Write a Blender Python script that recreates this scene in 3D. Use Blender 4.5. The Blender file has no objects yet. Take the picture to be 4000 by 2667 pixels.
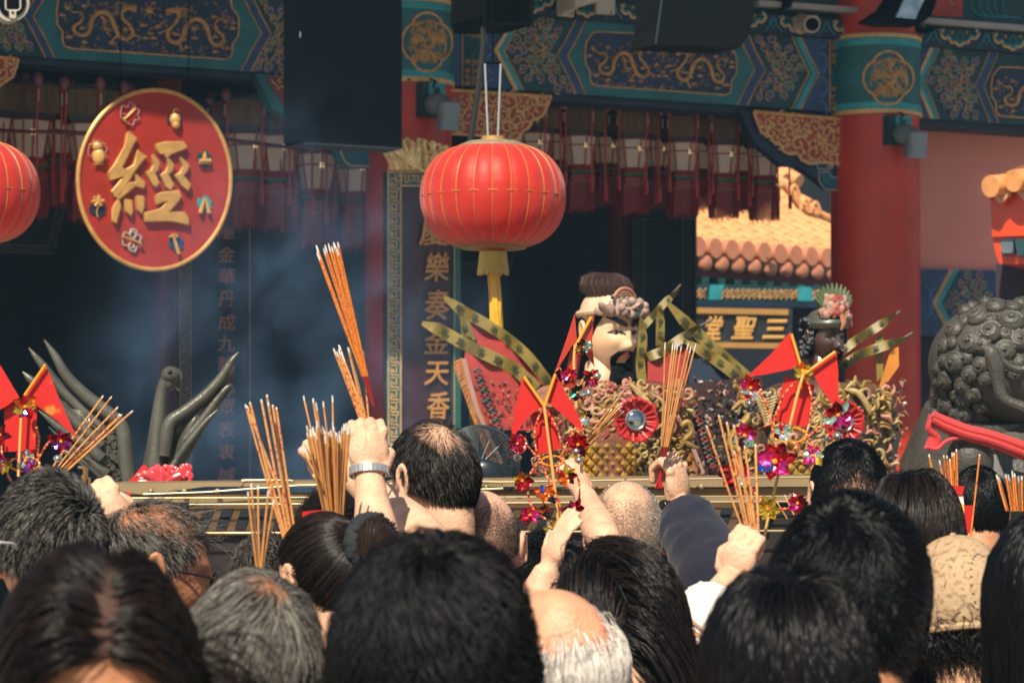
import bpy, bmesh, math, random
import numpy as np
from mathutils import Vector, Matrix, Euler
random.seed(7); rng = np.random.default_rng(7)
SC = bpy.context.scene
COL = SC.collection
R = math.radians
# ---------------------------------------------------------------- camera
F = 100.0/36.0*4000.0; CX = 2000.0; CY = 1333.5; HOR = 1800.0
PITCH = math.atan((HOR-CY)/F)
CAMP = np.array((0.0, 0.0, 1.72))
cam_d = bpy.data.cameras.new('camera'); cam = bpy.data.objects.new('camera', cam_d); COL.objects.link(cam)
cam.location = CAMP.tolist(); cam.rotation_euler = (R(90)+PITCH, 0, 0)
cam_d.lens = 100; cam_d.sensor_width = 36; cam_d.clip_start = 0.1; cam_d.clip_end = 3000
cam_d.dof.use_dof = True; cam_d.dof.focus_distance = 7.6; cam_d.dof.aperture_fstop = 9.0
SC.camera = cam
# ---------------------------------------------------------------- light
SUN_EL, SUN_AZ = R(50), R(196)          # azimuth measured clockwise from +Y: behind the camera, to its left
sv = Vector((math.sin(SUN_AZ)*math.cos(SUN_EL), math.cos(SUN_AZ)*math.cos(SUN_EL), math.sin(SUN_EL)))
w = bpy.data.worlds.new('World'); SC.world = w; w.use_nodes = True
nt = w.node_tree; nt.nodes.clear()
sk = nt.nodes.new('ShaderNodeTexSky'); sk.sky_type = 'NISHITA'; sk.sun_disc = False
sk.sun_elevation = SUN_EL; sk.sun_rotation = SUN_AZ; sk.air_density = 1.0; sk.dust_density = 1.5
bg = nt.nodes.new('ShaderNodeBackground'); bg.inputs[1].default_value = 0.065
wo = nt.nodes.new('ShaderNodeOutputWorld')
nt.links.new(sk.outputs[0], bg.inputs[0]); nt.links.new(bg.outputs[0], wo.inputs[0])
sd = bpy.data.lights.new('sun', 'SUN'); sd.energy = 4.8; sd.angle = R(0.6); sd.color = (1.0, 0.90, 0.74)
so = bpy.data.objects.new('sun', sd); COL.objects.link(so); so.rotation_euler = sv.to_track_quat('Z', 'Y').to_euler(); so.location = (0, 0, 30)
SC.view_settings.view_transform = 'Standard'; SC.view_settings.look = 'None'
SC.view_settings.exposure = 0.5; SC.view_settings.gamma = 1
SC.cycles.max_bounces = 6; SC.cycles.transparent_max_bounces = 16; SC.cycles.volume_bounces = 0
SC.cycles.use_denoising = True
# ---------------------------------------------------------------- helpers
_r = np.array((1.0, 0, 0)); _f = np.array((0, math.cos(PITCH), math.sin(PITCH))); _u = np.array((0, -math.sin(PITCH), math.cos(PITCH)))
def ray(px, py): return _f + (px-CX)/F*_r + (CY-py)/F*_u
def P(px, py, d): return CAMP + d*ray(px, py)
def ppm(d): return F/d
class Plane:
    """upright plane through pixel (px,py) at depth d, turned by ang; map(px,py,off) gives the point seen there, off metres proud"""
    def __init__(s, px, py, d, ang, tilt=0.0):
        s.o = P(px, py, d); s.n = np.array((math.sin(R(ang)), -math.cos(R(ang)), 0.0))
        s.u = np.array((math.cos(R(ang)), math.sin(R(ang)), 0.0)); s.d = d
    def __call__(s, px, py, off=0.0):
        r = ray(px, py); o = s.o+s.n*off
        return CAMP + r*(np.dot(o-CAMP, s.n)/np.dot(r, s.n))
    def k(s, px=None, py=None):            # metres per pixel there
        a = s(px if px is not None else CX, py if py is not None else CY); return np.dot(a-CAMP, _f)/F
def lin(h):
    h = h.lstrip('#'); c = [int(h[i:i+2], 16)/255 for i in (0, 2, 4)]
    return tuple(x/12.92 if x <= .04045 else ((x+.055)/1.055)**2.4 for x in c)
def V3(x): return np.asarray(x, dtype=float)
def unit(v): v = V3(v); n = np.linalg.norm(v); return v/n if n > 1e-12 else v
MATS = {}
def mat(name, col, rough=0.5, metal=0.0, var=0.12, vs=6.0, bump=0.0, bs=40.0, col2=None, stretch=None, coat=0.0, sheen=0.0, spec=0.5, trans=0.0, alpha=1.0, sss=0.0, emit=None, es=0.0, aniso=0.0, thresh=None, detail=4.0):
    if name in MATS: return MATS[name]
    m = bpy.data.materials.new(name); m.use_nodes = True; t = m.node_tree; b = t.nodes['Principled BSDF']
    col = lin(col) if isinstance(col, str) else col
    b.inputs['Roughness'].default_value = rough; b.inputs['Metallic'].default_value = metal
    b.inputs['Specular IOR Level'].default_value = spec
    b.inputs['Coat Weight'].default_value = coat; b.inputs['Coat Roughness'].default_value = .15
    b.inputs['Sheen Weight'].default_value = sheen
    b.inputs['Transmission Weight'].default_value = trans; b.inputs['Alpha'].default_value = alpha
    b.inputs['Anisotropic'].default_value = aniso
    if sss: b.inputs['Subsurface Weight'].default_value = sss; b.inputs['Subsurface Radius'].default_value = (.012, .005, .003); b.inputs['Subsurface Scale'].default_value = 1.0
    if emit: b.inputs['Emission Color'].default_value = (*lin(emit), 1); b.inputs['Emission Strength'].default_value = es
    tc = t.nodes.new('ShaderNodeTexCoord'); mp = t.nodes.new('ShaderNodeMapping'); t.links.new(tc.outputs['Object'], mp.inputs[0])
    if stretch: mp.inputs['Scale'].default_value = stretch
    c2 = lin(col2) if isinstance(col2, str) else col2
    if var or c2:
        n = t.nodes.new('ShaderNodeTexNoise'); n.inputs['Scale'].default_value = vs; n.inputs['Detail'].default_value = detail; t.links.new(mp.outputs[0], n.inputs['Vector'])
        cr = t.nodes.new('ShaderNodeValToRGB'); t.links.new(n.outputs['Fac'], cr.inputs[0])
        lo = tuple(x*(1-var) for x in col) if c2 is None else col; hi = tuple(min(1, x*(1+var)) for x in col) if c2 is None else c2
        a, z = (.32, .68) if thresh is None else thresh
        cr.color_ramp.elements[0].position = a; cr.color_ramp.elements[0].color = (*lo, 1)
        cr.color_ramp.elements[1].position = z; cr.color_ramp.elements[1].color = (*hi, 1)
        t.links.new(cr.outputs[0], b.inputs['Base Color'])
    else: b.inputs['Base Color'].default_value = (*col, 1)
    if bump:
        n2 = t.nodes.new('ShaderNodeTexNoise'); n2.inputs['Scale'].default_value = bs; n2.inputs['Detail'].default_value = 5; t.links.new(mp.outputs[0], n2.inputs['Vector'])
        bp = t.nodes.new('ShaderNodeBump'); bp.inputs['Strength'].default_value = bump; bp.inputs['Distance'].default_value = .01
        t.links.new(n2.outputs['Fac'], bp.inputs['Height']); t.links.new(bp.outputs[0], b.inputs['Normal'])
    MATS[name] = m; return m
WL = {}
def tag(o, label=None, cat=None, group=None, kind=None):
    if label: o['label'] = label
    if cat: o['category'] = cat
    if group: o['group'] = group
    if kind: o['kind'] = kind
    return o
def thing(name, label, cat, loc=(0, 0, 0), group=None):
    o = bpy.data.objects.new(name, None); COL.objects.link(o); o.location = tuple(map(float, loc)); o.empty_display_size = .1
    WL[o.name] = V3(loc); return tag(o, label, cat, group)
def mk(name, V, Fq, mats, mi=None, parent=None, smooth=True, angle=35):
    """link one mesh object; V in world coordinates"""
    V = V3(V)
    if parent is not None: off = WL[parent.name]
    else:
        off = V.mean(0) if len(V) else np.zeros(3); off = V3((off[0], off[1], V[:, 2].min()))
    me = bpy.data.meshes.new(name)
    V = (V-off).astype(np.float32)
    if isinstance(Fq, np.ndarray):
        n, k = Fq.shape
        me.vertices.add(len(V)); me.vertices.foreach_set('co', V.ravel())
        me.loops.add(n*k); me.loops.foreach_set('vertex_index', Fq.astype(np.int32).ravel())
        me.polygons.add(n); me.polygons.foreach_set('loop_start', np.arange(0, n*k, k, dtype=np.int32))
        me.update(calc_edges=True)
    else: me.from_pydata(V.tolist(), [], Fq); me.update()
    for m in (mats if isinstance(mats, (list, tuple)) else [mats]): me.materials.append(m)
    if mi is not None: me.polygons.foreach_set('material_index', np.asarray(mi, dtype=np.int32))
    if smooth:
        me.shade_smooth()
        if angle: me.set_sharp_from_angle(angle=R(angle))
    o = bpy.data.objects.new(name, me); COL.objects.link(o)
    if parent is not None: o.parent = parent; WL[o.name] = off
    else: o.location = tuple(off.tolist()); WL[o.name] = off
    return o
def frames(pts):
    pts = V3(pts); T = np.gradient(pts, axis=0); T /= np.maximum(np.linalg.norm(T, axis=1, keepdims=True), 1e-9)
    up = np.array((0, 0, 1.0)) if abs(T[0][2]) < .9 else np.array((1.0, 0, 0))
    N = np.zeros_like(T); n = unit(np.cross(T[0], up))
    for i in range(len(T)):
        n = n-T[i]*np.dot(n, T[i]); n = unit(n); N[i] = n
    return T, N, np.cross(T, N)
def smoothpath(pts, k=4):
    """Catmull-Rom through the points"""
    p = V3(pts); q = np.vstack([2*p[0]-p[1], p, 2*p[-1]-p[-2]]); out = []
    for i in range(1, len(q)-2):
        for t in np.linspace(0, 1, k, endpoint=False):
            out.append(.5*((2*q[i])+(-q[i-1]+q[i+1])*t+(2*q[i-1]-5*q[i]+4*q[i+1]-q[i+2])*t*t+(-q[i-1]+3*q[i]-3*q[i+1]+q[i+2])*t**3))
    out.append(q[-2]); return np.array(out)
class MB:
    def __init__(s): s.v = []; s.f = []; s.m = []; s.n = 0
    def add(s, V, Fc, mi=0):
        s.v.append(V3(V)); s.f += [tuple(int(i)+s.n for i in f) for f in Fc]; s.m += [mi]*len(Fc); s.n += len(V)
    def tube(s, pts, r, n=6, mi=0, cap=True, flat=None):
        pts = V3(pts)
        if len(pts) < 2: return
        r = np.broadcast_to(V3(r), (len(pts),)) if np.ndim(r) == 0 or len(r) == len(pts) else np.interp(np.linspace(0, 1, len(pts)), np.linspace(0, 1, len(r)), r)
        T, N, B = frames(pts); a = np.arange(n)*2*math.pi/n
        V = pts[:, None, :]+r[:, None, None]*(np.cos(a)[None, :, None]*N[:, None, :]+(flat or 1)*np.sin(a)[None, :, None]*B[:, None, :])
        m = len(pts); fs = [(i*n+j, i*n+(j+1) % n, (i+1)*n+(j+1) % n, (i+1)*n+j) for i in range(m-1) for j in range(n)]
        if cap: fs += [tuple(range(n-1, -1, -1)), tuple((m-1)*n+j for j in range(n))]
        s.add(V.reshape(-1, 3), fs, mi)
    def box(s, c, size, M=None, mi=0, bev=0.0):
        h = V3(size)/2; V = np.array([(x, y, z) for x in (-1, 1) for y in (-1, 1) for z in (-1, 1)])*h
        if M is not None: V = V@np.asarray(M).T
        s.add(V+V3(c), [(0, 1, 3, 2), (4, 6, 7, 5), (0, 4, 5, 1), (2, 3, 7, 6), (0, 2, 6, 4), (1, 5, 7, 3)], mi)
    def ell(s, c, rad, mi=0, n=12, m=8, M=None, fn=None):
        th = np.linspace(0, math.pi, m+1)[1:-1]; ph = np.arange(n)*2*math.pi/n
        D = np.array([(0, 0, 1.0)]+[(math.sin(t)*math.cos(p), math.sin(t)*math.sin(p), math.cos(t)) for t in th for p in ph]+[(0, 0, -1.0)])
        V = D*V3(rad)
        if fn is not None: V = fn(D, V)
        if M is not None: V = V@np.asarray(M).T
        k = m-1; fs = [(0, 1+j, 1+(j+1) % n) for j in range(n)]
        fs += [(1+i*n+j, 1+(i+1)*n+j, 1+(i+1)*n+(j+1) % n, 1+i*n+(j+1) % n) for i in range(k-1) for j in range(n)]
        fs += [(1+(k-1)*n+j, len(D)-1, 1+(k-1)*n+(j+1) % n) for j in range(n)]
        s.add(V+V3(c), fs, mi)
    def lathe(s, prof, c=(0, 0, 0), n=24, mi=0, M=None, sx=1.0, sy=1.0, cap=True, rib=None):
        a = np.arange(n)*2*math.pi/n; V = []
        for r_, z in prof:
            rr = r_*(1+(rib(a, z) if rib else 0)); V.append(np.stack([np.cos(a)*rr*sx, np.sin(a)*rr*sy, np.full(n, z)], 1))
        V = np.concatenate(V)
        if M is not None: V = V@np.asarray(M).T
        m = len(prof); fs = [(i*n+j, i*n+(j+1) % n, (i+1)*n+(j+1) % n, (i+1)*n+j) for i in range(m-1) for j in range(n)]
        if cap: fs += [tuple(range(n-1, -1, -1)), tuple((m-1)*n+j for j in range(n))]
        s.add(V+V3(c), fs, mi)
    def prism(s, front, vec, mi=0, back=True):
        """closed outline (3-D points) and its copy moved by vec"""
        f = V3(front); n = len(f); b = f+V3(vec)
        fs = [tuple(range(n))]+[(i, (i+1) % n+0, n+(i+1) % n, n+i)[::-1] for i in range(n)]
        if back: fs.append(tuple(range(2*n-1, n-1, -1)))
        s.add(np.vstack([f, b]), fs, mi)
    def poly(s, pl, pts, o0, o1, mi=0):
        """outline in pixels on plane pl, front at o1, back at o0"""
        f = np.array([pl(x, y, o1) for x, y in pts]); s.prism(f, -pl.n*(o1-o0), mi)
    def line(s, pl, pts, wpx, off=0.0, mi=0, n=6, smooth=0, taper=None):
        pts = V3(pts)
        if smooth: pts = smoothpath(pts, smooth)
        q = [pl(x, y, off) for x, y in pts]; k = pl.k(pts[0][0], pts[0][1])
        r = wpx*k/2
        if taper is not None: r = r*np.interp(np.linspace(0, 1, len(q)), np.linspace(0, 1, len(taper)), taper)
        s.tube(q, r, n, mi)
    def fan(s, c, rim, mi=0): s.add([c]+list(rim), [(0, i+1, (i+1) % len(rim)+1) for i in range(len(rim))], mi)
    def build(s, name, mats, parent=None, smooth=True, angle=35):
        if not s.v: return None
        return mk(name, np.vstack(s.v), s.f, mats, s.m, parent, smooth, angle)
def rotm(x=0, y=0, z=0): return np.array(Euler((x, y, z)).to_matrix())
def basis(z, x=(1, 0, 0)):
    z = unit(z); x = V3(x); x = unit(x-z*np.dot(x, z)); return np.stack([x, np.cross(z, x), z], 1)
def glyph(ch, extrude=.06, offset=.012):
    """outline mesh of one character, fitted to the unit square"""
    cu = bpy.data.curves.new('g', 'FONT'); cu.body = ch; cu.extrude = extrude; cu.bevel_depth = offset; cu.bevel_resolution = 0; cu.resolution_u = 3
    o = bpy.data.objects.new('g', cu); COL.objects.link(o); dg = bpy.context.evaluated_depsgraph_get()
    me = bpy.data.meshes.new_from_object(o.evaluated_get(dg))
    V = np.zeros(len(me.vertices)*3); me.vertices.foreach_get('co', V); V = V.reshape(-1, 3)
    fs = [tuple(p.vertices) for p in me.polygons]
    bpy.data.objects.remove(o); bpy.data.curves.remove(cu); bpy.data.meshes.remove(me)
    V[:, :2] -= V[:, :2].min(0); V[:, 0] /= max(V[:, 0].max(), .3); V[:, 1] /= max(V[:, 1].max(), .3); V[:, 2] /= (extrude+offset)
    return V, fs
GL = {}
def writech(mb, pl, ch, x0, y0, x1, y1, off, thick, mi=0, shear=0.0, offset=.012, M=None):
    if (ch, offset) not in GL: GL[(ch, offset)] = glyph(ch, offset=offset)
    V, fs = GL[(ch, offset)]
    W = np.array([pl(x0+(x1-x0)*(v[0]+shear*(v[1]-.5)), y1+(y0-y1)*v[1], off+thick*(v[2]+1)/2) for v in V])
    mb.add(W, fs, mi)
# ---------------------------------------------------------------- materials
TEAL = mat('teal_paint', '#1d5f66', .55, var=.25, vs=5, bump=.15, bs=60)
TEALD = mat('dark_teal_paint', '#123c42', .6, var=.25, vs=5, bump=.15)
TEALB = mat('bright_teal_paint', '#2f9098', .5, var=.2, vs=7)
BLUE = mat('blue_paint', '#26426a', .55, var=.22, vs=6, bump=.15)
BLUED = mat('dark_blue_paint', '#16273f', .6, var=.25, vs=5)
BLUEL = mat('pale_blue_paint', '#5b78b4', .5, var=.2, vs=7)
GOLD = mat('gold_leaf', '#c4965a', .42, metal=.15, var=.28, vs=22, bump=.3, bs=120)
GOLDD = mat('dull_gold_leaf', '#b08852', .48, metal=.1, var=.3, vs=20, bump=.3, bs=120)
CREAM = mat('cream_gold_paint', '#c9a56c', .5, metal=.0, var=.2, vs=25, bump=.3)
REDP = mat('red_column_paint', '#b02d0e', .45, var=.2, vs=3, bump=.12, bs=25, coat=.08)
REDD = mat('dark_red_paint', '#6f2226', .5, var=.2, vs=3)
REDS = mat('red_sign_lacquer', '#9e2c1e', .42, var=.14, vs=6, bump=.12, bs=80)
MAROON = mat('maroon_lacquer', '#3a1a20', .42, var=.25, vs=3, coat=.2)
NAVY = mat('interior_shade_navy', '#141d29', .8, var=.3, vs=1.5)  # gloom of the hall interior put into a near-black navy base colour
BLACKN = mat('black_painted_steel', '#070c13', .9, var=.2, spec=.08)
PINK = mat('pink_plaster', '#dd8e82', .85, var=.06, vs=2.5, bump=.12, bs=90)
GREY = mat('grey_painted_metal', '#7d8b92', .45, var=.1, metal=.2)
GREYR = mat('pale_grey_aluminium', '#9a958e', .45, var=.12, metal=.3)
STEELW = mat('white_painted_steel', '#b3aa9c', .5, var=.1)
# ---------------------------------------------------------------- facade geometry
FA = Plane(1594, 1000, 20.5, 27)
FB = Plane(1594, 1000, 20.5, 27); FB.o = FA.o-FA.n*4.2       # rear wall of the hall
def bot(x): return 213+.069*x
def top(x): return -101+.0778*x
def BB(x, v): b, t = bot(x), top(x); return (x, b+(t-b)*v)
def bb(*pts): return [BB(*p) for p in pts]
hall = thing('temple_hall', 'open fronted temple hall with red columns and painted blue and teal beams', 'temple', FA(2000, 1800, 0)*np.array((1, 1, 0)))
# plain fabric of the hall, built in the facade's own axes
def FW(s, z, off): return np.array((*(FA.o[:2]+FA.u[:2]*s+FA.n[:2]*off), z))
Mf = np.stack([FA.u, -FA.n, (0, 0, 1.0)], 1)
def fbox(mb, s0, s1, z0, z1, o0, o1, mi=0): mb.box(FW((s0+s1)/2, (z0+z1)/2, (o0+o1)/2), (s1-s0, abs(o1-o0), z1-z0), Mf, mi)
def sc_of(px, off=0): return float(np.dot(FA(px, 1800, off)-FA.o, FA.u))
sB = float(np.dot(FB(2722, 1300)-FA.o, FA.u))
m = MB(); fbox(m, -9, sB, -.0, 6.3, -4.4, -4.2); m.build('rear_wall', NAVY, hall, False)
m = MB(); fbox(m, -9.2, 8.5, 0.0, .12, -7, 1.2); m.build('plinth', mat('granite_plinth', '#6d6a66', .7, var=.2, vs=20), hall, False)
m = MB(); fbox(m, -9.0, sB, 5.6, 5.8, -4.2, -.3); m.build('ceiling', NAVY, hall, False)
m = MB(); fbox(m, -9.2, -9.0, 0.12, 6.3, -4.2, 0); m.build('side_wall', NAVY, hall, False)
# eaves: a real overhanging tiled roof, whose shade covers the facade
m = MB(); OVR = 3.05
pts = [FW(-9.6, 6.5, OVR), FW(-9.6, 6.34, OVR), FW(-9.6, 6.3, -.0), FW(-9.6, 6.5, -4.6), FW(-9.6, 7.0, -4.6), FW(-9.6, 8.3, -1.5)]
m.prism(np.array(pts), FA.u*14.4); m.build('roof', mat('glazed_roof_tile', '#a9682e', .4, var=.25, vs=9), hall, False)
# columns
colm = []
for (xa, xb, nm) in ((1431, 1757, 'c1'), (3264, 3572, 'c2'), (-430, -90, 'c0')):
    a, b = FA(xa, 1000), FA(xb, 1000); c = (a+b)/2; r = np.linalg.norm(b-a)/2*math.cos(R(20))
    c = c+0*FA.n; m = MB()
    m.lathe([(r*1.0, .12), (r, 2.5), (r, 5.9)], (c[0], c[1], 0), 40)
    co = m.build('column', REDP, hall)
    m = MB(); m.lathe([(r*1.25, .12), (r*1.35, .25), (r*1.2, .42), (r*1.02, .5)], (c[0], c[1], 0), 40); m.build('column_base', mat('granite', '#8a8782', .7, vs=30), co)
    colm.append((c, r, co))
# drums with medallions on the visible columns
def zof(px, py, c):  # height of the ray above point c
    d = np.dot(V3((c[0], c[1], 1.72))-CAMP, _f); return P(px, py, d)[2]
def medallion(c, r, co, pxl, pxr, yt, yb, mpts, cx, cy, rx, ry):
    z1, z0 = zof(0, yt, c), zof(0, yb, c); rr = r*1.03
    m = MB(); m.lathe([(rr, z0), (rr, z1)], (c[0], c[1], 0), 48, cap=True); dr = m.build('drum', TEAL, co)
    m = MB(); h = z1-z0
    m.lathe([(rr*1.0, z0+.005), (rr*1.02, z0+.01), (rr*1.02, z0+h*.1), (rr, z0+h*.11)], (c[0], c[1], 0), 48, 0, cap=False)
    m.lathe([(rr*1.0, z0-.03), (rr*1.035, z0-.025), (rr*1.035, z0+.005), (rr, z0+.01)], (c[0], c[1], 0), 48, 1, cap=False); m.build('band', [TEALB, CREAM], co); m = MB()
    m.lathe([(rr*1.0, z1-h*.12), (rr*1.02, z1-h*.11), (rr*1.02, z1-.02), (rr, z1-.01)], (c[0], c[1], 0), 48, 0, cap=False)
    m.lathe([(rr*1.0, z1-.01), (rr*1.035, z1-.005), (rr*1.035, z1+.02), (rr, z1+.025)], (c[0], c[1], 0), 48, 1, cap=False)
    m.build('band', [TEALB, CREAM], co)
    def cm(x, y, off=0.0):   # pixel -> drum surface
        rd = ray(x, y); d2 = rd[:2]; e = CAMP[:2]-c[:2]; A = d2@d2; Bq = 2*e@d2; Cq = e@e-(rr+off)**2
        disc = Bq*Bq-4*A*Cq; t = (-Bq-math.sqrt(max(disc, 0)))/(2*A); return CAMP+rd*t
    class Q: pass
    q = Q(); pl = lambda x, y, off=0: cm(x, y, off)
    class CP:
        n = FA.n
        def __call__(s, x, y, off=0): return cm(x, y, off)
        def k(s, x=0, y=0): return np.dot(V3((c[0], c[1], 1.7))-CAMP, _f)/F
    cp = CP(); m = MB()
    # lobed gold rim
    n = 72; th = np.linspace(0, 2*math.pi, n, endpoint=False)
    lob = .9+.16*np.abs(np.cos(th*2))**.7
    out = [(cx+rx*lob[i]*math.cos(th[i]), cy-ry*lob[i]*math.sin(th[i])) for i in range(n)]
    rim = MB(); rim.line(cp, out+[out[0], out[1]], 10, .006); rim.build('medallion_rim', GOLD, co)
    # phoenix: body, fanned wing feathers, curling tail
    ph = MB()
    def L(pts, w, s=3, tp=(1, 1, .5)): ph.line(cp, [(cx+rx*a, cy-ry*b) for a, b in pts], w*1.25, .004, 0, 6, s, tp)
    L([(.0, .55), (.1, .3), (.25, .1), (.2, -.15), (-.1, -.2)], 20, 4, (.35, .6, 1, 1, .5))
    L([(-.05, .6), (.05, .68), (.18, .6), (.12, .48)], 9)
    for i in range(8):
        a = -.2+.16*i; L([(.25, .1), (.45+.05*i, .3-.05*i), (.62+.15*math.cos(a), .55-.17*i)], 7, 3, (.7, 1, .3))
    for i in range(8): L([(.1, .05), (-.25, .18-.02*i), (-.55-.03*i, .35-.07*i)], 7, 3, (.7, 1, .3))
    for i in range(16):
        t = i/16; x0 = -.6+1.25*t; L([(.0, -.2), (x0*.5, -.4-.1*math.sin(i)), (x0, -.55-.2*math.sin(i*1.7)), (x0+.12, -.62-.15*math.cos(i*2.3)), (x0+.05, -.5)], 5.5, 3, (1, .8, .4))
    for i in range(10):
        a = i*.7; L([(-.55+.13*i, .75-.1*abs(i-4.5)*.4), (-.48+.13*i, .82-.1*abs(i-4.5)*.4), (-.42+.13*i, .7-.1*abs(i-4.5)*.4)], 5, 3)
    for i in range(150):
        a, rr_ = random.uniform(0, 6.28), .8*math.sqrt(random.random()); x0, y0 = rr_*math.cos(a), rr_*math.sin(a); t = random.uniform(-.8, .8)+(1.5 if y0 < -.1 else .3)
        L([(x0, y0), (x0+.09*math.cos(t), y0+.09*math.sin(t)), (x0+.15*math.cos(t+.7), y0+.15*math.sin(t+.7))], random.uniform(3.5, 6.5), 2, (.5, 1, .4))
    ph.build('phoenix_relief', GOLDD, co)
medallion(*colm[0], 1431, 1757, 12, 318, None, 1668, 165, 92, 108)
medallion(*colm[1], 3264, 3572, 156, 443, None, 3470, 305, 92, 98)
# ---------------------------------------------------------------- painted beams
def spiral_field(g, poly_uv, hexr=25):
    """curl medallions on gold ground inside a polygon given in (x, v)"""
    P2 = [BBf(*p) for p in poly_uv]; n = len(P2)
    def inside(x, y):
        c = False
        for i in range(n):
            x1, y1 = P2[i]; x2, y2 = P2[(i+1) % n]
            if (y1 > y) != (y2 > y) and x < (x2-x1)*(y-y1)/(y2-y1)+x1: c = not c
        return c
    xs = [p[0] for p in P2]; ys = [p[1] for p in P2]; cx, cy = sum(xs)/n, sum(ys)/n
    row = 0; y = min(ys)+hexr*.7
    while y < max(ys):
        x = min(xs)+(hexr*.9 if row % 2 else hexr*1.8)
        while x < max(xs):
            jx, jy = x+random.uniform(-4, 4), y+random.uniform(-4, 4)
            if inside(jx-12, jy) and inside(jx+12, jy) and inside(jx, jy-10) and inside(jx, jy+10):
                r = hexr*random.uniform(.66, .86); ang = math.atan2(-(jy-cy), jx-cx)
                mi = 0 if math.hypot(jx-cx, (jy-cy)*.9) > hexr*3.0 else 1
                if random.random() < .2: mi = 1-mi
                rim = [PLf(jx+r*math.cos(t), jy-r*1.1*math.sin(t), .006) for t in np.arange(10)*.2*math.pi]
                g.prism(np.array(rim), -PLf.n*.01, mi)
                sg = random.choice((-1, 1)); pts = []
                for k in range(12):
                    t = k/11; rr = r*(1.02-.85*t); a = ang+sg*t*8.2; pts.append((jx+rr*math.cos(a), jy-rr*1.1*math.sin(a)))
                g.line(PLf, pts, 4.6*PS, .006, 2, 5, 2)
                for q in range(2):
                    a = ang+math.pi+random.uniform(-.5, .5)
                    g.line(PLf, [(jx+r*math.cos(a), jy-r*math.sin(a)), (jx+r*1.5*math.cos(a+.3), jy-r*1.5*math.sin(a+.3)), (jx+r*1.9*math.cos(a), jy-r*1.9*math.sin(a))], 5*PS, .005, 2, 5, 2)
            x += hexr*1.8
        y += hexr*1.5; row += 1
def chev(g, xe, xa, wd, mi, off, v0=0, v1=1, notch=0):
    l = [(xe, v0), (xa, .5), (xe, v1)]; r = [(xe+wd, v1), (xa+wd, .5), (xe+wd, v0)]
    g.poly(PLf, [BBf(*p) for p in l+r], 0, off, mi)
def chevline(g, xe, xa, wpx, mi, off=.006, bumps=True):
    s = -1 if xa < xe else 1
    pts = [(xe, 0.0), (xe+(xa-xe)*.38, .2)]+([(xe+(xa-xe)*.38+s*5, .24)] if bumps else [])+[(xa, .5)]+([(xe+(xa-xe)*.38+s*5, .76)] if bumps else [])+[(xe+(xa-xe)*.38, .8), (xe, 1.0)]
    g.line(PLf, [BBf(*p) for p in pts], wpx, off, mi)
PLf = FA; BBf = BB; PS = 1.0
DRA = [[(600,70),(640,110),(700,110),(725,150),(700,200),(650,230),(650,270),(690,305),(740,310),(785,275),(795,210),(820,150),(870,112),(930,115),(975,155),(1000,230),(1040,310),(1100,345),(1150,320),(1160,270),(1120,210),(1075,165),(1070,110),(1110,75),(1170,65)],
       [(1970,185),(1925,170),(1885,205),(1895,260),(1945,310),(1955,350),(1930,390),(1880,395),(1840,350),(1820,270),(1790,210),(1730,170),(1670,185),(1620,240),(1605,310),(1570,365),(1520,375),(1475,340),(1470,280),(1520,220),(1560,165),(1560,110),(1520,85),(1475,95)]]
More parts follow.
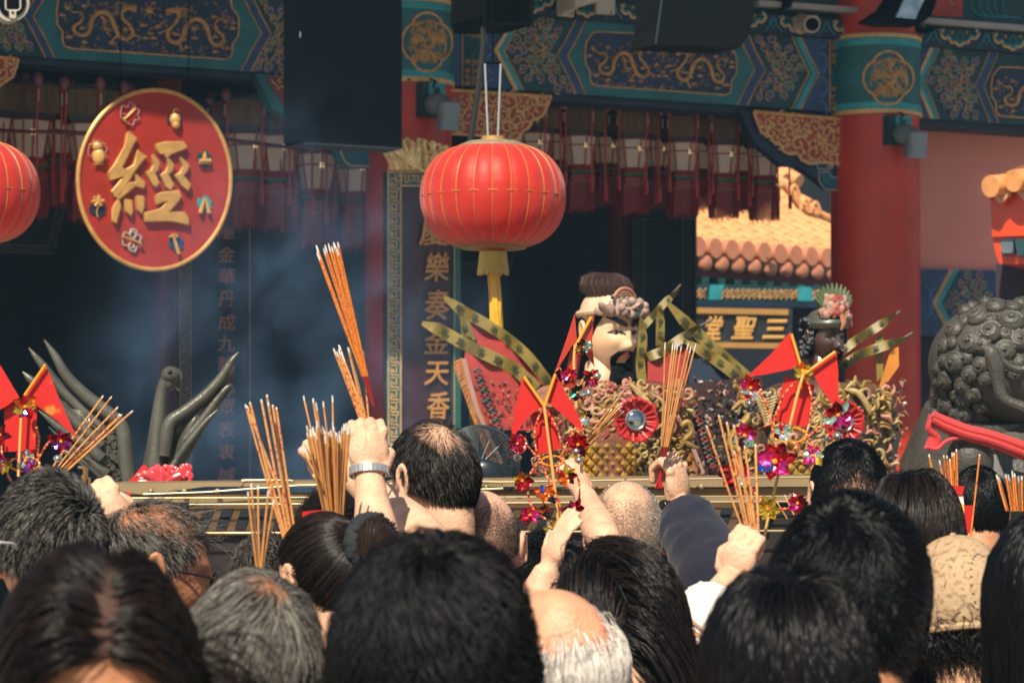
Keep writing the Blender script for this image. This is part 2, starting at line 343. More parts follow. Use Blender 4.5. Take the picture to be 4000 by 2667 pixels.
def dragons(g, T, w):
    Z = lambda p: T(p[0]*.4464, p[1]*.4464)
    for i, d in enumerate(DRA):
        g.line(PLf, [Z(p) for p in d], w, .012, 0, 7, 3, (.25, .5, .7, .9, 1, 1.15, 1.15, 1.1, 1, .8, .8, 1.0))
        g.line(PLf, [Z((p[0], p[1]-9)) for p in d[3:-2]], w*.45, .016, 0, 5, 3, (.4, 1, 1, .4))      # spine
        hx, hy = d[-1]; s = 1 if i == 0 else -1
        g.line(PLf, [Z((hx-s*50, hy+5)), Z((hx, hy)), Z((hx+s*22, hy+8))], w*1.5, .014, 0, 7, 3, (.7, 1, .5))
        g.line(PLf, [Z((hx-s*20, hy+20)), Z((hx+s*5, hy+34)), Z((hx+s*22, hy+26))], w*.7, .014, 0, 6, 2)
        for k in range(7):
            yy = hy-28+k*13; g.line(PLf, [Z((hx-s*40, hy)), Z((hx-s*(75+8*k % 30), yy-8)), Z((hx-s*(100+random.random()*60), yy+random.uniform(-14, 14))), Z((hx-s*(150+random.random()*60), yy+random.uniform(-10, 10)))], w*.3, .008, 0, 5, 3, (1, 1, .4))
        for (bx, by, dx, dy) in ((d[7][0], d[7][1], -60, 20), (d[12][0]+10*s, d[12][1]+40, 30, 60), (d[16][0], d[16][1], -70, 60), (d[18][0], d[18][1], 60, 10), (d[16][0], d[16][1]-70, -90, 40)):
            dx *= s; e = (bx+dx, by+dy)
            g.line(PLf, [Z((bx, by)), Z((bx+dx*.5+12, by+dy*.4-14)), Z(e)], w*.6, .01, 0, 6, 3, (1, 1, .6))
            for q in range(4):
                a = math.atan2(dy, dx)+(-.9+.6*q); g.line(PLf, [Z(e), Z((e[0]+26*math.cos(a), e[1]+26*math.sin(a)))], w*.32, .01, 0, 5, 0, (1, .3))
        tx, ty = d[0]
        for q in range(5):
            a = math.pi*(.75+.14*q) if s > 0 else math.pi*(-.1-.14*q)
            g.line(PLf, [Z((tx, ty)), Z((tx+28*math.cos(a), ty-28*math.sin(a)-4)), Z((tx+50*math.cos(a+.3), ty-50*abs(math.sin(a))))], w*.34, .008, 0, 5, 2, (1, .3))
    for (x, y) in ((540, 130), (720, 245), (735, 50), (735, 365), (985, 375), (1635, 410), (1870, 145), (1885, 450), (2035, 245), (920, 180), (930, 250), (1100, 255), (1700, 250), (1880, 320), (1520, 290), (600, 320), (1990, 420), (1700, 330), (1270, 330), (1340, 330), (1310, 290), (1250, 220), (1380, 230), (2040, 200)):
        n = 9; pts = [(x+(16-13*k/n)*math.cos(k*.9), y+(11-9*k/n)*math.sin(k*.9)) for k in range(n)]
        g.line(PLf, [Z((x-26, y+6)), Z((x-10, y+12)), Z((x+20, y+10)), Z((x+34, y+3))], w*.32, .007, 0, 5, 2)
        g.line(PLf, [Z(p) for p in pts], w*.4, .008, 0, 5, 2)
    for k in range(14):
        a = k*math.pi/7; c = (1308, 92)
        if k % 2: g.line(PLf, [Z((c[0]+34*math.cos(a), c[1]+40*math.sin(a))), Z((c[0]+52*math.cos(a+.2), c[1]+62*math.sin(a+.2))), Z((c[0]+74*math.cos(a), c[1]+84*math.sin(a)))], w*.32, .007, 0, 5, 2, (1, .3))
    x, y = Z((1308, 92)); g.ell(PLf(x, y, .008), (w*.9*PLf.k(x, y),)*3, 0)
def cartouche(T, par, w=6.5):
    out = [(250,-30),(228,0),(222,45),(224,95),(245,125),(245,160),(252,180),(275,190),(880,232),(900,225),(907,205),(908,172),(930,142),(934,90),(928,60),(905,30),(903,0),(885,-12),(300,-44),(265,-42)]
    q = [T(x, y) for x, y in out]
    m = MB(); m.poly(PLf, q, 0, .006); m.build('cartouche_ground', mat('cartouche_blue', '#182a45', .55, var=.25, vs=6), par, False)
    m = MB(); m.line(PLf, q+[q[0], q[1]], w, .006, 0, 6); m.build('cartouche_rim', GOLD, par)
    m = MB(); dragons(m, T, w*2.5)
    for i in range(170):
        x, y = random.uniform(250, 910), random.uniform(5, 215); a0 = random.random()*6.3; r = random.uniform(4, 10)
        m.line(PLf, [T(x+r*(1-.7*k/6)*math.cos(a0+k*.8), min(y, 182+.07*(x-265)*.9)+r*(1-.7*k/6)*math.sin(a0+k*.8)) for k in range(7)], w*.5, .006, 0, 4, 2, (.5, 1, .5))
    m.build('dragon_relief', GOLDD, par)
TA = lambda x, y: (x, y)
def TBf(sx, sy, X0, Y0, sl=.069):
    def T(x, y):
        X = X0+(x-222)*sx; return X, Y0+sl*(X-X0)+sy*(y-(190+.068*(x-265)))
    return T
def beam(x0, x1, name='beam'):
    m = MB(); a, b = bb((x0, 0), (x1, 0)), bb((x1, 1), (x0, 1)); m.poly(FA, a+b, -.35, 0); o = m.build(name, TEALD, hall, False); return o
# left bay
bm1 = beam(-500, 1440)
g = MB()
g.poly(FA, bb((214, 0), (130, .38), (200, 1), (930, 1), (1022, .52), (942, 0)), 0, .003, 0)
chev(g, 180, 96, 34, 1, .004); chev(g, 944, 1024, 34, 1, .004); chev(g, 1140, 1225, 40, 2, .004); chev(g, 1180, 1265, 60, 1, .0045)
g.build('painted_panel', [TEAL, BLUE, TEALB], bm1, False)
g = MB()
for xe, xa in ((214, 130), (178, 94), (-60, -140)): chevline(g, xe, xa, 6, 0)
for xe, xa in ((942, 1022), (980, 1060), (1138, 1222)): chevline(g, xe, xa, 6, 0)
g.build('gilt_lines', GOLDD, bm1)
g = MB(); spiral_field(g, [(-40, .02), (-130, .5), (-40, .98), (150, .98), (80, .5), (160, .02)]); g.build('curl_pattern', [BLUE, TEAL, GOLDD], bm1); g = MB(); spiral_field(g, [(985, .03), (1065, .5), (985, .97), (1130, .97), (1215, .5), (1130, .03)])
g.build('curl_pattern', [BLUE, TEAL, GOLDD], bm1)
cartouche(TA, bm1)
# middle bay
bm2 = beam(1757-40, 3264+100)
g = MB()
g.poly(FA, bb((2286, 0), (2216, .5), (2286, 1), (2880, 1), (2950, .5), (2880, 0)), 0, .003, 0)
chev(g, 2252, 2178, 34, 1, .004); chev(g, 2884, 2952, 34, 1, .004)
chev(g, 2010, 1932, 14, 3, .0043); chev(g, 2024, 1946, 20, 2, .004); chev(g, 3092, 3160, 14, 0, .004); chev(g, 3106, 3174, 18, 2, .0042); chev(g, 3132, 3200, 34, 1, .004)
g.poly(FA, bb((1757, 0), (1800, 0), (1800, 1), (1757, 1)), 0, .003, 1); g.poly(FA, bb((1890, 0), (1996, 0), (1918, .5), (1996, 1), (1890, 1)), 0, .003, 1)
g.poly(FA, bb((3166, 0), (3238, 0), (3238, 1), (3166, 1), (3234, .5)), 0, .0035, 1); g.poly(FA, bb((3316, 0), (3345, 0), (3345, 1), (3316, 1)), 0, .003, 1)
g.build('painted_panel', [TEAL, BLUE, TEALB, CREAM], bm2, False)
g = MB()
for xe, xa in ((2288, 2217), (2250, 2176), (2046, 1970), (2008, 1930)): chevline(g, xe, xa, 6, 0)
for xe, xa in ((2880, 2948), (2918, 2990), (3092, 3160), (3128, 3200)): chevline(g, xe, xa, 6, 0)
for x in (1806, 1882, 3242, 3312): g.line(FA, bb((x, 0), (x, 1)), 6, .006)
for xc in (1844, 3277):
    for v in (.12, .22, .32, .68, .78, .88, .05, .95):
        for s in (-1, 1):
            for q in range(2):
                x, y = BB(xc+s*(12+10*q), v+random.uniform(-.015, .015)); a0 = random.random()*6
                g.line(FA, [(x+(9-7*k/8)*math.cos(a0+k*.9), y+(9-7*k/8)*math.sin(a0+k*.9)) for k in range(9)], 3.5, .006, 0, 5, 2)
        x, y = BB(xc, v); g.line(FA, [(x, y-14), (x+4, y), (x, y+14)], 4, .006, 0, 5, 2)
    for rr in (30, 22, 12):
        x, y = BB(xc, .5); g.line(FA, [(x+rr*math.cos(k*.4), y+rr*1.15*math.sin(k*.4)) for k in range(17)], 3, .005, 1, 5)
    for q in range(4): x, y = BB(xc, .5); g.line(FA, [(x-18+q*12, y-18), (x-18+q*12, y+18)], 3, .005, 1, 5); g.line(FA, [(x-18, y-18+q*12), (x+18, y-18+q*12)], 3, .005, 1, 5)
g.build('gilt_lines', [GOLDD, TEAL], bm2)
g = MB()
for (x0, sgn) in ((1925, 1), (3205, -1)):
    for v in (.0, .33, .66, 1):
        x, y = BB(x0, v); g.line(FA, [(x+26*math.cos(t), y+38*math.sin(t)) for t in np.linspace(-1.6, 1.6, 9) + (0 if sgn < 0 else math.pi)], 5, .006, 0, 5)
g.build('pale_blue_scallops', BLUEL, bm2)
g = MB(); spiral_field(g, [(2050, .02), (1975, .5), (2050, .98), (2245, .98), (2172, .5), (2245, .02)]); g.build('curl_pattern', [BLUE, TEAL, GOLDD], bm2); g = MB(); spiral_field(g, [(2922, .02), (2995, .5), (2922, .98), (3090, .98), (3156, .5), (3090, .02)])
g.build('curl_pattern', [BLUE, TEAL, GOLDD], bm2)
cartouche(TBf(.833, .9, 2286, 333), bm2, 5.6)
# right bay
bm3 = beam(3545, 4500)
g = MB(); chev(g, 3648, 3588, 16, 2, .004); chev(g, 3634, 3572, 14, 3, .0043); chev(g, 3664, 3604, 14, 0, .004); chev(g, 3868, 3812, 26, 1, .004)
g.poly(FA, bb((3572, 0), (3640, 0), (3584, .5), (3640, 1), (3572, 1)), 0, .003, 1)
g.build('painted_panel', [TEAL, BLUE, TEALB, CREAM], bm3, False)
g = MB()
for xe, xa in ((3634, 3573), (3668, 3612), (3866, 3808), (3900, 3842)): chevline(g, xe, xa, 5.5, 0)
g.line(FA, bb((3564, 0), (3564, 1)), 5, .006); g.build('gilt_lines', GOLDD, bm3)
g = MB(); spiral_field(g, [(3680, .02), (3622, .5), (3680, .98), (3860, .98), (3804, .5), (3860, .02)], 23); g.build('curl_pattern', [BLUE, TEAL, GOLDD], bm3)
cartouche(TBf(.8, .82, 3872, 452), bm3, 6)
# cloud band above the beams
m = MB(); m.poly(FA, [(1700, top(1700)-2), (4500, top(4500)-2), (4500, top(4500)-78), (1700, top(1700)-78)], -.3, .07, 0)
m.poly(FA, [(-500, top(-500)-2), (1440, top(1440)-2), (1440, top(1440)-78), (-500, top(-500)-78)], -.3, .07, 0)
band = m.build('cloud_band', BLUED, hall, False)
g = MB()
for i, xc in enumerate(np.arange(2085, 4300, 208)):
    y0 = top(xc)
    for (dx, up) in ((0, 0), (104, 1)):
        X = xc+dx; Y = top(X)-8
        if up: pts = [(X-34, Y-2), (X-22, Y-18), (X-12, Y-30), (X, Y-50), (X+12, Y-30), (X+22, Y-18), (X+34, Y-2)]
        else: pts = [(X-62, Y-66), (X-74, Y-48), (X-60, Y-30), (X-42, Y-34), (X-34, Y-16), (X-16, Y-14), (X, Y-2), (X+16, Y-14), (X+34, Y-16), (X+42, Y-34), (X+60, Y-30), (X+74, Y-48), (X+62, Y-66)]
        if not up:
            g.poly(FA, pts, .07, .075, 2); g.line(FA, pts, 9, .078, 0, 6, 3); g.line(FA, [(x, y-9) for x, y in pts], 6, .08, 1, 6, 3)
        g.line(FA, [(X, Y-18), (X-13, Y-38), (X, Y-62), (X+13, Y-38), (X, Y-18)], 3.5, .078, 1, 5, 3)
        g.line(FA, pts, 4, .078, 1, 5, 3) if up else None
        for s in (-1, 1): g.line(FA, [(X+s*28, Y-50), (X+s*24, Y-60), (X+s*34, Y-60), (X+s*28, Y-50)], 4, .078, 0, 5)
g.build('cloud_scallops', [CREAM, TEALB, TEALD], band)
g = MB(); g.poly(FA, [(1700, top(1700)-82), (4500, top(4500)-82), (4500, -500), (1700, -500)], -.3, .02); g.poly(FA, [(-500, top(-500)-82), (1440, top(1440)-82), (1440, -700), (-500, -700)], -.3, .02)
ub = g.build('upper_beam', TEALD, hall, False)
g = MB(); X = 3590
g.poly(FA, [(3585, 60), (3585, -60), (3760, -60), (3760, 68)], .02, .03, 0)
for k in range(7): g.line(FA, [(3600+20*k+8*math.cos(t), 10+30*math.sin(k)+14*math.sin(t)) for t in np.linspace(0, 5, 8)], 5, .035, 1, 5, 2)
for k in range(5): g.line(FA, [(3795+30*k, -10), (3790+30*k+10, 40), (3850+20*k, 65), (3990, 70)], 4, .03, 2, 5, 3)
g.build('painted_scrolls', [REDP, GOLDD, TEALB], ub)
# soffit band under the beams
m = MB()
for a, b in ((-500, 1440), (1740, 3290), (3545, 4500)): m.poly(FA, [(a, bot(a)+3), (b, bot(b)+3), (b, bot(b)+30), (a, bot(a)+30)], -.34, -.06)
m.build('soffit', BLUED, hall, False)
# carved brackets
def scrolls(g, poly, n, mi=0, w=9, off=.05):
    xs = [p[0] for p in poly]; ys = [p[1] for p in poly]; nn = len(poly)
    def ins(x, y):
        c = False
        for i in range(nn):
            x1, y1 = poly[i]; x2, y2 = poly[(i+1) % nn]
            if (y1 > y) != (y2 > y) and x < (x2-x1)*(y-y1)/(y2-y1)+x1: c = not c
        return c
    done = 0; pc = []
    for _ in range(2000):
        x, y = random.uniform(min(xs), max(xs)), random.uniform(min(ys), max(ys)); r = random.uniform(20, 38)
        if not (ins(x-r*.7, y) and ins(x+r*.7, y) and ins(x, y-r*.7) and ins(x, y+r*.7)): continue
        if any(math.hypot(x-a, y-b) < (r+c)*.82 for a, b, c in pc): continue
        pc.append((x, y, r)); a0 = random.random()*6.3; s = random.choice((-1, 1))
        g.line(FA, [(x+r*(1-.8*k/12)*math.cos(a0+s*k*.62), y+r*(1-.8*k/12)*math.sin(a0+s*k*.62)) for k in range(13)], w, off, mi, 6, 2, (.5, 1, 1, .8, 1.2))
        for q in range(6):
            a = a0+q*1.05; g.line(FA, [(x+r*.95*math.cos(a), y+r*.95*math.sin(a)), (x+r*1.25*math.cos(a+.25), y+r*1.25*math.sin(a+.25)), (x+r*1.4*math.cos(a+.6), y+r*1.4*math.sin(a+.6))], w*.9, off-.004, mi, 6, 2, (1, 1, .4))
        done += 1
        if done >= n: break
def bracket(poly, rim, n, hang=None):
    m = MB(); m.poly(FA, poly, -.08, .02, 0); o = m.build('carved_bracket', mat('bracket_red', '#9c3a28', .5, var=.2), hall, False)
    g = MB(); scrolls(g, poly, n, 0, 9, .026); g.line(FA, rim, 11, .026, 0, 6); g.line(FA, [poly[0], poly[1]], 14, .028, 1, 6)
    g.build('gilt_carving', [CREAM, GOLD], o)
    return o
pA = [(1757, 352), (2152, 378), (2134, 425), (2118, 455), (2098, 462), (2075, 475), (2066, 500), (2040, 512), (2026, 545), (1990, 552), (1965, 538), (1935, 545), (1890, 530), (1757, 522)]
bracket(pA, pA[1:], 26)
pB = [(2945, 436), (3312, 468), (3312, 640), (3190, 634), (3162, 640), (3132, 626), (3118, 600), (3085, 602), (3062, 592), (3048, 562), (3024, 556), (3002, 525), (2975, 520), (2962, 485)]
bracket(pB, [pB[0]]+pB[:1:-1], 26)
pC = [(-330, 190), (72, 232), (52, 300), (20, 318), (0, 335), (-60, 340), (-330, 330)]
bracket(pC, pC[1:6], 14)
pD = [(1030, 292), (1440, 320), (1440, 470), (1200, 450), (1150, 420), (1085, 340)]
m = MB(); m.poly(FA, [(1000, 288), (1440, 318), (1440, 520), (1180, 500), (1120, 455), (1060, 420)], -.12, 0); o = m.build('carved_bracket', TEAL, hall, False)
g = MB(); g.poly(FA, [(1038, 300), (1170, 305), (1170, 445), (1110, 415)], 0, .01, 0); scrolls(g, pD, 12, 1, 7, .014); g.build('gilt_carving', [REDD, GOLDD], o)
# blue rim behind the brackets
m = MB(); m.poly(FA, [(2890, 432), (2945, 436), (2962, 485), (2975, 520), (3002, 525), (3024, 556), (3048, 562), (3062, 592), (3085, 602), (3118, 600), (3132, 626), (3162, 640), (3190, 634), (3312, 640), (3312, 742), (3240, 742), (3190, 700), (3120, 650), (3060, 650), (3000, 600), (2950, 560)], -.1, -.01); m.build('bracket_backing', BLUED, hall, False)
g = MB()
for pts in ([(3192, 628), (3254, 630), (3254, 652), (3244, 662), (3194, 660), (3192, 628)], [(3312, 640), (3296, 642), (3292, 655), (3306, 672), (3302, 686), (3290, 694), (3250, 692), (3240, 672), (3198, 672), (3200, 708), (3222, 740), (3312, 745)]): g.line(FA, pts, 7, .0, 0, 6)
g.poly(FA, [(3196, 632), (3250, 634), (3244, 658), (3198, 656)], -.02, -.005, 1); g.poly(FA, [(3202, 676), (3238, 676), (3252, 696), (3300, 696), (3312, 700), (3312, 740), (3226, 736)], -.02, -.005, 2)
g.build('pale_scroll_lines', [mat('pale_paint', '#8a9a9c', .6), BLUE, TEAL], hall)
m = MB(); m.poly(FA, [(1300, 585), (1490, 585), (1490, 655), (1370, 660), (1330, 640)], -.06, .0, 0); m.line(FA, [(1330, 590), (1345, 625), (1375, 648), (1480, 648)], 7, .005, 1, 6, 2); m.build('lower_bracket', [TEAL, CREAM], hall)
# dark back mullions and inner red columns
for x0, x1 in ((605, 700), (2380, 2480)):
    a, b = FB(x0, 1200, 1.0), FB(x1, 1200, 1.0); c = (a+b)/2; m = MB(); m.lathe([(np.linalg.norm(b-a)/2, .12), (np.linalg.norm(b-a)/2, 5.6)], (c[0], c[1], 0), 28); m.build('inner_column', REDD, hall)
# ---------------------------------------------------------------- meander borders and couplet boards
def meander(g, pl, x, y0, y1, w, off, mi, lw, vert=True, flip=1):
    n = max(1, int(round(abs(y1-y0)/(w*1.02)))); h = (y1-y0)/n
    for k in range(n):
        y = y0+k*h
        U = [(-.5, 0), (.28, 0), (.28, .5), (-.16, .5), (-.16, .28)] ; W = [(.5, .98), (.5, .74), (-.42, .74), (-.42, .2)] 
        for path in (U, W):
            pts = [(x+flip*a*w*.62, y+b*h) if vert else (y+b*h, x+flip*a*w*.62) for a, b in path]
            g.line(pl, pts, lw, off, mi, 4)
# ---------------------------------------------------------------- couplet boards
FRT = mat('fret_green', '#24564c', .5, var=.2)
def zface(mb, pl, x0, y0, x1, y1, o0, o1, mi=0): mb.poly(pl, [(x0, y0), (x1, y0), (x1, y1), (x0, y1)], o0, o1, mi)
# red board on the near column
PQ = Plane(1594, 1000, 20.5, 27); PQ.o = FA.o+FA.n*.62
pq = thing('couplet_board', 'tall maroon couplet board with green key-pattern border and gilt crest, behind the big red lantern', 'couplet board', PQ(1650, 1800)*np.array((1, 1, 0))+np.array((0, 0, .3)))
m = MB(); zface(m, PQ, 1514, 668, 1800, 2650, -.08, 0); m.build('panel', MAROON, pq, False)
m = MB(); zface(m, PQ, 1514, 668, 1568, 2650, 0, .03); m.poly(PQ, [(1568, 668), (1800, 668), (1800, 728), (1568, 728)], 0, .03); zface(m, PQ, 1772, 728, 1800, 2650, 0, .03)
fr = m.build('border', FRT, pq, False)
g = MB()
for x in (1517, 1565): g.line(PQ, [(x, 668), (x+2, 2650)], 7, .032, 0, 4)
g.line(PQ, [(1514, 671), (1800, 671)], 7, .032, 0, 4); g.line(PQ, [(1567, 726), (1800, 726)], 7, .032, 0, 4)
g.line(PQ, [(1775, 728), (1775, 2650)], 3, .032, 0, 4)
meander(g, PQ, 1541, 700, 2640, 47, .032, 0, 7); meander(g, PQ, 697, 1545, 1800, 47, .032, 0, 7, False)
g.build('key_pattern', CREAM, fr)
for ch, x0, y0, x1, y1 in (('慶', 1640, 850, 1760, 960), ('樂', 1660, 985, 1757, 1100), ('奏', 1658, 1130, 1758, 1250), ('金', 1656, 1290, 1758, 1382), ('天', 1660, 1412, 1756, 1505), ('香', 1668, 1530, 1758, 1640), ('遠', 1668, 1690, 1758, 1790)):
    g = MB(); writech(g, PQ, ch, x0, y0, x1, y1, 0, .03, 0, .1, .016); g.build('gilt_character', mat('gilt_character', '#c08a4c', .4, metal=.15, var=.15), pq)
# carved gilt crest
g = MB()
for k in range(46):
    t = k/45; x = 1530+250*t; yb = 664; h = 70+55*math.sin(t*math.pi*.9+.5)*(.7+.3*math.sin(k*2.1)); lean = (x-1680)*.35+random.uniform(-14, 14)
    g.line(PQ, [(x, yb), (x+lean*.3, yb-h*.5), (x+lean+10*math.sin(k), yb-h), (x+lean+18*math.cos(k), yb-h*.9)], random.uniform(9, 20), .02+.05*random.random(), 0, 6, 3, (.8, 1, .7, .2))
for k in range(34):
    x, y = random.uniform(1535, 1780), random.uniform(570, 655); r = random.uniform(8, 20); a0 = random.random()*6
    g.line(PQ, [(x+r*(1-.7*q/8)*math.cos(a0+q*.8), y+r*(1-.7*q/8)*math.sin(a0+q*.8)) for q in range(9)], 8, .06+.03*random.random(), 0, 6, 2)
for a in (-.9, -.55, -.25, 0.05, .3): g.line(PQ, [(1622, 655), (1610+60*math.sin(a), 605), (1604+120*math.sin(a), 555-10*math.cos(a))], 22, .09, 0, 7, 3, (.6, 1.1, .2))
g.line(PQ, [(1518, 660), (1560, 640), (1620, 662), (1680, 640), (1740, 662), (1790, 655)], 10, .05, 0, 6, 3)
g.build('gilt_crest', mat('sunlit_gold_leaf', '#efc888', .38, metal=.15, var=.3, vs=30, bump=.4, bs=140), pq)  # sunlight on the crest put into this paler gold
# boards inside the hall
FI = Plane(1594, 1000, 20.5, 27); FI.o = FA.o-FA.n*2.6
ib = thing('couplet_board', 'dark inner couplet board with long column of small gilt characters, behind the round sign', 'couplet board', FI(850, 1800)*np.array((1, 1, 0))+np.array((0, 0, .3)))
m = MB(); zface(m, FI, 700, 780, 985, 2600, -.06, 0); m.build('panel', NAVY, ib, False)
m = MB(); zface(m, FI, 700, 780, 747, 2600, 0, .02); fr = m.build('border', mat('fret_dark_green', '#1b332f', .5), ib, False)
g = MB()
for x in (702, 744, 975): g.line(FI, [(x, 780), (x+3, 2600)], 5, .022, 0, 4)
meander(g, FI, 723, 800, 2500, 42, .022, 0, 5); g.build('key_pattern', GOLDD, fr)
for ch, y in zip('煉隱金華丹成九轉心眾表衷誠皆盡', (790, 872, 962, 1047, 1136, 1228, 1310, 1390, 1484, 1558, 1646, 1732, 1824, 1960, 2090)):
    g = MB(); writech(g, FI, ch, 852, y, 918, y+62, 0, .02, 0, .05, .008); g.build('gilt_character', mat('dull_gilt_character', '#b87c58', .5, var=.2), ib)
i2 = thing('couplet_board', 'dark inner board with grey key-pattern edge seen right of the white-faced statue', 'couplet board', FI(2580, 1800)*np.array((1, 1, 0))+np.array((0, 0, .3)))
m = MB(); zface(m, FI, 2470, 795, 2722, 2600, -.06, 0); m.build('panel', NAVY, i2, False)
g = MB()
for x in (2474, 2514, 2668, 2716): g.line(FI, [(x, 850), (x+3, 2600)], 4, .004, 0, 4)
for y in (802, 856): g.line(FI, [(2500, y), (2560, y)], 4, .004, 0, 4); g.line(FI, [(2670, y), (2716, y)], 4, .004, 0, 4)
meander(g, FI, 2494, 860, 2500, 38, .004, 0, 4); meander(g, FI, 2692, 815, 2500, 40, .004, 0, 3); g.build('key_pattern', mat('old_gilt', '#62594a', .5), i2)
i3 = thing('plaque', 'dark hanging name board with key-pattern frame at far left, half hidden by the cropped lantern', 'plaque', FI(100, 900))
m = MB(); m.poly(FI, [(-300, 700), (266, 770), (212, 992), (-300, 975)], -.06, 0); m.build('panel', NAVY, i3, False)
g = MB()
for pts in ([(262, 772), (208, 990), (-300, 972)], [(232, 772), (186, 962), (-300, 945)]): g.line(FI, pts, 5, .004, 0, 4)
for k in range(6):
    x, y = 246-9*k, 790+32*k; g.line(FI, [(x-10, y), (x+4, y+4), (x-2, y+20), (x-14, y+18)], 4, .004, 0, 4)
for k in range(14):
    x, y = 185-30*k, 974-k; g.line(FI, [(x, y-8), (x, y+6), (x-18, y+6), (x-18, y-4)], 4, .004, 0, 4)
g.build('key_pattern', mat('old_gilt', '#62594a', .5), i3)
i4 = thing('plaque', 'small dim framed board hanging behind the tassel of the big lantern', 'plaque', FI(1900, 1000))
m = MB(); m.poly(FI, [(1790, 1000), (2000, 1000), (1985, 1070), (1800, 1062)], -.04, 0); m.build('panel', NAVY, i4, False)
g = MB(); g.line(FI, [(1790, 1028), (1990, 1032)], 3, .004); g.line(FI, [(1790, 1060), (1986, 1068), (2012, 960)], 3, .004); g.build('frame', mat('old_gilt', '#62594a', .5), i4)
# ---------------------------------------------------------------- round sign
RS = Plane(603, 703, 18.0, 30)
rs = thing('round_sign', 'round red lacquered sign with gold rim and one large gilt character', 'sign', RS(603, 703))
def ellp(cx, cy, rx, ry, n=64): return [(cx+rx*math.cos(t), cy+ry*math.sin(t)) for t in np.linspace(0, 2*math.pi, n, endpoint=False)]
m = MB(); m.poly(RS, ellp(603, 703, 296, 348), -.06, 0); m.build('disc', REDS, rs, False)
m = MB(); m.line(RS, (lambda e: e+[e[0], e[1]])(ellp(603, 703, 298, 350, 90)), 17, -.0, 0, 8); m.build('rim', mat('sign_gold', '#c99a58', .42, metal=.25, var=.15, vs=14, bump=.2), rs)
g = MB(); Zs = lambda p: (300+p[0]*.3827, 500+p[1]*.3827)
ST = [([(525,45),(608,105),(460,400),(500,430),(590,380),(625,232),(705,290),(600,420),(440,690),(385,700),(360,650),(490,490),(350,530),(330,450),(385,385),(500,180)], 1),
      ([(600,480),(690,560),(685,612),(600,590),(430,725),(400,700),(520,570),(610,555)], 1),
      ([(425,725),(445,810),(400,975),(375,950),(375,820)], 1), ([(490,735),(555,745),(570,850),(555,895),(505,850)], 1), ([(610,700),(680,705),(685,800),(665,872),(622,830)], 1),
      ([(808,175),(900,150),(1085,148),(1118,190),(1095,215),(965,262),(925,300),(900,290),(905,265),(850,262),(820,220)], 1),
      ([(775,272),(838,360),(830,420),(790,460),(835,560),(812,602),(780,580),(705,450),(760,440),(795,370)], 1),
      ([(920,300),(985,380),(975,430),(930,480),(982,580),(965,632),(915,600),(855,480),(910,450),(940,390)], 1),
      ([(1055,305),(1140,380),(1130,430),(1085,490),(1157,580),(1140,636),(1080,590),(1000,485),(1060,460),(1090,390)], 1),
      ([(810,690),(860,668),(1040,645),(1060,700),(1040,740),(940,860),(1100,868),(1135,930),(1138,985),(1060,965),(960,945),(700,950),(690,870),(760,860),(860,830),(940,745),(880,750),(820,775)], 1)]
gold = mat('sign_gold', '#c99a58')
for poly, _ in ST:
    g.poly(RS, [Zs(p) for p in poly], 0, .035, 0)
    g.line(RS, [Zs(p) for p in poly+[poly[0]]], 10, .022, 0, 6)
g.build('gilt_character', gold, rs)
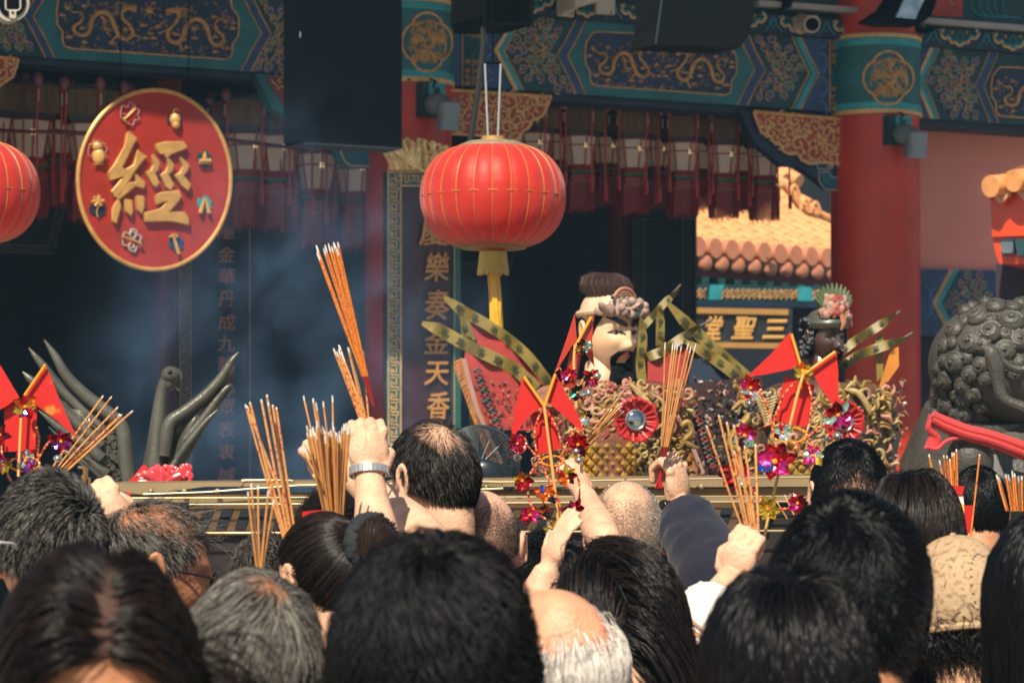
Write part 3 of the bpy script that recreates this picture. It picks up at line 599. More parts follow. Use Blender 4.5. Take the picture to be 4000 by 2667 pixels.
def emblem(kind, cx, cy):
    g = MB(); q = lambda pts, w, mi=0, off=.015, s=3, tp=None: g.line(RS, [(cx+a, cy+b) for a, b in pts], w, off, mi, 6, s, tp)
    cloud = [(-36, -10), (-30, -30), (-10, -24), (-4, -42), (16, -38), (20, -20), (36, -14), (30, 6), (38, 22), (18, 26), (12, 44), (-10, 38), (-16, 22), (-34, 18), (-36, -10)]
    if kind == 0: q(cloud, 6, 1); q([(-22, 22), (6, -4), (22, -20)], 7, 0, .03, 0); q([(-16, 34), (-26, 20), (-10, 16)], 6, 0, .03); q([(-30, 0), (-10, 4), (10, -20), (8, -34)], 5, 1)
    if kind == 1: g.poly(RS, [(cx+a*.8, cy+b*.75) for a, b in cloud], 0, .01, 1); g.ell(RS(cx, cy-4, .02), (.036, .02, .04), 0); g.ell(RS(cx+3, cy+16, .02), (.028, .02, .03), 0); q([(0, -20), (-6, -34), (6, -44), (14, -36)], 6, 0, .02)
    if kind == 2: q(cloud, 5, 1); g.ell(RS(cx+2, cy+18, .02), (.042, .02, .052), 0); g.ell(RS(cx-4, cy-20, .02), (.034, .02, .03), 0); q([(-34, -26), (30, -30)], 6, 0, .02); q([(-14, -48), (-18, -30)], 5, 0, .02); q([(-18, 50), (20, 50)], 7, 0, .02)
    if kind == 3: g.poly(RS, [(cx+a*.8, cy+b*.8) for a, b in cloud], 0, .01, 1); q([(-22, 12), (22, 10)], 24, 0, .02, 0); q([(0, 12), (0, -14), (2, -28)], 20, 0, .02, 0, (1, .8, .2))
    if kind == 4: g.poly(RS, [(cx+a*.9, cy+14+b*.7) for a, b in cloud], 0, .01, 1); [q([(0, -20), (24*math.cos(k), -20+22*math.sin(k))], 15, 0, .02, 0) for k in range(6)]; q([(2, 0), (-4, 20), (0, 44)], 5, 0, .02)
    if kind == 5: g.poly(RS, [(cx+a*.8, cy-8+b*.75) for a, b in cloud], 0, .008, 1); q([(0, -28), (-18, 30)], 15, 0, .02, 0, (.6, 1, 1.2)); q([(2, -28), (18, 30)], 15, 0, .02, 0, (.6, 1, 1.2))
    if kind == 6: q(cloud, 7, 1); q([(-40, -16), (38, 14)], 9, 0, .03, 0); q([(-10, -22), (6, -6), (14, -24), (0, -34), (-10, -22)], 7, 1, .02); q([(-4, 8), (-14, 24), (4, 30), (8, 14)], 7, 1, .02)
    if kind == 7: g.poly(RS, [(cx+4+a*.8, cy+b*.9) for a, b in cloud], 0, .008, 1); q([(-10, -38), (14, 42)], 12, 0, .02, 0, (1, 1, 1.3)); q([(-24, -24), (4, -34), (6, -22)], 9, 0, .02)
    g.build('emblem', [gold, [mat('emblem_pink', '#a8706e', .5), BLUED, mat('emblem_pink', '#a8706e'), TEALD, BLUED, TEALB, mat('emblem_white', '#a89d93', .5), BLUE][kind]], rs)
for k, (x, y) in enumerate(((508, 444), (683, 470), (382, 592), (800, 620), (382, 805), (800, 803), (516, 938), (685, 950))): emblem(k, x, y)
m = MB()
for x in (470, 736): m.tube([RS(x, 400, -.08), RS(x, -300, -.08)], .0035, 6)
m.build('hanging_cable', BLACKN, rs)
# ---------------------------------------------------------------- dark hanging loudspeaker screens
DP = Plane(1370, 300, 16.6, 27)
dp = thing('hanging_screen', 'large dark navy panel hanging in front of the left-hand column', 'screen', DP(1370, 565))
m = MB(); m.poly(DP, [(1172, -500), (1570, -500), (1570, 578), (1190, 556), (1172, 545)], -.25, 0); m.build('panel', BLACKN, dp, False)
m = MB(); m.poly(DP, [(1190, 556), (1570, 578), (1570, 583), (1190, 561)], -.24, .01); m.build('bottom_trim', mat('steel_trim', '#2c3740', .5), dp, False)
m = MB(); m.line(DP, [(1173, 125), (1173, 148)], 5, .01); m.build('status_lamp', mat('lamp_white', '#7d8790', .4), dp)
sp = thing('loudspeaker', 'dark square loudspeaker hanging above the strings of the big red lantern', 'loudspeaker', DP(1980, 90, .5))
m = MB(); m.poly(DP, [(1880, -200), (2085, -200), (2085, 98), (1895, 98), (1880, 60)], .2, .6); m.build('cabinet', mat('black_cabinet', '#0b0e10', .9, spec=.1), sp, False)
m = MB(); [m.poly(DP, [(1900, y), (2070, y), (2070, y+3), (1900, y+3)], .6, .606) for y in range(-150, 90, 12)]; m.build('grille', BLACKN, sp, False)
s2 = thing('hanging_screen', 'slanted dark grey panel hanging over the middle dragon beam', 'screen', DP(2760, 190, .3))
m = MB(); m.poly(DP, [(2620, -300), (2960, -300), (2945, 60), (2925, 140), (2890, 188), (2555, 175), (2570, 120)], -.1, .2); m.build('panel', mat('dark_grey_panel', '#101315', .9, spec=.1), s2, False)
m = MB(); m.line(DP, [(2626, -300), (2562, 172)], 8, .2); m.build('edge_trim', mat('steel_trim', '#2c3740', .5), s2)
wb = thing('wall_bracket', 'pale grey steel bracket bolted over the middle beam', 'bracket', FA(2290, 60, .3))
m = MB(); m.poly(FA, [(2184, -80), (2246, -80), (2246, 20), (2240, 68), (2184, 60)], .08, .12); m.poly(FA, [(2330, -80), (2402, -80), (2402, 58), (2330, 54)], .08, .12); m.build('plate', STEELW, wb, False)
m = MB(); m.poly(FA, [(2246, -80), (2360, -80), (2350, 4), (2290, 20), (2246, 34)], .12, .4); m.build('arm', STEELW, wb, False)
m = MB()
for x, y in ((2194, 12), (2234, 54), (2194, 52), (2388, 48)): m.ell(FA(x, y, .125), (.007, .007, .007))
m.build('bolt', BLACKN, wb)
# light rails, floodlight, camera
for x0, y0, x1, y1, lb in ((2966, 12, 3405, 44, 'long pale grey light rail above the beam, left of the floodlight'), (3596, 78, 4100, 118, 'long pale grey light rail above the beam at the upper right corner')):
    m = MB(); m.poly(FA, [(x0, y0-11), (x1, y1-11), (x1, y1+11), (x0, y0+11)], .12, .2); o = m.build('light_rail', GREYR, None, False); tag(o, lb, 'light rail', 'light rails')
m = MB(); m.poly(FA, [(3070, -20), (3100, -20), (3092, 30), (3066, 30)], .1, .25); tag(m.build('cable_clip', BLACKN, None, False), 'short black clip crossing the left light rail', 'clip')
fl = thing('floodlight', 'tilted floodlight with bright glass above the right-hand column', 'floodlight', FA(3540, 60, .6))
m = MB(); m.poly(FA, [(3478, 30), (3560, -120), (3700, -120), (3640, 60), (3590, 100), (3470, 92), (3400, 80)], .3, .5); m.build('housing', BLACKN, fl, False)
m = MB(); m.poly(FA, [(3500, 68), (3545, -30), (3628, -30), (3600, 20), (3576, 76)], .5, .515); m.build('glass', mat('lamp_glass', '#a9bcc2', .12, var=.35, vs=14, metal=.5), fl, False)
m = MB(); m.poly(FA, [(3420, 90), (3660, 108), (3640, 128), (3430, 118)], .1, .3); m.build('mount', BLACKN, fl, False)
cc = thing('security_camera', 'pale cylindrical security camera fixed to the cloud band above the beam', 'camera', FA(3160, 110, .1))
m = MB(); c0 = FA(3130, 88, .08); c1 = FA(3172, 96, .34)
m.poly(FA, [(3108, 66), (3150, 62), (3150, 128), (3110, 124)], .07, .12); m.build('base_plate', STEELW, cc, False)
m = MB(); m.tube([c0, c1], .068, 20); m.build('barrel', STEELW, cc); m = MB(); m.tube([c1+FA.n*.0, c1+unit(c1-c0)*.02], .05, 20); m.build('lens', BLACKN, cc)
dm = thing('device_housing', 'round pale-rimmed black device with a square face at the top left corner', 'device', P(45, 40, 16))  # unidentified round device, treated as a lamp housing
DC = Plane(45, 30, 16, 20)
m = MB(); m.poly(DC, ellp(45, 10, 70, 74, 40), -.12, 0); m.build('shell', STEELW, dm, False)
m = MB(); m.poly(DC, ellp(47, 8, 55, 60, 40), 0, .01); m.build('face', BLACKN, dm, False)
m = MB(); m.line(DC, [(22, -20), (22, 34), (30, 42), (72, 42), (80, 34), (80, -20)], 7, .015); m.poly(DC, [(36, 42), (64, 42), (62, 72), (38, 72)], .01, .02); m.build('frame', STEELW, dm)
m = MB(); m.ell(DC(50, 50, .02), (.008,)*3); m.build('screw', BLACKN, dm)
# spotlights on the columns
def spot(bx0, by0, bx1, by1, lx, ly, lw, lh, lb):
    t = thing('spotlight', lb, 'spotlight', FA((bx0+bx1)/2, by1, .3), 'spotlights on the columns')
    m = MB(); m.poly(FA, [(bx0, by0), (bx1, by0+4), (bx1, by1+2), (bx0, by1)], .2, .4, 0); m.build('back_box', TEALD, t, False)
    m = MB(); m.poly(FA, [(bx0+28, by0+2), (bx1, by0+4), (bx1, by0+20), (bx0+46, by0+20), (bx0+46, by1-8), (bx0+28, by1-8)], .4, .408); m.poly(FA, [(bx1-22, by0+22), (bx1, by0+22), (bx1, by1-14), (bx1-22, by1-14)], .4, .408); m.build('box_trim', TEALB, t, False)
    k = FA.k(lx, ly); o = .52; c = FA(lx, ly, o); A = basis(unit((0.05, -.12, 1)), FA.u); w_ = lw*k/2; h_ = lh*k/2
    m = MB(); m.lathe([(w_*.8, h_*1.05), (w_, h_*.9), (w_, .02), (w_*.97, .01), (w_*.97, -.01), (w_, -.02), (w_, -h_), (w_*.85, -h_), (w_*.8, -h_*.8)], c, 28, 0, A); m.build('lamp_body', GREY, t)
    m = MB(); m.tube([c+np.array((0, 0, h_*1.0)), c+np.array((-.05, 0, h_*1.25)), FA(lx-45, ly-lh*.5, .45), FA(lx-58, ly-lh*.25, .42)], .035, 10); m.ell(FA(lx-48, ly-lh*.42, .47), (.085, .05, .085)); m.build('swivel_arm', mat('dark_cast_metal', '#56605f', .5), t)
    m = MB(); m.tube([FA(lx-60, by0+20, .45), FA(lx-50, by0-4, .46), FA(lx-75, by0-14, .3), FA(lx-160, by0-10, .3)], .008, 6); m.build('cable', BLACKN, t)
spot(1648, 322, 1740, 455, 1752, 454, 88, 108, 'grey cylinder spotlight on a teal box on the left-hand column')
spot(3472, 450, 3560, 565, 3578, 566, 84, 100, 'grey cylinder spotlight on a teal box on the right-hand column')
m = MB(); m.tube([P(1885, 200, 16.4), P(1868, 350, 16.4), P(1836, 560, 16.4)], .018, 8); m.tube([P(1885, 200, 16.4), P(1900, -200, 16.4)], .018, 8); tag(m.build('conduit', mat('black_conduit', '#20211f', .5), None), 'thin black conduit slanting down beside the lantern strings', 'conduit')
# ---------------------------------------------------------------- far right: pink wall, lower beam
PW = Plane(3800, 700, 23.5, 10)
pw = thing('side_hall', 'pink plastered hall wall with painted beam below it, right of the red column', 'building', PW(3800, 1800)*np.array((1, 1, 0)))
m = MB(); m.poly(PW, [(3500, 100), (4700, 100), (4700, 1070), (3500, 1052)], -.3, 0); m.build('pink_wall', PINK, pw, False)
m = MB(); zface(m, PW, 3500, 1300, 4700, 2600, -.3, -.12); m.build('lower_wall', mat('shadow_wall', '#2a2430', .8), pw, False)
PW2 = Plane(3800, 700, 23.5, 10); PW2.o = PW.o+PW.n*.05
def B2(x, v): return (x, 1312+(1050+.022*(x-3570)-1312)*v)
m = MB(); m.poly(PW, [B2(3500, 0), B2(4700, 0), B2(4700, 1), B2(3500, 1)], -.2, .05); lb = m.build('painted_beam', BLUE, pw, False)
PLf = PW2; BBf = B2; PS = .9
g = MB(); g.poly(PLf, [BBf(3576, 0), BBf(3596, 0), BBf(3596, 1), BBf(3576, 1)], 0, .004, 1); chev(g, 3708, 3640, 16, 3, .005); chev(g, 3722, 3654, 24, 2, .004); chev(g, 3748, 3680, 12, 1, .004); chev(g, 3905, 3990, -22, 4, .004)
chev(g, 3950, 3950, 3, 0, .004); g.build('painted_panel', [TEAL, TEALD, TEALB, GOLDD, BLUEL], lb, False)
g = MB(); spiral_field(g, [(3752, .02), (3690, .5), (3752, .98), (3860, .98), (3930, .5), (3900, .02)], 24); spiral_field(g, [(3960, .05), (3930, .5), (3960, .95), (4100, .95), (4100, .05)], 24)
for xa, s in ((3612, 1), (3660, -1)):
    for v in (.5,): x, y = BBf(xa, v); g.line(PLf, [(x+s*30*math.cos(t), y+60*math.sin(t)) for t in np.linspace(-1.5, 1.5, 9)], 6, .006, 3, 5)
g.build('curl_pattern', [BLUE, TEAL, GOLDD, BLUEL], lb)
PLf = FA; BBf = BB; PS = 1.0
# red-walled tiled pier corner, sunlit, at the right edge
RC = Plane(3900, 800, 17.0, -25)
rc = thing('tiled_pier', 'sunlit orange-red pier capped with round yellow roof tiles at the right edge', 'pier', RC(3950, 1800)*np.array((1, 1, 0)))
m = MB(); m.poly(RC, [(3868, 760), (4300, 700), (4300, 910), (3876, 925)], -.5, 0); m.poly(RC, [(3876, 925), (4300, 910), (4300, 1040), (3905, 1030), (3890, 990)], -.5, -.03); m.build('red_wall', mat('sunlit_red_paint', '#d8431c', .3, var=.1, coat=.3), rc, False)
m = MB(); m.poly(RC, [(3860, 700), (4200, 560), (4200, 700), (3866, 778)], -.3, .04); m.build('tile_bed', mat('tile_bed', '#7c4a2c', .6), rc, False)
for x, y in ((3868, 728), (3958, 706), (4040, 690)):
    m = MB(); c = RC(x, y, .16); m.tube([c, c-RC.n*.6+RC.u*.25+np.array((0, 0, .08))], .066, 16, cap=True); m.build('round_tile', mat('yellow_glazed_tile', '#dc9a60', .28, var=.15, vs=14), rc)
for x, y in ((3910, 762), (4000, 745)):
    m = MB(); m.poly(RC, [(x-38, y-30), (x+34, y-38), (x+36, y-4), (x+14, y+20), (x-2, y+36), (x-16, y+22), (x-36, y+2)], .06, .1); m.line(RC, [(x-20, y-14), (x, y+14), (x+20, y-18)], 6, .1); m.build('drip_tile', mat('drip_tile', '#c98a6c', .4, var=.2, vs=20), rc)
m = MB(); m.poly(RC, [(3906, 935), (3958, 932), (3962, 990), (3914, 996)], -.02, .03, 0); m.poly(RC, [(3962, 935), (4300, 930), (4300, 985), (3975, 1000)], -.02, .03, 1)
for k in range(7): m.line(RC, [(3915+6*k, 945), (3912+7*k, 966), (3920+5*k, 988)], 3, .035, 2, 5, 3)
m.build('painted_bracket', [BLUED, TEALD, mat('pale_paint', '#8a9a9c')], rc, False)
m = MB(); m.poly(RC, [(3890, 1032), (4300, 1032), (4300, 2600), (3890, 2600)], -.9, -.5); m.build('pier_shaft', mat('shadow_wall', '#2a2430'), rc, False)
# ---------------------------------------------------------------- sunlit pavilion seen through the hall
RF = Plane(2950, 990, 32, 45)
pv = thing('tiled_pavilion', 'pavilion with sunlit orange-yellow tiled roof seen through the hall, dark gold-lettered board under its eaves', 'pavilion', RF(2950, 1800)*np.array((1, 1, 0)))
TY = mat('orange_yellow_tile', '#e6a068', .3, var=.14, vs=5, bump=.2, bs=30); TYD = mat('tile_valley', '#a96c36', .5, var=.25, vs=8); TPK = mat('tile_end', '#cc8664', .4, var=.12, vs=10)
e0 = RF(2650, 958); e1 = RF(3420, 1024); eu = (e1-e0)/np.linalg.norm(e1-e0); en = -RF.n*np.array((1, 1, 0)); L = np.linalg.norm(e1-e0)
def roofp(a, t, h=0.0):
    rr = 4.6*t; return e0+eu*a+en*rr+np.array((0, 0, 1.75*t+.55*t*t+h))
rt = MB(); rb = MB(); nrow = int(L/.28)
rb.add([roofp(a, t, -.02) for t in np.linspace(0, .42, 10) for a in (0, L+1.2)], [(2*i, 2*i+1, 2*i+3, 2*i+2) for i in range(9)])
rb.build('tile_bed', TYD, pv)
def pxof(p):
    v = V3(p)-CAMP; d = v@_f; return CX+F*(v@_r)/d, CY-F*(v@_u)/d
def hipy(x): return np.interp(x, (2700, 3060, 3100, 3120, 3160, 3200, 3262, 3500), (700, 722, 768, 800, 828, 838, 862, 1010))
for k in range(-2, nrow+20):
    a = k*.28
    for q in range(16):
        t0, t1 = q/16, (q+1)/16+.003
        x, y = pxof(roofp(a, t1))
        if x < 3060 and y < 640 or (x >= 3060 and y < hipy(x)): continue
        rt.tube([roofp(a, t0), roofp(a, (t0+t1)/2), roofp(a, t1)], [.094, .092, .082], 12, 0)
rt.build('cover_tile', TY, pv)
m = MB(); n_ = MB()
for k in range(-2, nrow+2):
    a = k*.28; p = roofp(a, 0); m.tube([p-en*.06, p+en*.1], .112, 16)
    p = roofp(a+.14, 0, -.17)-en*.02
    n_.ell(p, (.125, .04, .09), 0, 12, 6, np.stack([eu, en, (0, 0, 1)], 1)); q = roofp(a, .03, .09); n_.ell(q, (.02, .02, .03), 0, 6, 4)
m.build('round_tile_end', TPK, pv); n_.build('drip_tile', TPK, pv)
m = MB(); dz = np.array((0, 0, 1.0))
def slab(mb, h0, h1, o, mi=0):
    A = e0+en*o+dz*h0; mb.prism(np.array([A, A+eu*L, A+eu*L+dz*(h1-h0), A+dz*(h1-h0)]), en*.3, mi)
slab(m, -.32, -.12, .12); m.build('eave_board', REDD, pv, False)
m = MB(); slab(m, -.5, -.3, .3); m.build('rafter_board', TEALD, pv, False)
m = MB()
for k in range(int(L/.28)): c = e0+eu*(k*.28)+en*.2+dz*-.375; m.box(c, (.12, .2, .12), np.stack([eu, en, dz], 1))
m.build('rafter_end', mat('pale_teal_paint', '#6fb2a0', .5, var=.2, vs=20), pv, False)
PB = Plane(2950, 1150, 31.5, 27)
m = MB(); m.poly(PB, [(2640, 1108), (3420, 1124), (3420, 1186), (2640, 1180)], -.2, 0, 0); m.poly(PB, [(2640, 1180), (3420, 1186), (3420, 1204), (2640, 1196)], -.2, .03, 1); pb = m.build('painted_beam', [TEALD, BLUED], pv, False)
g = MB(); g.poly(PB, [(2776, 1112), (2830, 1113), (2816, 1172), (2770, 1170)], 0, .01, 1); g.poly(PB, [(3118, 1120), (3170, 1121), (3180, 1176), (3120, 1175)], 0, .01, 1)
for k in range(26):
    x = 2725+21*k; y = 1146+.01*(x-2725)
    if 2765 < x < 2830 or 3115 < x < 3185: continue
    g.line(PB, [(x+(11-8*q/8)*math.cos(k+q*.9), y+(16-12*q/8)*math.sin(k+q*.9)) for q in range(9)], 6, .012, 0, 5, 2)
    g.line(PB, [(x-12, y-18), (x, y-8), (x+12, y-20)], 5, .012, 0, 5, 2); g.line(PB, [(x-12, y+20), (x, y+8), (x+12, y+22)], 5, .012, 0, 5, 2)
g.build('gilt_scrolls', [GOLDD, TEALB], pb)
PS_ = Plane(2900, 1280, 30.5, 27)
m = MB(); m.poly(PS_, [(2640, 1196), (3096, 1204), (3092, 1366), (2640, 1356)], -.1, 0); bd = m.build('name_board', mat('board_black', '#2b2f35', .5, var=.2), pv, False)
m = MB(); m.poly(PS_, [(2640, 1200), (3080, 1208), (3080, 1230), (2640, 1222)], 0, .04); m.poly(PS_, [(2640, 1334), (3080, 1340), (3076, 1362), (2640, 1355)], 0, .04); m.build('board_frame', mat('board_gold', '#b98b4c', .5, var=.1), bd, False)
g = MB(); writech(g, PS_, '堂', 2756, 1234, 2822, 1330, 0, .04, 0, .25, .03); writech(g, PS_, '聖', 2866, 1238, 2952, 1326, 0, .04, 0, .25, .03); writech(g, PS_, '三', 2986, 1248, 3074, 1324, 0, .04, 0, .2, .04)
g.build('board_lettering', mat('letter_gold', '#dca85c', .5, var=.08), bd)
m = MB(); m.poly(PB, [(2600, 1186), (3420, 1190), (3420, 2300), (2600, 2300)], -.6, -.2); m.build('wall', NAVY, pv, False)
m = MB(); tt = [roofp(a, 1.0, .1) for a in (-.5, 3.2, 3.6)]; m.tube(tt, .2, 10); m.build('ridge', TY, pv)
# hip ridge stepping down to the right, with its little figures
m = MB(); RG = Plane(3150, 800, 31.5, 27); hp = [(2960, 738), (3060, 722), (3098, 768), (3120, 800), (3160, 828), (3200, 838), (3262, 862)]
m.line(RG, hp, 34, -.2, 0, 8); rd = m.build('hip_ridge', TY, pv)
for x, y in ((3098, 740), (3142, 795), (3180, 806)): 
    g = MB(); g.line(RG, [(x-14, y+26), (x-6, y-4), (x+8, y-14), (x+18, y+4), (x+26, y+30)], 16, -.15, 0, 6, 3); g.build('ridge_figure', TY, pv)
NW = Plane(3150, 700, 48, 27); m = MB(); m.poly(NW, [(2600, 300), (3500, 300), (3500, 2000), (2600, 2000)], -.2, 0); o = m.build('rear_hall', mat('rear_shade_black', '#0b1016', .9), None, False); tag(o, 'dark hall behind the sunlit tiled pavilion roof, shade put into its black colour', 'building')  # sun reaches this plane; its black base colour stands in for shade
# ---------------------------------------------------------------- ground
m = MB(); m.add([(-600, -60, 0), (600, -60, 0), (600, 900, 0), (-600, 900, 0)], [(0, 1, 2, 3)]); o = m.build('ground', mat('stone_paving', '#8e877b', .8, var=.2, vs=.8, bump=.3, bs=8), None, False); o['kind'] = 'structure'
# ---------------------------------------------------------------- palace lanterns under the beams
HEXR = [(math.cos(R(60*k+30)), math.sin(R(60*k+30))) for k in range(6)]
BROWN = mat('brown_bead_fringe', '#5f4426', .6, var=.45, vs=60, stretch=(1, 1, .05)); RIB = mat('red_ribbon', '#a32720', .5, var=.2, vs=20, stretch=(1, 1, .1)); TAS = mat('red_tassel', '#771b1b', .6, var=.35, vs=90, stretch=(1, 1, .04))
GLS = mat('painted_glass', '#9c9186', .3, col2='#5d7a70', vs=16, thresh=(.58, .7), emit='#ffd9a8', es=.03); RFR = mat('red_lantern_frame', '#8a2420', .45)
def hexring(mb, r0, z0, r1, z1, mi=0, th=.008):
    V = [(x*r, y*r, z) for r, z in ((r0, z0), (r1, z1), (max(r1-th, .001), z1), (max(r0-th, .001), z0)) for x, y in HEXR]
    mb.add(V, [(a*6+k, a*6+(k+1) % 6, ((a+1) % 4)*6+(k+1) % 6, ((a+1) % 4)*6+k) for a in range(4) for k in range(6)], mi)
def strips(mb, r, z0, z1, n, mi=0, ragged=.03, wd=.6):
    for k in range(n):
        t = k/n*6; s = int(t); f = t-s; a, b = HEXR[s], HEXR[(s+1) % 6]; x, y = (a[0]+(b[0]-a[0])*f)*r, (a[1]+(b[1]-a[1])*f)*r
        e = unit((b[0]-a[0], b[1]-a[1], 0))*(r*6/n*wd/2); zz = z1-random.random()*ragged; p = V3((x, y, 0)); nrm = np.array((-e[1], e[0], 0)); nrm = unit(nrm)*.004
        mb.add([p-e+(0, 0, z0), p+e+(0, 0, z0), p+e*.8+(0, 0, zz), p-e*.8+(0, 0, zz), p+nrm+(0, 0, z0), p+nrm+(0, 0, zz)], [(0, 1, 2, 3), (0, 4, 5, 3)[::-1], (1, 2, 5, 4)[::-1]], mi)
def make_pl():
    t = thing('palace_lantern', 'palace lantern', 'lantern', (0, 0, 0), 'palace lanterns hung in rows under the beams')
    m = MB(); strips(m, .2, 0, -.165, 60, 0, .01, .95); m.build('bead_fringe', BROWN, t, False)
    m = MB(); hexring(m, .17, -.15, .16, -.2); hexring(m, .2, .012, .2, -.01); m.build('top_frame', mat('dark_lantern_wood', '#22202a', .5), t, False)
    m = MB(); hexring(m, .135, -.2, .088, -.43, 0, .004); gl = m.build('glass_panels', GLS, t, False)
    m = MB(); [m.box((0.0, s*.118-.0, -.28), (.022, .004, .032)) for s in (-1,)]; m.build('bulb_glow', mat('bulb_glow', '#f5dcb0', .5, emit='#ffdca0', es=.8), gl)
    m = MB()
    for x, y in HEXR: m.tube([(x*.137, y*.137, -.19), (x*.09, y*.09, -.44)], .007, 5)
    for r, z in ((.14, -.205), (.094, -.43), (.12, -.275)): 
        for k in range(6): m.tube([(HEXR[k][0]*r, HEXR[k][1]*r, z), (HEXR[(k+1) % 6][0]*r, HEXR[(k+1) % 6][1]*r, z)], .006, 5)
    m.build('frame', RFR, t)
    m = MB(); hexring(m, .105, -.43, .125, -.47, 0); hexring(m, .125, -.47, .08, -.5, 1); hexring(m, .11, -.5, .12, -.54, 0); hexring(m, .1, -.54, .125, -.56, 2); m.build('base_cup', [RFR, mat('lantern_green', '#3f6b4a', .5, var=.3), GOLD], t, False)
    m = MB(); strips(m, .125, -.555, -.76, 54, 0, .03, .85); m.build('tassel_fringe', TAS, t, False)
    for k in (0, 1, 2, 3, 4, 5):
        x, y = HEXR[k]; m = MB(); L = -.5-.04*(k % 3)
        m.box((x*.205, y*.205, (L-.02)/2), (.011, .008, abs(L))); m.box((x*.21, y*.21, L-.05), (.024, .02, .11)); m.ell((x*.22, y*.22, .02), (.03, .03, .04), 1, 8, 6)
        for q in range(4): m.ell((x*.235, y*.235, -.05-.018*q), (.006,)*3, 2, 6, 4)
        m.build('ribbon', [RIB, mat('pale_purple_knot', '#7c4a58', .6), mat('white_bead', '#c9c4c4', .3)], t, False)
    return t
def copytree(o, parent=None):
    c = o.copy(); COL.objects.link(c)
    if parent is not None: c.parent = parent; c.matrix_parent_inverse = o.matrix_parent_inverse
    for ch in list(o.children): copytree(ch, c)
    return c
pl0 = make_pl(); first = True
PLR = Plane(1594, 1000, 20.5, 27); PLR.o = FA.o-FA.n*.55; PLS = Plane(1594, 1000, 20.5, 27); PLS.o = FA.o-FA.n*1.5
rowR = [(2085, 'partly behind the top of the big red lantern'), (2262, 'just right of the big red lantern'), (2469, 'third along from the big red lantern'), (2665, 'left of the sunlit roof, in the middle bay'), (2826, 'its fringe hanging against the sunlit tiles'), (2984, 'rightmost, in front of the carved bracket')]
rowL = [(-40, 'cut by the left edge of the photo'), (112, 'above the cropped red lantern'), (345, 'half hidden behind the left edge of the round sign'), (965, 'right of the round sign, beside its rim'), (1090, 'beside the dark panel, right of the round sign'), (1235, 'below the dark panel in the smoke, left one'), (1388, 'below the dark panel beside the red column')]
n_pl = 0
for row, Pq, sc, dy in ((rowR, PLR, 1.0, 62), (rowL, PLR, 1.18, 118)):
    for x, lb in row:
        o = pl0 if n_pl == 0 else copytree(pl0); n_pl += 1
        y = bot(x)+dy+(60 if x > 1200 and x < 1400 else 0)-(x-2085)*.0*0
        p = Pq(x, y); o.location = p.tolist(); o.rotation_euler = (0, 0, R(27+random.uniform(-5, 5))); o.scale = (sc*random.uniform(.96, 1.02), )*2+(sc*1.0,)
        o['label'] = 'white glass palace lantern, '+lb
for x, sc, lb in ((20, 1.1, 'between the two leftmost ones'), (236, 1.1, 'left of the round sign'), (470, 1.1, 'hidden above the round sign'), (1160, 1.1, 'behind the lower corner of the dark panel'), (2180, .95, 'beside the big red lantern'), (2370, .95, 'behind the second and third'), (2570, .95, 'left of the sunlit roof'), (2750, .95, 'over the top left of the sunlit roof'), (2905, .95, 'over the middle of the sunlit roof')):
    o = copytree(pl0); p = PLS(x, bot(x)+(70 if x > 2000 else 126)); o.location = p.tolist(); o.rotation_euler = (0, 0, R(27)); o.scale = (sc,)*3
    o['label'] = 'dim palace lantern in the second row, '+lb
m = MB(); m.line(PLR, [(-300, 505), (440, 523)], 16, .2, 0, 5); m.line(PLR, [(880, 545), (1190, 585)], 16, .2, 0, 5); tag(m.build('hanging_rail', mat('maroon_rail', '#5a2126', .5), None), 'dark red rail crossing behind the round sign', 'rail')
m = MB(); m.line(PLR, [(-300, bot(-300)+112), (1440, bot(1440)+112)], 8, 0, 0, 5); tag(m.build('hanging_rail', BLACKN, None), 'thin dark pole from which the left palace lanterns hang', 'rail')
m = MB(); m.line(PLR, [(1757, bot(1757)+58), (3250, bot(3250)+58)], 8, 0, 0, 5); tag(m.build('hanging_rail', BLACKN, None), 'thin dark pole from which the middle palace lanterns hang', 'rail')
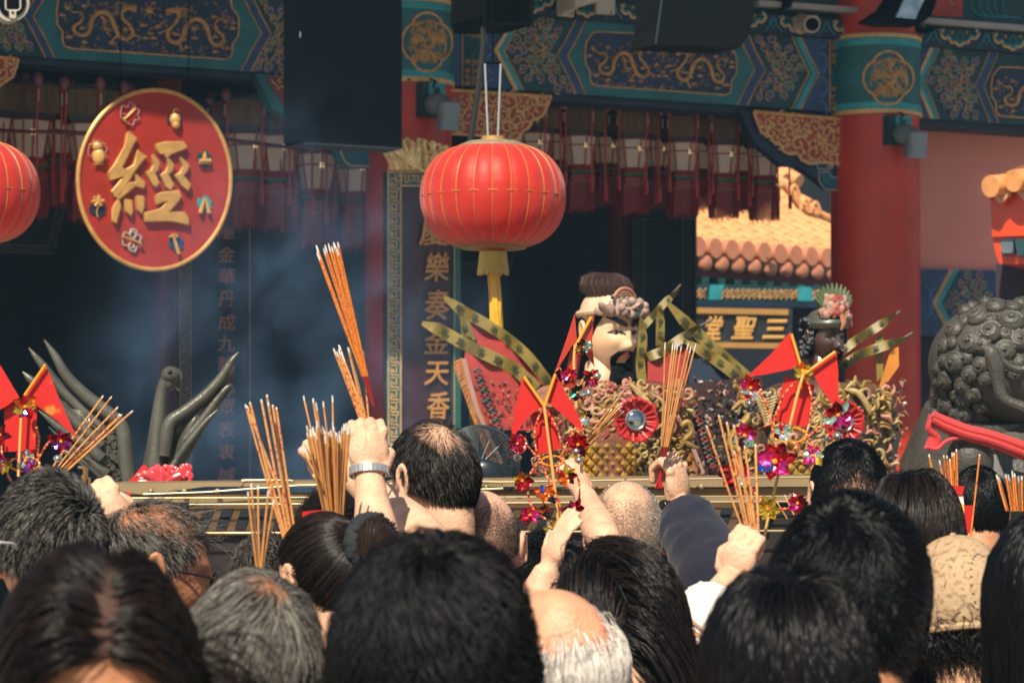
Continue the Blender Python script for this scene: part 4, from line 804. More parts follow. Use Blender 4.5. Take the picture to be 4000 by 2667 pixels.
# ---------------------------------------------------------------- big red silk lanterns
def silk():
    m = mat('red_silk', '#dc3626', .5, var=.12, vs=5, sheen=.3, spec=.5, bump=.35, bs=9, stretch=(1, 1, 3))
    t = m.node_tree; b = t.nodes['Principled BSDF']; out = t.nodes['Material Output']; tr = t.nodes.new('ShaderNodeBsdfTranslucent'); tr.inputs[0].default_value = (*lin('#e8321c'), 1)
    mx = t.nodes.new('ShaderNodeMixShader'); mx.inputs[0].default_value = .38; t.links.new(b.outputs[0], mx.inputs[1]); t.links.new(tr.outputs[0], mx.inputs[2]); t.links.new(mx.outputs[0], out.inputs[0]); return m
SILK = silk()
def silk_lantern(px, py, rx, ry, d, lb):
    k = d/F; c = P(px, py, d); a, h = rx*k, ry*k; t = thing('red_lantern', lb, 'lantern', c-np.array((0, 0, h)), 'round red silk lanterns')
    N = 24; pr = []
    for i in range(31):
        ph = R(-76+152*i/30); s, co = math.sin(ph), math.cos(ph); pr.append((a*abs(co)**.6, h*1.03*s/ math.sin(R(76))))
    m = MB(); m.lathe(pr, c, N*6, 0, None, 1, 1, False, rib=lambda an, z: -.022*np.exp(-((((an+.0)*N/(2*math.pi)+.5) % 1-.5)/.16)**2)); m.build('silk_shade', SILK, t, True, None)
    m = MB()
    for q in range(N):
        an = 2*math.pi*q/N; m.tube([c+np.array((math.cos(an)*r_*.982, math.sin(an)*r_*.985, z)) for r_, z in pr], .0024, 5)
    m.tube([c+np.array((math.cos(q)*a*.992, math.sin(q)*a*.992, 0)) for q in np.linspace(0, 2*math.pi, 80)], .0025, 5)
    m.build('wire_ribs', mat('bright_gold_wire', '#c87a3c', .45, metal=.2), t)
    r1 = pr[-1][0]; m = MB(); m.lathe([(r1*1.22, h*.90), (r1*1.16, h*1.02), (r1*.85, h*1.11), (r1*.3, h*1.15)], c, 40, 0, None, 1, 1, False); m.build('top_cap', mat('grey_gold_cloth', '#8d7f66', .5, var=.3, vs=30), t)
    m = MB(); m.lathe([(.05, h*1.12), (.055, h*1.14), (.055, h*1.22), (.046, h*1.23)], c, 24); m.build('brass_collar', GOLD, t)
    m = MB(); m.lathe([(r1*1.0, -h*1.0), (r1*.75, -h*1.06), (r1*.3, -h*1.12), (.05, -h*1.14)], c, 40, 0, None, 1, 1, False); m.build('lower_cap', mat('red_gold_brocade', '#a8301c', .5, col2='#8d7434', vs=22, thresh=(.45, .5)), t)
    m = MB()
    for q in range(30):
        an = 2*math.pi*q/30; rr = r1*1.06; pass
        for (r_, z, s_) in ((rr*1.16, -h*.885, .026), (rr*1.04, -h*.95, .024), (rr*.86, -h*1.03, .02)): m.ell(c+np.array((math.cos(an)*r_, math.sin(an)*r_, z)), (s_*1.3, s_*1.3, s_*.55), 0, 8, 5)
    m.build('gilt_border', mat('olive_gold', '#8d7a3a', .45, metal=.3), t)
    m = MB()
    for q in range(44):
        an = 2*math.pi*q/44; r_ = .058; p = c+np.array((math.cos(an)*r_, math.sin(an)*r_, -h*1.12)); L = 90*k*random.uniform(.9, 1.05); m.tube([p, p+np.array((math.cos(an)*.012, math.sin(an)*.012, -L))], .0045, 4)
    m.build('fringe_collar', mat('pale_yellow_fringe', '#cdb45e', .6, var=.2), t)
    m = MB()
    for q in range(60):
        an = random.random()*6.28; r_ = .026*math.sqrt(random.random()); p = c+np.array((math.cos(an)*r_, math.sin(an)*r_, -h*1.12-60*k)); L = (1330-py-ry*1.12-60)*k*random.uniform(.97, 1.01)
        m.tube([p, p+np.array((random.uniform(-.004, .004)+.012, 0, -L*.5)), p+np.array((random.uniform(-.008, .008)+.018, 0, -L))], .004, 4)
    m.build('tassel', mat('yellow_tassel', '#e8b52e', .5, var=.15, vs=60), t)
    m = MB()
    for s in (-32, 30): m.tube([c+np.array((s*.6*k, 0, h*1.12)), P(px+s, 246, d)], .005, 6)
    m.build('hanging_cord', mat('pale_cord', '#98a0a4', .6), t)
    m = MB(); m.tube([P(px-36, 246, d), P(px+34, 246, d)], .006, 6); m.tube([P(px, 246, d), P(px-4, -300, d)], .004, 6); m.build('dark_wire_hanger', BLACKN, t)
silk_lantern(1926, 768, 286, 192, 13.2, 'large round red silk lantern with yellow tassel hanging in front of the couplet board')
silk_lantern(-132, 752, 286, 190, 13.6, 'red silk lantern cut off by the left edge of the photo')
# ---------------------------------------------------------------- shared head shape (x right, y forward, z up)
def gs(v, c, s): return np.exp(-((v-c)/s)**2)
def headfn(nose=1.0, jaw=1.0):
    def fn(D, V):
        x, y, z = V[:, 0].copy(), V[:, 1].copy(), V[:, 2].copy()
        lo = np.clip(-(z+.01)/.11, 0, 1)
        x *= 1-.30*jaw*lo**1.4; y = np.where(y < 0, y*(1-.35*lo), y*(1-.06*lo)); y = np.where(y > 0, y*(1-.05*np.clip(z/.1, 0, 1)), y*1.05)
        f = (y > 0)*np.clip(y/.05, 0, 1); ax = np.abs(x)
        y += f*(.012*nose*gs(x, 0, .010)*gs(z, .0, .032)+.020*nose*gs(x, 0, .014)*gs(z, -.030, .014)+.008*nose*gs(ax, .012, .008)*gs(z, -.036, .010))
        y += f*(-.012*gs(ax, .032, .017)*gs(z, .010, .013)+.006*gs(ax, .028, .024)*gs(z, .033, .010)+.006*gs(ax, .042, .018)*gs(z, -.022, .02))
        y += f*(.008*gs(x, 0, .022)*gs(z, -.060, .010)-.005*gs(x, 0, .024)*gs(z, -.061, .0022)+.010*gs(x, 0, .020)*gs(z, -.098, .016)-.004*gs(x, 0, .03)*gs(z, -.078, .007))
        return np.stack([x, y, z], 1)
    return fn
HR = (.076, .093, .119)
def ear(mb, s, c, M, T0, sc=1.0, mi=0):
    th = np.linspace(-.9, 4.3, 14); pts = [(s*(.076+.006*math.sin(t*.5)+.008), -.006-.013*math.cos(t)-.004*math.sin(t), .002+.031*math.sin(t)) for t in th]
    mb.tube([T0+M@(V3(p)*sc) for p in pts], [.0055*sc if i else .004*sc for i in range(14)], 7, mi)
    mb.ell(T0+M@(np.array((s*.079, -.008, .0))*sc), (.006*sc, .014*sc, .028*sc), mi, 10, 8, M); mb.ell(T0+M@(np.array((s*.081, .0, -.028))*sc), (.006*sc, .009*sc, .011*sc), mi, 8, 6, M)
# ---------------------------------------------------------------- statues
WHITEF = mat('pale_painted_face', '#e0b58e', .5, var=.10, vs=14, spec=.5); BLK = mat('black_lacquer_paint', '#141a1f', .45, var=.2)
SGOLD = mat('statue_gold', '#94763a', .42, metal=.2, var=.35, vs=30, bump=.4, bs=160); SGOLD2 = mat('statue_pale_gold', '#b29a64', .45, metal=.1, var=.3, vs=40, bump=.5, bs=200)
SRED = mat('statue_red_cloth', '#8f3a30', .55, var=.3, vs=20, bump=.5, bs=120); SPINK = mat('statue_pink_relief', '#b07a64', .5, var=.3, vs=25, bump=.5, bs=120); SNAVY = mat('statue_navy', '#1c2a3e', .6, var=.3, vs=10); SGRN = mat('statue_green', '#2c4436', .5, var=.3, vs=20)
YTRIM = mat('olive_yellow_satin', '#7b6a2e', .5, var=.25, vs=8, bump=.2, bs=40); RFLAG = mat('faded_red_satin', '#a83a34', .5, var=.2, vs=6, bump=.2, bs=30)
ORANGE = mat('orange_fringe', '#b87636', .6, var=.3, vs=50, stretch=(1, 1, .2))
def statue_head(t, px, py, d, sc, ang, tilt, fmat, dark):
    c = P(px, py, d); M = rotm(0, 0, math.pi+R(ang))@rotm(R(tilt), 0, 0)
    W = lambda p: c+M@(V3(p)*sc)
    m = MB(); m.ell(c, V3(HR)*sc, 0, 96, 72, M, lambda D, V: headfn(.9)(D, V/sc)*sc)
    for s in (-1, 1): ear(m, s, c, M, c, sc*1.1)
    m.tube([W((0, -.015, -.05)), W((0, -.025, -.15)), W((0, -.02, -.26))], [.058*sc, .056*sc, .075*sc], 20)
    hd = m.build('head', fmat, t, True, None)
    ys = lambda x, z: (HR[1]*math.sqrt(max(0, 1-(x/HR[0])**2-(z/HR[2])**2)))
    def on(x, z, o=.003):       # point on the face surface
        p = headfn(.9)(None, V3([[x, ys(x, z), z]]))[0]; return W((p[0], p[1]+o, p[2]))
    m = MB()
    for s in (-1, 1):
        m.tube([on(s*x, z, .0065) for x, z in ((.010, .030), (.022, .037), (.036, .047), (.052, .055), (.06, .054))], np.array([.0045, .0078, .0078, .006, .0025])*sc, 7)
        m.tube([on(s*x, z, .005) for x, z in ((.012, .006), (.022, .012), (.034, .015), (.048, .012), (.058, .009))], np.array([.0016, .0026, .0028, .0026, .0012])*sc, 5)
        m.ell(on(s*.033, .008, .004), np.array((.007, .003, .0055))*sc, 0, 8, 6, M)
    m.build('brows_and_eyes', BLK, hd)
    m = MB(); m.ell(on(0, -.0595, .001), np.array((.016, .006, .0065))*sc, 0, 12, 8, M); m.build('lips', mat('lip_red', '#a8483c', .4), hd)
    # moustache and long beard
    m = MB()
    for s in (-1, 1):
        for q in range(5): m.tube([on(s*(.003+.002*q), -.046-.001*q, .003), on(s*(.018+.002*q), -.050, .004), on(s*(.028+.003*q), -.066, .004), on(s*(.027+.002*q), -.085, .004)], [.003*sc, .005*sc, .005*sc, .004*sc], 6)
    nb = 60
    for q in range(nb):
        x = (q/(nb-1)-.5)*.062; z0 = -.088-.02*(1-abs(x)/.031); e = .22 if not dark else .1
        m.tube([on(x, z0, .0), W((x*1.25+random.uniform(-.002, .002), .088, -.13)), W((x*1.2, .085+random.uniform(-.01, .01), -.18)), W((x*.8+.004, .07+random.uniform(-.01, .01), -.21-e*(1-abs(x)*12)))], [.004*sc, .0065*sc, .006*sc, .0015*sc], 5)
    m.ell(W((0, .055, -.15)), np.array((.034, .022, .08))*sc, 0, 14, 10, M)
    m.build('beard', mat('beard_black', '#0c0e11', .85, var=.3, vs=60, spec=.15), hd)
    # hair at the temples and nape
    m = MB()
    for s in (-1, 1):
        m.tube([W((s*.060, .052, .085)), W((s*.071, .038, .06)), W((s*.077, .022, .03)), W((s*.077, .016, .0))], [.012*sc, .013*sc, .009*sc, .003*sc], 8)
        m.tube([W((s*.03, .083, .088)), W((s*.06, .056, .082))], .009*sc, 8)
    m.ell(W((0, -.035, .0)), np.array((.078, .075, .12))*sc, 0, 20, 14, M)
    m.build('hair', mat('beard_black', '#0c0e11'), hd)
    return c, M, W, hd
def rosette(t, px, py, d, r, ang):
    pl = Plane(px, py, d, ang); k = d/F; c = P(px, py, d); m = MB(); n = 44
    for q in range(n):
        a = 2*math.pi*q/n; e = np.array(pl.u)*math.cos(a)+np.array((0, 0, 1.0))*math.sin(a)
        m.tube([c+e*r*.42*k, c+e*r*.8*k+pl.n*.02*math.sin(q*2.4), c+e*r*k*random.uniform(.96, 1.06)+pl.n*.03], [r*.04*k, r*.07*k, r*.085*k], 6)
    m.build('pleated_rosette', mat('rosette_red', '#c22a2c', .45, var=.2, vs=20), t)
    m = MB(); rim = [c+pl.n*.02+(np.array(pl.u)*math.cos(a)+np.array((0, 0, 1.0))*math.sin(a))*r*.43*k for a in np.linspace(0, 2*math.pi, 28, endpoint=False)]; m.prism(rim, -pl.n*.03); m.ell(c+pl.n*.015, (r*.42*k, .012, r*.42*k), 0, 20, 10, np.stack([pl.u, pl.n, (0, 0, 1)], 1)); mr = m.build('mirror', mat('silver_mirror', '#aeb4b8', .08, metal=1, var=.25, vs=18), t)
    m = MB(); m.tube([c+pl.n*.02+(np.array(pl.u)*math.cos(a)+np.array((0, 0, 1.0))*math.sin(a))*r*.45*k for a in np.linspace(0, 2*math.pi, 28)], .005, 6); m.build('mirror_rim', mat('chrome_rim', '#9a9ca0', .25, metal=.8), mr)
def coil(g, pl, pts, w, mi, off=.05): g.line(pl, pts, w, off, mi, 8, 4, (.4, 1, 1.05, 1, .9, .3))
def robe(t, pl, out, top_mat): 
    m = MB(); f = np.array([pl(x, y, 0) for x, y in out]); return m
def relief(t, pl, region, n, seed, mats, sz=(8, 20), ):
    """crowded carved ornament over the robe"""
    rs_ = random.Random(seed); g = MB()
    for i in range(n):
        x = rs_.uniform(region[0], region[2]); y = rs_.uniform(region[1], region[3])
        if region[4] and not region[4](x, y): continue
        r = rs_.uniform(*sz)*1.25; a0 = rs_.random()*6.3; mi = rs_.randrange(len(mats)); s = rs_.choice((-1, 1)); off = pl.bulge(x, y)
        if rs_.random() < .6: g.line(pl, [(x+r*(1-.75*k/9)*math.cos(a0+s*k*.7), y+r*(1-.75*k/9)*math.sin(a0+s*k*.7)) for k in range(10)], r*.62, off, mi, 6, 2, (.4, 1, .8, 1))
        else: g.line(pl, [(x, y), (x+r*math.cos(a0), y+r*math.sin(a0)), (x+1.7*r*math.cos(a0+.5), y+1.7*r*math.sin(a0+.5))], r*.75, off, mi, 6, 2, (.5, 1.1, .3))
    return g.build('carved_ornament', mats, t)
class BPl(Plane):
    """body plane with a rounded front: bulge gives the extra metres towards the camera"""
    def setb(s, cx, hw, dep): s.cx, s.hw, s.dep = cx, hw, dep; return s
    def bulge(s, x, y): return s.dep*math.sqrt(max(0.0, 1-min(1, ((x-s.cx)/s.hw)**2)))
def body(t, pl, outline, mi_mat, name='robe'):
    """outline in pixels, given as rows (y, x_left, x_right); rounded front and back"""
    V = []; n = 16
    for (y, xl, xr) in outline:
        c, h = (xl+xr)/2, (xr-xl)/2; k = pl.k(c, y)
        for j in range(n):
            a = 2*math.pi*j/n; V.append(pl(c+h*math.cos(a), y, pl.dep*math.sin(a)*min(1, h*k/.25)))
    m_ = len(outline); fs = [(i*n+j, i*n+(j+1) % n, (i+1)*n+(j+1) % n, (i+1)*n+j) for i in range(m_-1) for j in range(n)]+[tuple(range(n)), tuple((m_-1)*n+j for j in range(n))[::-1]]
    return mk(name, np.array(V), fs, mi_mat, None, t, True, 60)
def flagband(t, pl, pts, w, off, ch, name='flag'):
    """a strip of yellow trim along pts with green marks"""
    m = MB(); q = smoothpath(V3(pts), 5); k = pl.k(pts[0][0], pts[0][1]); T, N, B = frames(np.array([pl(x, y, off) for x, y in q]))
    L = []; w = w*.84
    for i, (x, y) in enumerate(q):
        a = q[min(i+1, len(q)-1)]-q[max(i-1, 0)]; a = a/np.linalg.norm(a); nx, ny = -a[1], a[0]; ww = w*(.35+.65*min(1, i/4))/2
        wv = .015*math.sin(i*.9)
        L.append((pl(x+nx*ww, y+ny*ww, off+wv), pl(x-nx*ww, y-ny*ww, off-wv)))
    V = [p for ab in L for p in ab]; V2 = [p-pl.n*.006 for p in V]; n = len(L)
    fs = [(2*i, 2*i+1, 2*i+3, 2*i+2) for i in range(n-1)]+[(2*n+2*i, 2*n+2*i+2, 2*n+2*i+3, 2*n+2*i+1) for i in range(n-1)]
    m.add(V+V2, fs); b = m.build('yellow_trim', YTRIM, t)
    g = MB(); tot = 0; nxt = w*1.6
    for i in range(1, len(q)):
        tot += np.linalg.norm(q[i]-q[i-1])
        if tot > nxt and tot > w*1.5:
            nxt += w*1.6; x, y = q[i]; a = q[i]-q[i-1]; a = a/np.linalg.norm(a); ang = math.atan2(a[1], a[0]); s = w*.36
            def r2(u, v): return (x+s*(u*math.cos(ang)-v*math.sin(ang)), y+s*(u*math.sin(ang)+v*math.cos(ang)))
            for st in ([(-.8, -.8), (-.5, .1), (-.9, .8)], [(.8, -.8), (.5, 0), (.9, .8)], [(-.15, -.9), (-.15, .9)], [(.2, -.9), (.2, .9)], [(-.7, 0), (.7, .05)], [(-.5, -.5), (.5, -.5)], [(-.5, .5), (.5, .5)]):
                g.line(pl, [r2(*p) for p in st], w*.07, off+.012, 0, 4)
    g.build('green_marks', mat('dark_green_print', '#243a2c', .6), b)
def flag(lb, pl, cloth, fold, trims, pole, cmat, off=-.05, deco=None, gr='pennants behind the deity statues'):
    t = thing('pennant', lb, 'flag', pl(*pole[-1], off), gr)
    m = MB(); m.poly(pl, cloth, off-.008, off); m.build('cloth', cmat, t, False)
    for pts, w in trims: flagband(t, pl, pts, w, off+.015, 0)
    m = MB(); m.line(pl, pole, 10, off-.02, 0, 6); m.build('pole', mat('old_wood', '#4a4636', .6), t)
    if deco: 
        g = MB(); rs_ = random.Random(len(lb)); xs = [p[0] for p in deco]; ys_ = [p[1] for p in deco]
        for i in range(90):
            u, v = rs_.random(), rs_.random(); x = deco[0][0]*(1-u)*(1-v)+deco[1][0]*u*(1-v)+deco[2][0]*u*v+deco[3][0]*(1-u)*v; y = deco[0][1]*(1-u)*(1-v)+deco[1][1]*u*(1-v)+deco[2][1]*u*v+deco[3][1]*(1-u)*v
            a = rs_.random()*6.3; r = rs_.uniform(5, 12); g.line(pl, [(x, y), (x+r*math.cos(a), y+r*math.sin(a)), (x+r*1.5*math.cos(a+.9), y+r*1.5*math.sin(a+.9))], rs_.uniform(4, 8), off+.01, rs_.randrange(5), 5, 2, (.5, 1, .4))
        g.build('embroidery', [SRED, SGRN, SGOLD, SPINK, SNAVY], t)
    return t
# first statue: pale face
SP = BPl(2400, 1600, 12.0, 8).setb(2400, 330, .32)
s1 = thing('deity_statue', 'pale-faced bearded deity statue in gilded armour with curled headdress', 'statue', SP(2400, 1880))
HC = statue_head(s1, 2380, 1308, 11.85, 1.38, 36, -4, WHITEF, False)
Wd = HC[2]
# cloth band, flower and curled hat
m = MB(); m.ell(Wd((0, -.008, .062)), np.array((.080, .099, .085))*1.38, 0, 32, 18, HC[1], lambda D, V: V*np.array([[1, 1, 1]])*(np.where(D[:, 2:3] < -.05, .96, 1))); m.tube([Wd((.088*math.cos(a), .104*math.sin(a)-.0, .066+.012*math.sin(a))) for a in np.linspace(0, 2*math.pi, 30)], .011*1.38, 8); m.build('head_cloth', mat('peach_cloth', '#d8b394', .5, var=.15, vs=12), s1)
g = MB()
for k in range(11):
    a = math.pi*(k/10); x = .076*math.cos(a); p = Wd((x, .058+.045*math.sin(a), .072+.014*math.sin(a*1))); g.ell(p, (.036+.01*(k % 2), .012, .022), 0, 12, 8, rotm(k*1.1, k*.7, k*.5))
for k in range(9): g.ell(Wd((.045*math.cos(k*.7), .112, .085+.02*math.sin(k*.7))), (.018, .012, .018), 0, 8, 6)
g.build('flower_band', mat('dusty_pink_petal', '#a08577', .5, var=.25, vs=40), s1)
m = MB(); m.ell(Wd((0, .108, .066)), (.03, .014, .024), 0, 12, 8); m.build('dark_jewel', mat('grey_jewel', '#47505a', .3), s1)
m = MB(); n = 26
for k in range(n):
    a = 2*math.pi*k/n; x, y = math.cos(a), math.sin(a); hh = .10+.03*(-y)
    m.tube([Wd((.050*x, .050*y-.0, .10)), Wd((.062*x, .064*y-.012, .125)), Wd((.070*x, .080*y-.025, .148)), Wd((.060*x, .078*y-.034, .166)), Wd((.03*x, .045*y-.035, .182))], [.012, .015, .014, .013, .010], 6)
m.ell(Wd((0, -.028, .135)), (.08, .092, .045), 0, 20, 12, HC[1]); m.tube([Wd((0, -.03, .150)), Wd((0, -.10, .155)), Wd((0, -.135, .148)), Wd((0, -.142, .132)), Wd((0, -.13, .124))], [.035, .026, .018, .014, .008], 10)
m.build('curled_hat', mat('brown_hat', '#33211b', .5, var=.3, vs=40, stretch=(1, 1, .4), bump=.5), s1)
g = MB()
for s in (1, .72, .5): g.tube([Wd((.040*s*math.cos(a), .062+.006*s, .108+.034*s*math.sin(a))) for a in np.linspace(-.2, math.pi+.2, 14)], .007, 6, 0)
for k in range(16): g.ell(Wd((-.055+.0073*k, .078, .105+.008*math.sin(k*2.2))), (.009, .009, .009), 1, 7, 5)
g.tube([Wd((.062*math.cos(a), .062*math.sin(a), .098)) for a in np.linspace(0, 2*math.pi, 24)], .008, 6, 0)
g.build('hat_ornament', [SPINK, SGRN], s1)
body(s1, SP, [(1478, 2300, 2455), (1490, 2200, 2560), (1515, 2115, 2655), (1560, 2080, 2700), (1640, 2070, 2710), (1700, 2120, 2660), (1800, 2100, 2680), (1930, 2080, 2700)], mat('statue_armour', '#8f5238', .5, col2='#4b3a22', vs=14, bump=.6, bs=90))
relief(s1, SP, (2110, 1520, 2690, 1690, lambda x, y: True), 130, 3, [SGOLD2, SPINK, SGOLD, SRED, SGOLD, SRED], (10, 26)).name = 'shoulder_carving'
g = MB()    # gold dragon coils on the chest
coil(g, SP, [(2345, 1560), (2385, 1545), (2420, 1560), (2450, 1545)], 20, 0, .31); coil(g, SP, [(2340, 1590), (2375, 1605), (2410, 1585), (2440, 1600)], 24, 0, .31)
coil(g, SP, [(2462, 1500), (2500, 1540), (2540, 1590), (2552, 1630), (2535, 1655)], 28, 1, .33); coil(g, SP, [(2540, 1535), (2590, 1570), (2598, 1640), (2560, 1680)], 12, 1, .33)
coil(g, SP, [(2650, 1700), (2665, 1660), (2690, 1650), (2700, 1690), (2672, 1720), (2700, 1740), (2730, 1750)], 24, 0, .2)
coil(g, SP, [(2055, 1600), (2090, 1560), (2130, 1590), (2140, 1640)], 20, 0, .1)
g.build('dragon_coils', [SGOLD, SGOLD2], s1)
g = MB()    # fluted shoulder guard
for k in range(13): a = .2+k*.2; g.line(SP, [(2150, 1590), (2150-75*math.cos(a), 1560-78*math.sin(a)*.9+14)], 14, .27, 0, 6, 0, (.4, 1))
g.build('shoulder_shell', SPINK, s1)
g = MB()    # diamond scale armour
for r_ in range(8):
    for q in range(7):
        x, y = 2240+q*44+(22 if r_ % 2 else 0), 1742+r_*23; 
        if x > 2500 or y > 1940: continue
        o = .30; A = [SP(x-21, y, o), SP(x, y-24, o), SP(x+21, y, o), SP(x, y+24, o), SP(x-2, y+2, o+.035)]; g.add(A, [(0, 4, 1), (1, 4, 2), (2, 4, 3), (3, 4, 0)])
g.build('scale_armour', mat('scale_gold', '#c2a04c', .32, metal=.45, var=.25, vs=20), s1, False)
relief(s1, SP, (2480, 1700, 2700, 1900, None), 130, 5, [SGOLD, SGOLD2, SNAVY, SGOLD], (8, 17)).name = 'skirt_carving'
relief(s1, SP, (2080, 1690, 2260, 1900, None), 120, 6, [SGOLD, SRED, SGRN, SPINK], (7, 15)).name = 'skirt_carving'
relief(s1, SP, (2140, 1486, 2640, 1560, lambda x, y: abs(x-2390) < (y-1470)*3.2+60), 90, 15, [SPINK, SGOLD2, SRED, SPINK], (9, 20)).name = 'collar_carving'
g = MB(); g.line(SP, [(2300, 1492), (2330, 1512), (2390, 1522), (2450, 1505)], 26, .2, 0, 8, 3); g.line(SP, [(2260, 1500), (2300, 1530), (2390, 1545), (2480, 1525)], 14, .24, 0, 8, 3); g.build('gilt_collar', SPINK, s1)
rosette(s1, 2478, 1640, 11.5, 84, 12)
# second statue: dark face
SQ = BPl(3230, 1600, 12.6, 8).setb(3200, 320, .32)
s2_ = thing('deity_statue', 'dark bronze-faced deity statue with flowered crown beside the red column', 'statue', SQ(3230, 1880))
HD = statue_head(s2_, 3222, 1322, 12.45, .98, 34, -4, mat('dark_bronze_face', '#4a342b', .25, var=.25, vs=12, spec=.8, coat=.4), True)
Wd = HD[2]
m = MB(); m.tube([Wd((.082*math.cos(a), .1*math.sin(a), .062+.01*math.sin(a))) for a in np.linspace(0, 2*math.pi, 30)], .02, 8); m.ell(Wd((0, 0, .065)), (.082, .1, .07), 0, 26, 14, HD[1]); m.build('head_band', mat('grey_green_band', '#4a4f44', .4, var=.2), s2_)
m = MB(); m.tube([Wd((.086*math.cos(a), .105*math.sin(a), .045+.012*math.sin(a))) for a in np.linspace(0, 2*math.pi, 30)], .005, 6); m.build('band_edging', GOLD, s2_)
g = MB(); rr = random.Random(4)
for k in range(120): a, b_ = rr.uniform(0, math.pi), rr.random(); g.ell(Wd((.075*math.cos(a)*(1-.3*b_), .05+.06*math.sin(a)*(1-.4*b_), .1+.085*b_)), (rr.uniform(.008, .02),)*3, rr.randrange(3), 7, 5)
for k in range(12): a = math.pi*(.05+.9*k/11); g.tube([Wd((.05*math.cos(a), .05, .12)), Wd((.085*math.cos(a), .055, .15+.05*math.sin(a))), Wd((.11*math.cos(a), .05, .165+.085*math.sin(a)))], [.012, .014, .003], 6, 3)
g.tube([Wd((.0, .115, .11)), Wd((.0, .125, .07)), Wd((.01, .12, .04))], [.018, .012, .003], 6, 0); g.tube([Wd((-.05, .085, .11)), Wd((-.07, .09, .07)), Wd((-.085, .08, .055))], [.014, .01, .003], 6, 0)
g.build('flower_crown', [mat('salmon_petal', '#b7775c', .5, var=.2, vs=30), mat('dusty_pink_petal', '#b78c7c'), SRED, mat('leaf_green', '#5a6a48', .5)], s2_)
g = MB()
for s in (-1, 1):
    for k in range(40): a = rr.random()*6.3; g.ell(Wd((s*(.08+.03*rr.random()), -.02+.03*math.cos(a), .0+.08*math.sin(a))), (.016,)*3, 0, 6, 4)
g.build('curled_hair', BLK, s2_)
body(s2_, SQ, [(1478, 3120, 3330), (1500, 3030, 3420), (1540, 2950, 3490), (1600, 2900, 3510), (1700, 2880, 3520), (1800, 2900, 3500), (1930, 2890, 3500)], mat('statue_armour_dark', '#6b4a30', .5, col2='#2b2620', vs=14, bump=.6, bs=90))
relief(s2_, SQ, (2890, 1510, 3500, 1900, None), 300, 9, [SGOLD, SGOLD2, SNAVY, SGOLD, SPINK, SGOLD2], (10, 26)).name = 'carved_ornament'
g = MB(); coil(g, SQ, [(2860, 1600), (2900, 1570), (2935, 1600), (2915, 1640), (2870, 1690), (2850, 1740), (2890, 1760), (2860, 1800)], 34, 0, .15); coil(g, SQ, [(3300, 1520), (3350, 1535), (3385, 1580), (3400, 1620)], 26, 1, .3)
for k in range(9): g.line(SQ, [(3425, 1560+k*14), (3450, 1552+k*14), (3480, 1562+k*14)], 12, .2, 0, 6, 2)
for k in range(9): g.line(SQ, [(2945+5*k, 1545+12*k), (2990, 1560+12*k), (3040-4*k, 1545+12*k)], 9, .28, 1, 6, 2)
g.build('dragon_coils', [SGOLD, SGOLD2], s2_)
g = MB()
for r_ in range(8):
    for q in range(3): x, y = 3090+q*44+(22 if r_ % 2 else 0), 1730+r_*24; A = [SQ(x-21, y, .3), SQ(x, y-24, .3), SQ(x+21, y, .3), SQ(x, y+24, .3), SQ(x-2, y+2, .335)]; g.add(A, [(0, 4, 1), (1, 4, 2), (2, 4, 3), (3, 4, 0)])
g.build('scale_armour', mat('scale_gold', '#c2a04c'), s2_, False)
rosette(s2_, 3290, 1648, 12.0, 78, 14)
# pennants
FLP = Plane(2000, 1500, 12.5, 6)
flag('lower yellow-trimmed red pennant left of the pale-faced statue', FLP, [(1815, 1330), (2010, 1430), (2140, 1540), (2130, 1680), (1985, 1680), (1890, 1660), (1860, 1580), (1815, 1420)], None, [([(1650, 1262), (1720, 1290), (1800, 1335), (1900, 1385), (2010, 1440), (2095, 1520)], 58)], [(1645, 1258), (1725, 1292), (2000, 1430), (2150, 1560)], RFLAG, .10, [(1850, 1470), (2050, 1510), (2090, 1680), (1900, 1670)])
flag('upper yellow-trimmed red pennant behind the big lantern tassel', FLP, [(1830, 1240), (1930, 1290), (2060, 1400), (2150, 1520), (2020, 1450), (1880, 1380)], None, [([(1735, 1160), (1810, 1215), (1930, 1285), (2050, 1380), (2150, 1505)], 52)], [(1725, 1150), (1800, 1205), (2050, 1370), (2160, 1510)], RFLAG, -.06)
flag('drooping olive pennant tail left of the red flags', FLP, [(1800, 1230), (1850, 1255), (1858, 1330), (1810, 1320)], None, [([(1800, 1215), (1826, 1330), (1850, 1480), (1852, 1660)], 42)], [(1740, 1160), (1800, 1215)], YTRIM, -.2)
flag('red pennant with olive trim right of the pale-faced statue', FLP, [(2530, 1400), (2640, 1350), (2690, 1360), (2680, 1500), (2560, 1520), (2530, 1500)], None, [([(2735, 1270), (2650, 1330), (2590, 1370), (2530, 1395)], 46), ([(2505, 1240), (2510, 1330), (2502, 1420), (2512, 1510)], 44)], [(2782, 1250), (2730, 1275), (2600, 1365), (2540, 1400)], RFLAG, -.04)
flag('furled olive pennant rising behind the incense held in the beaded hand', FLP, [(2560, 1210), (2595, 1190), (2592, 1350), (2566, 1370)], None, [([(2655, 1130), (2600, 1180), (2550, 1235), (2500, 1290)], 34), ([(2576, 1190), (2580, 1270), (2578, 1350)], 40)], [(2660, 1112), (2600, 1175), (2520, 1270)], YTRIM, -.16)
flag('olive pennant with green marks falling in front of the gold-lettered board, upper one', FLP, [(2640, 1220), (2760, 1330), (2900, 1430), (2860, 1500), (2740, 1400)], None, [([(2610, 1185), (2690, 1270), (2790, 1360), (2880, 1440), (2950, 1500)], 54)], [(2610, 1180), (2700, 1275), (2950, 1500)], SNAVY, -.06)
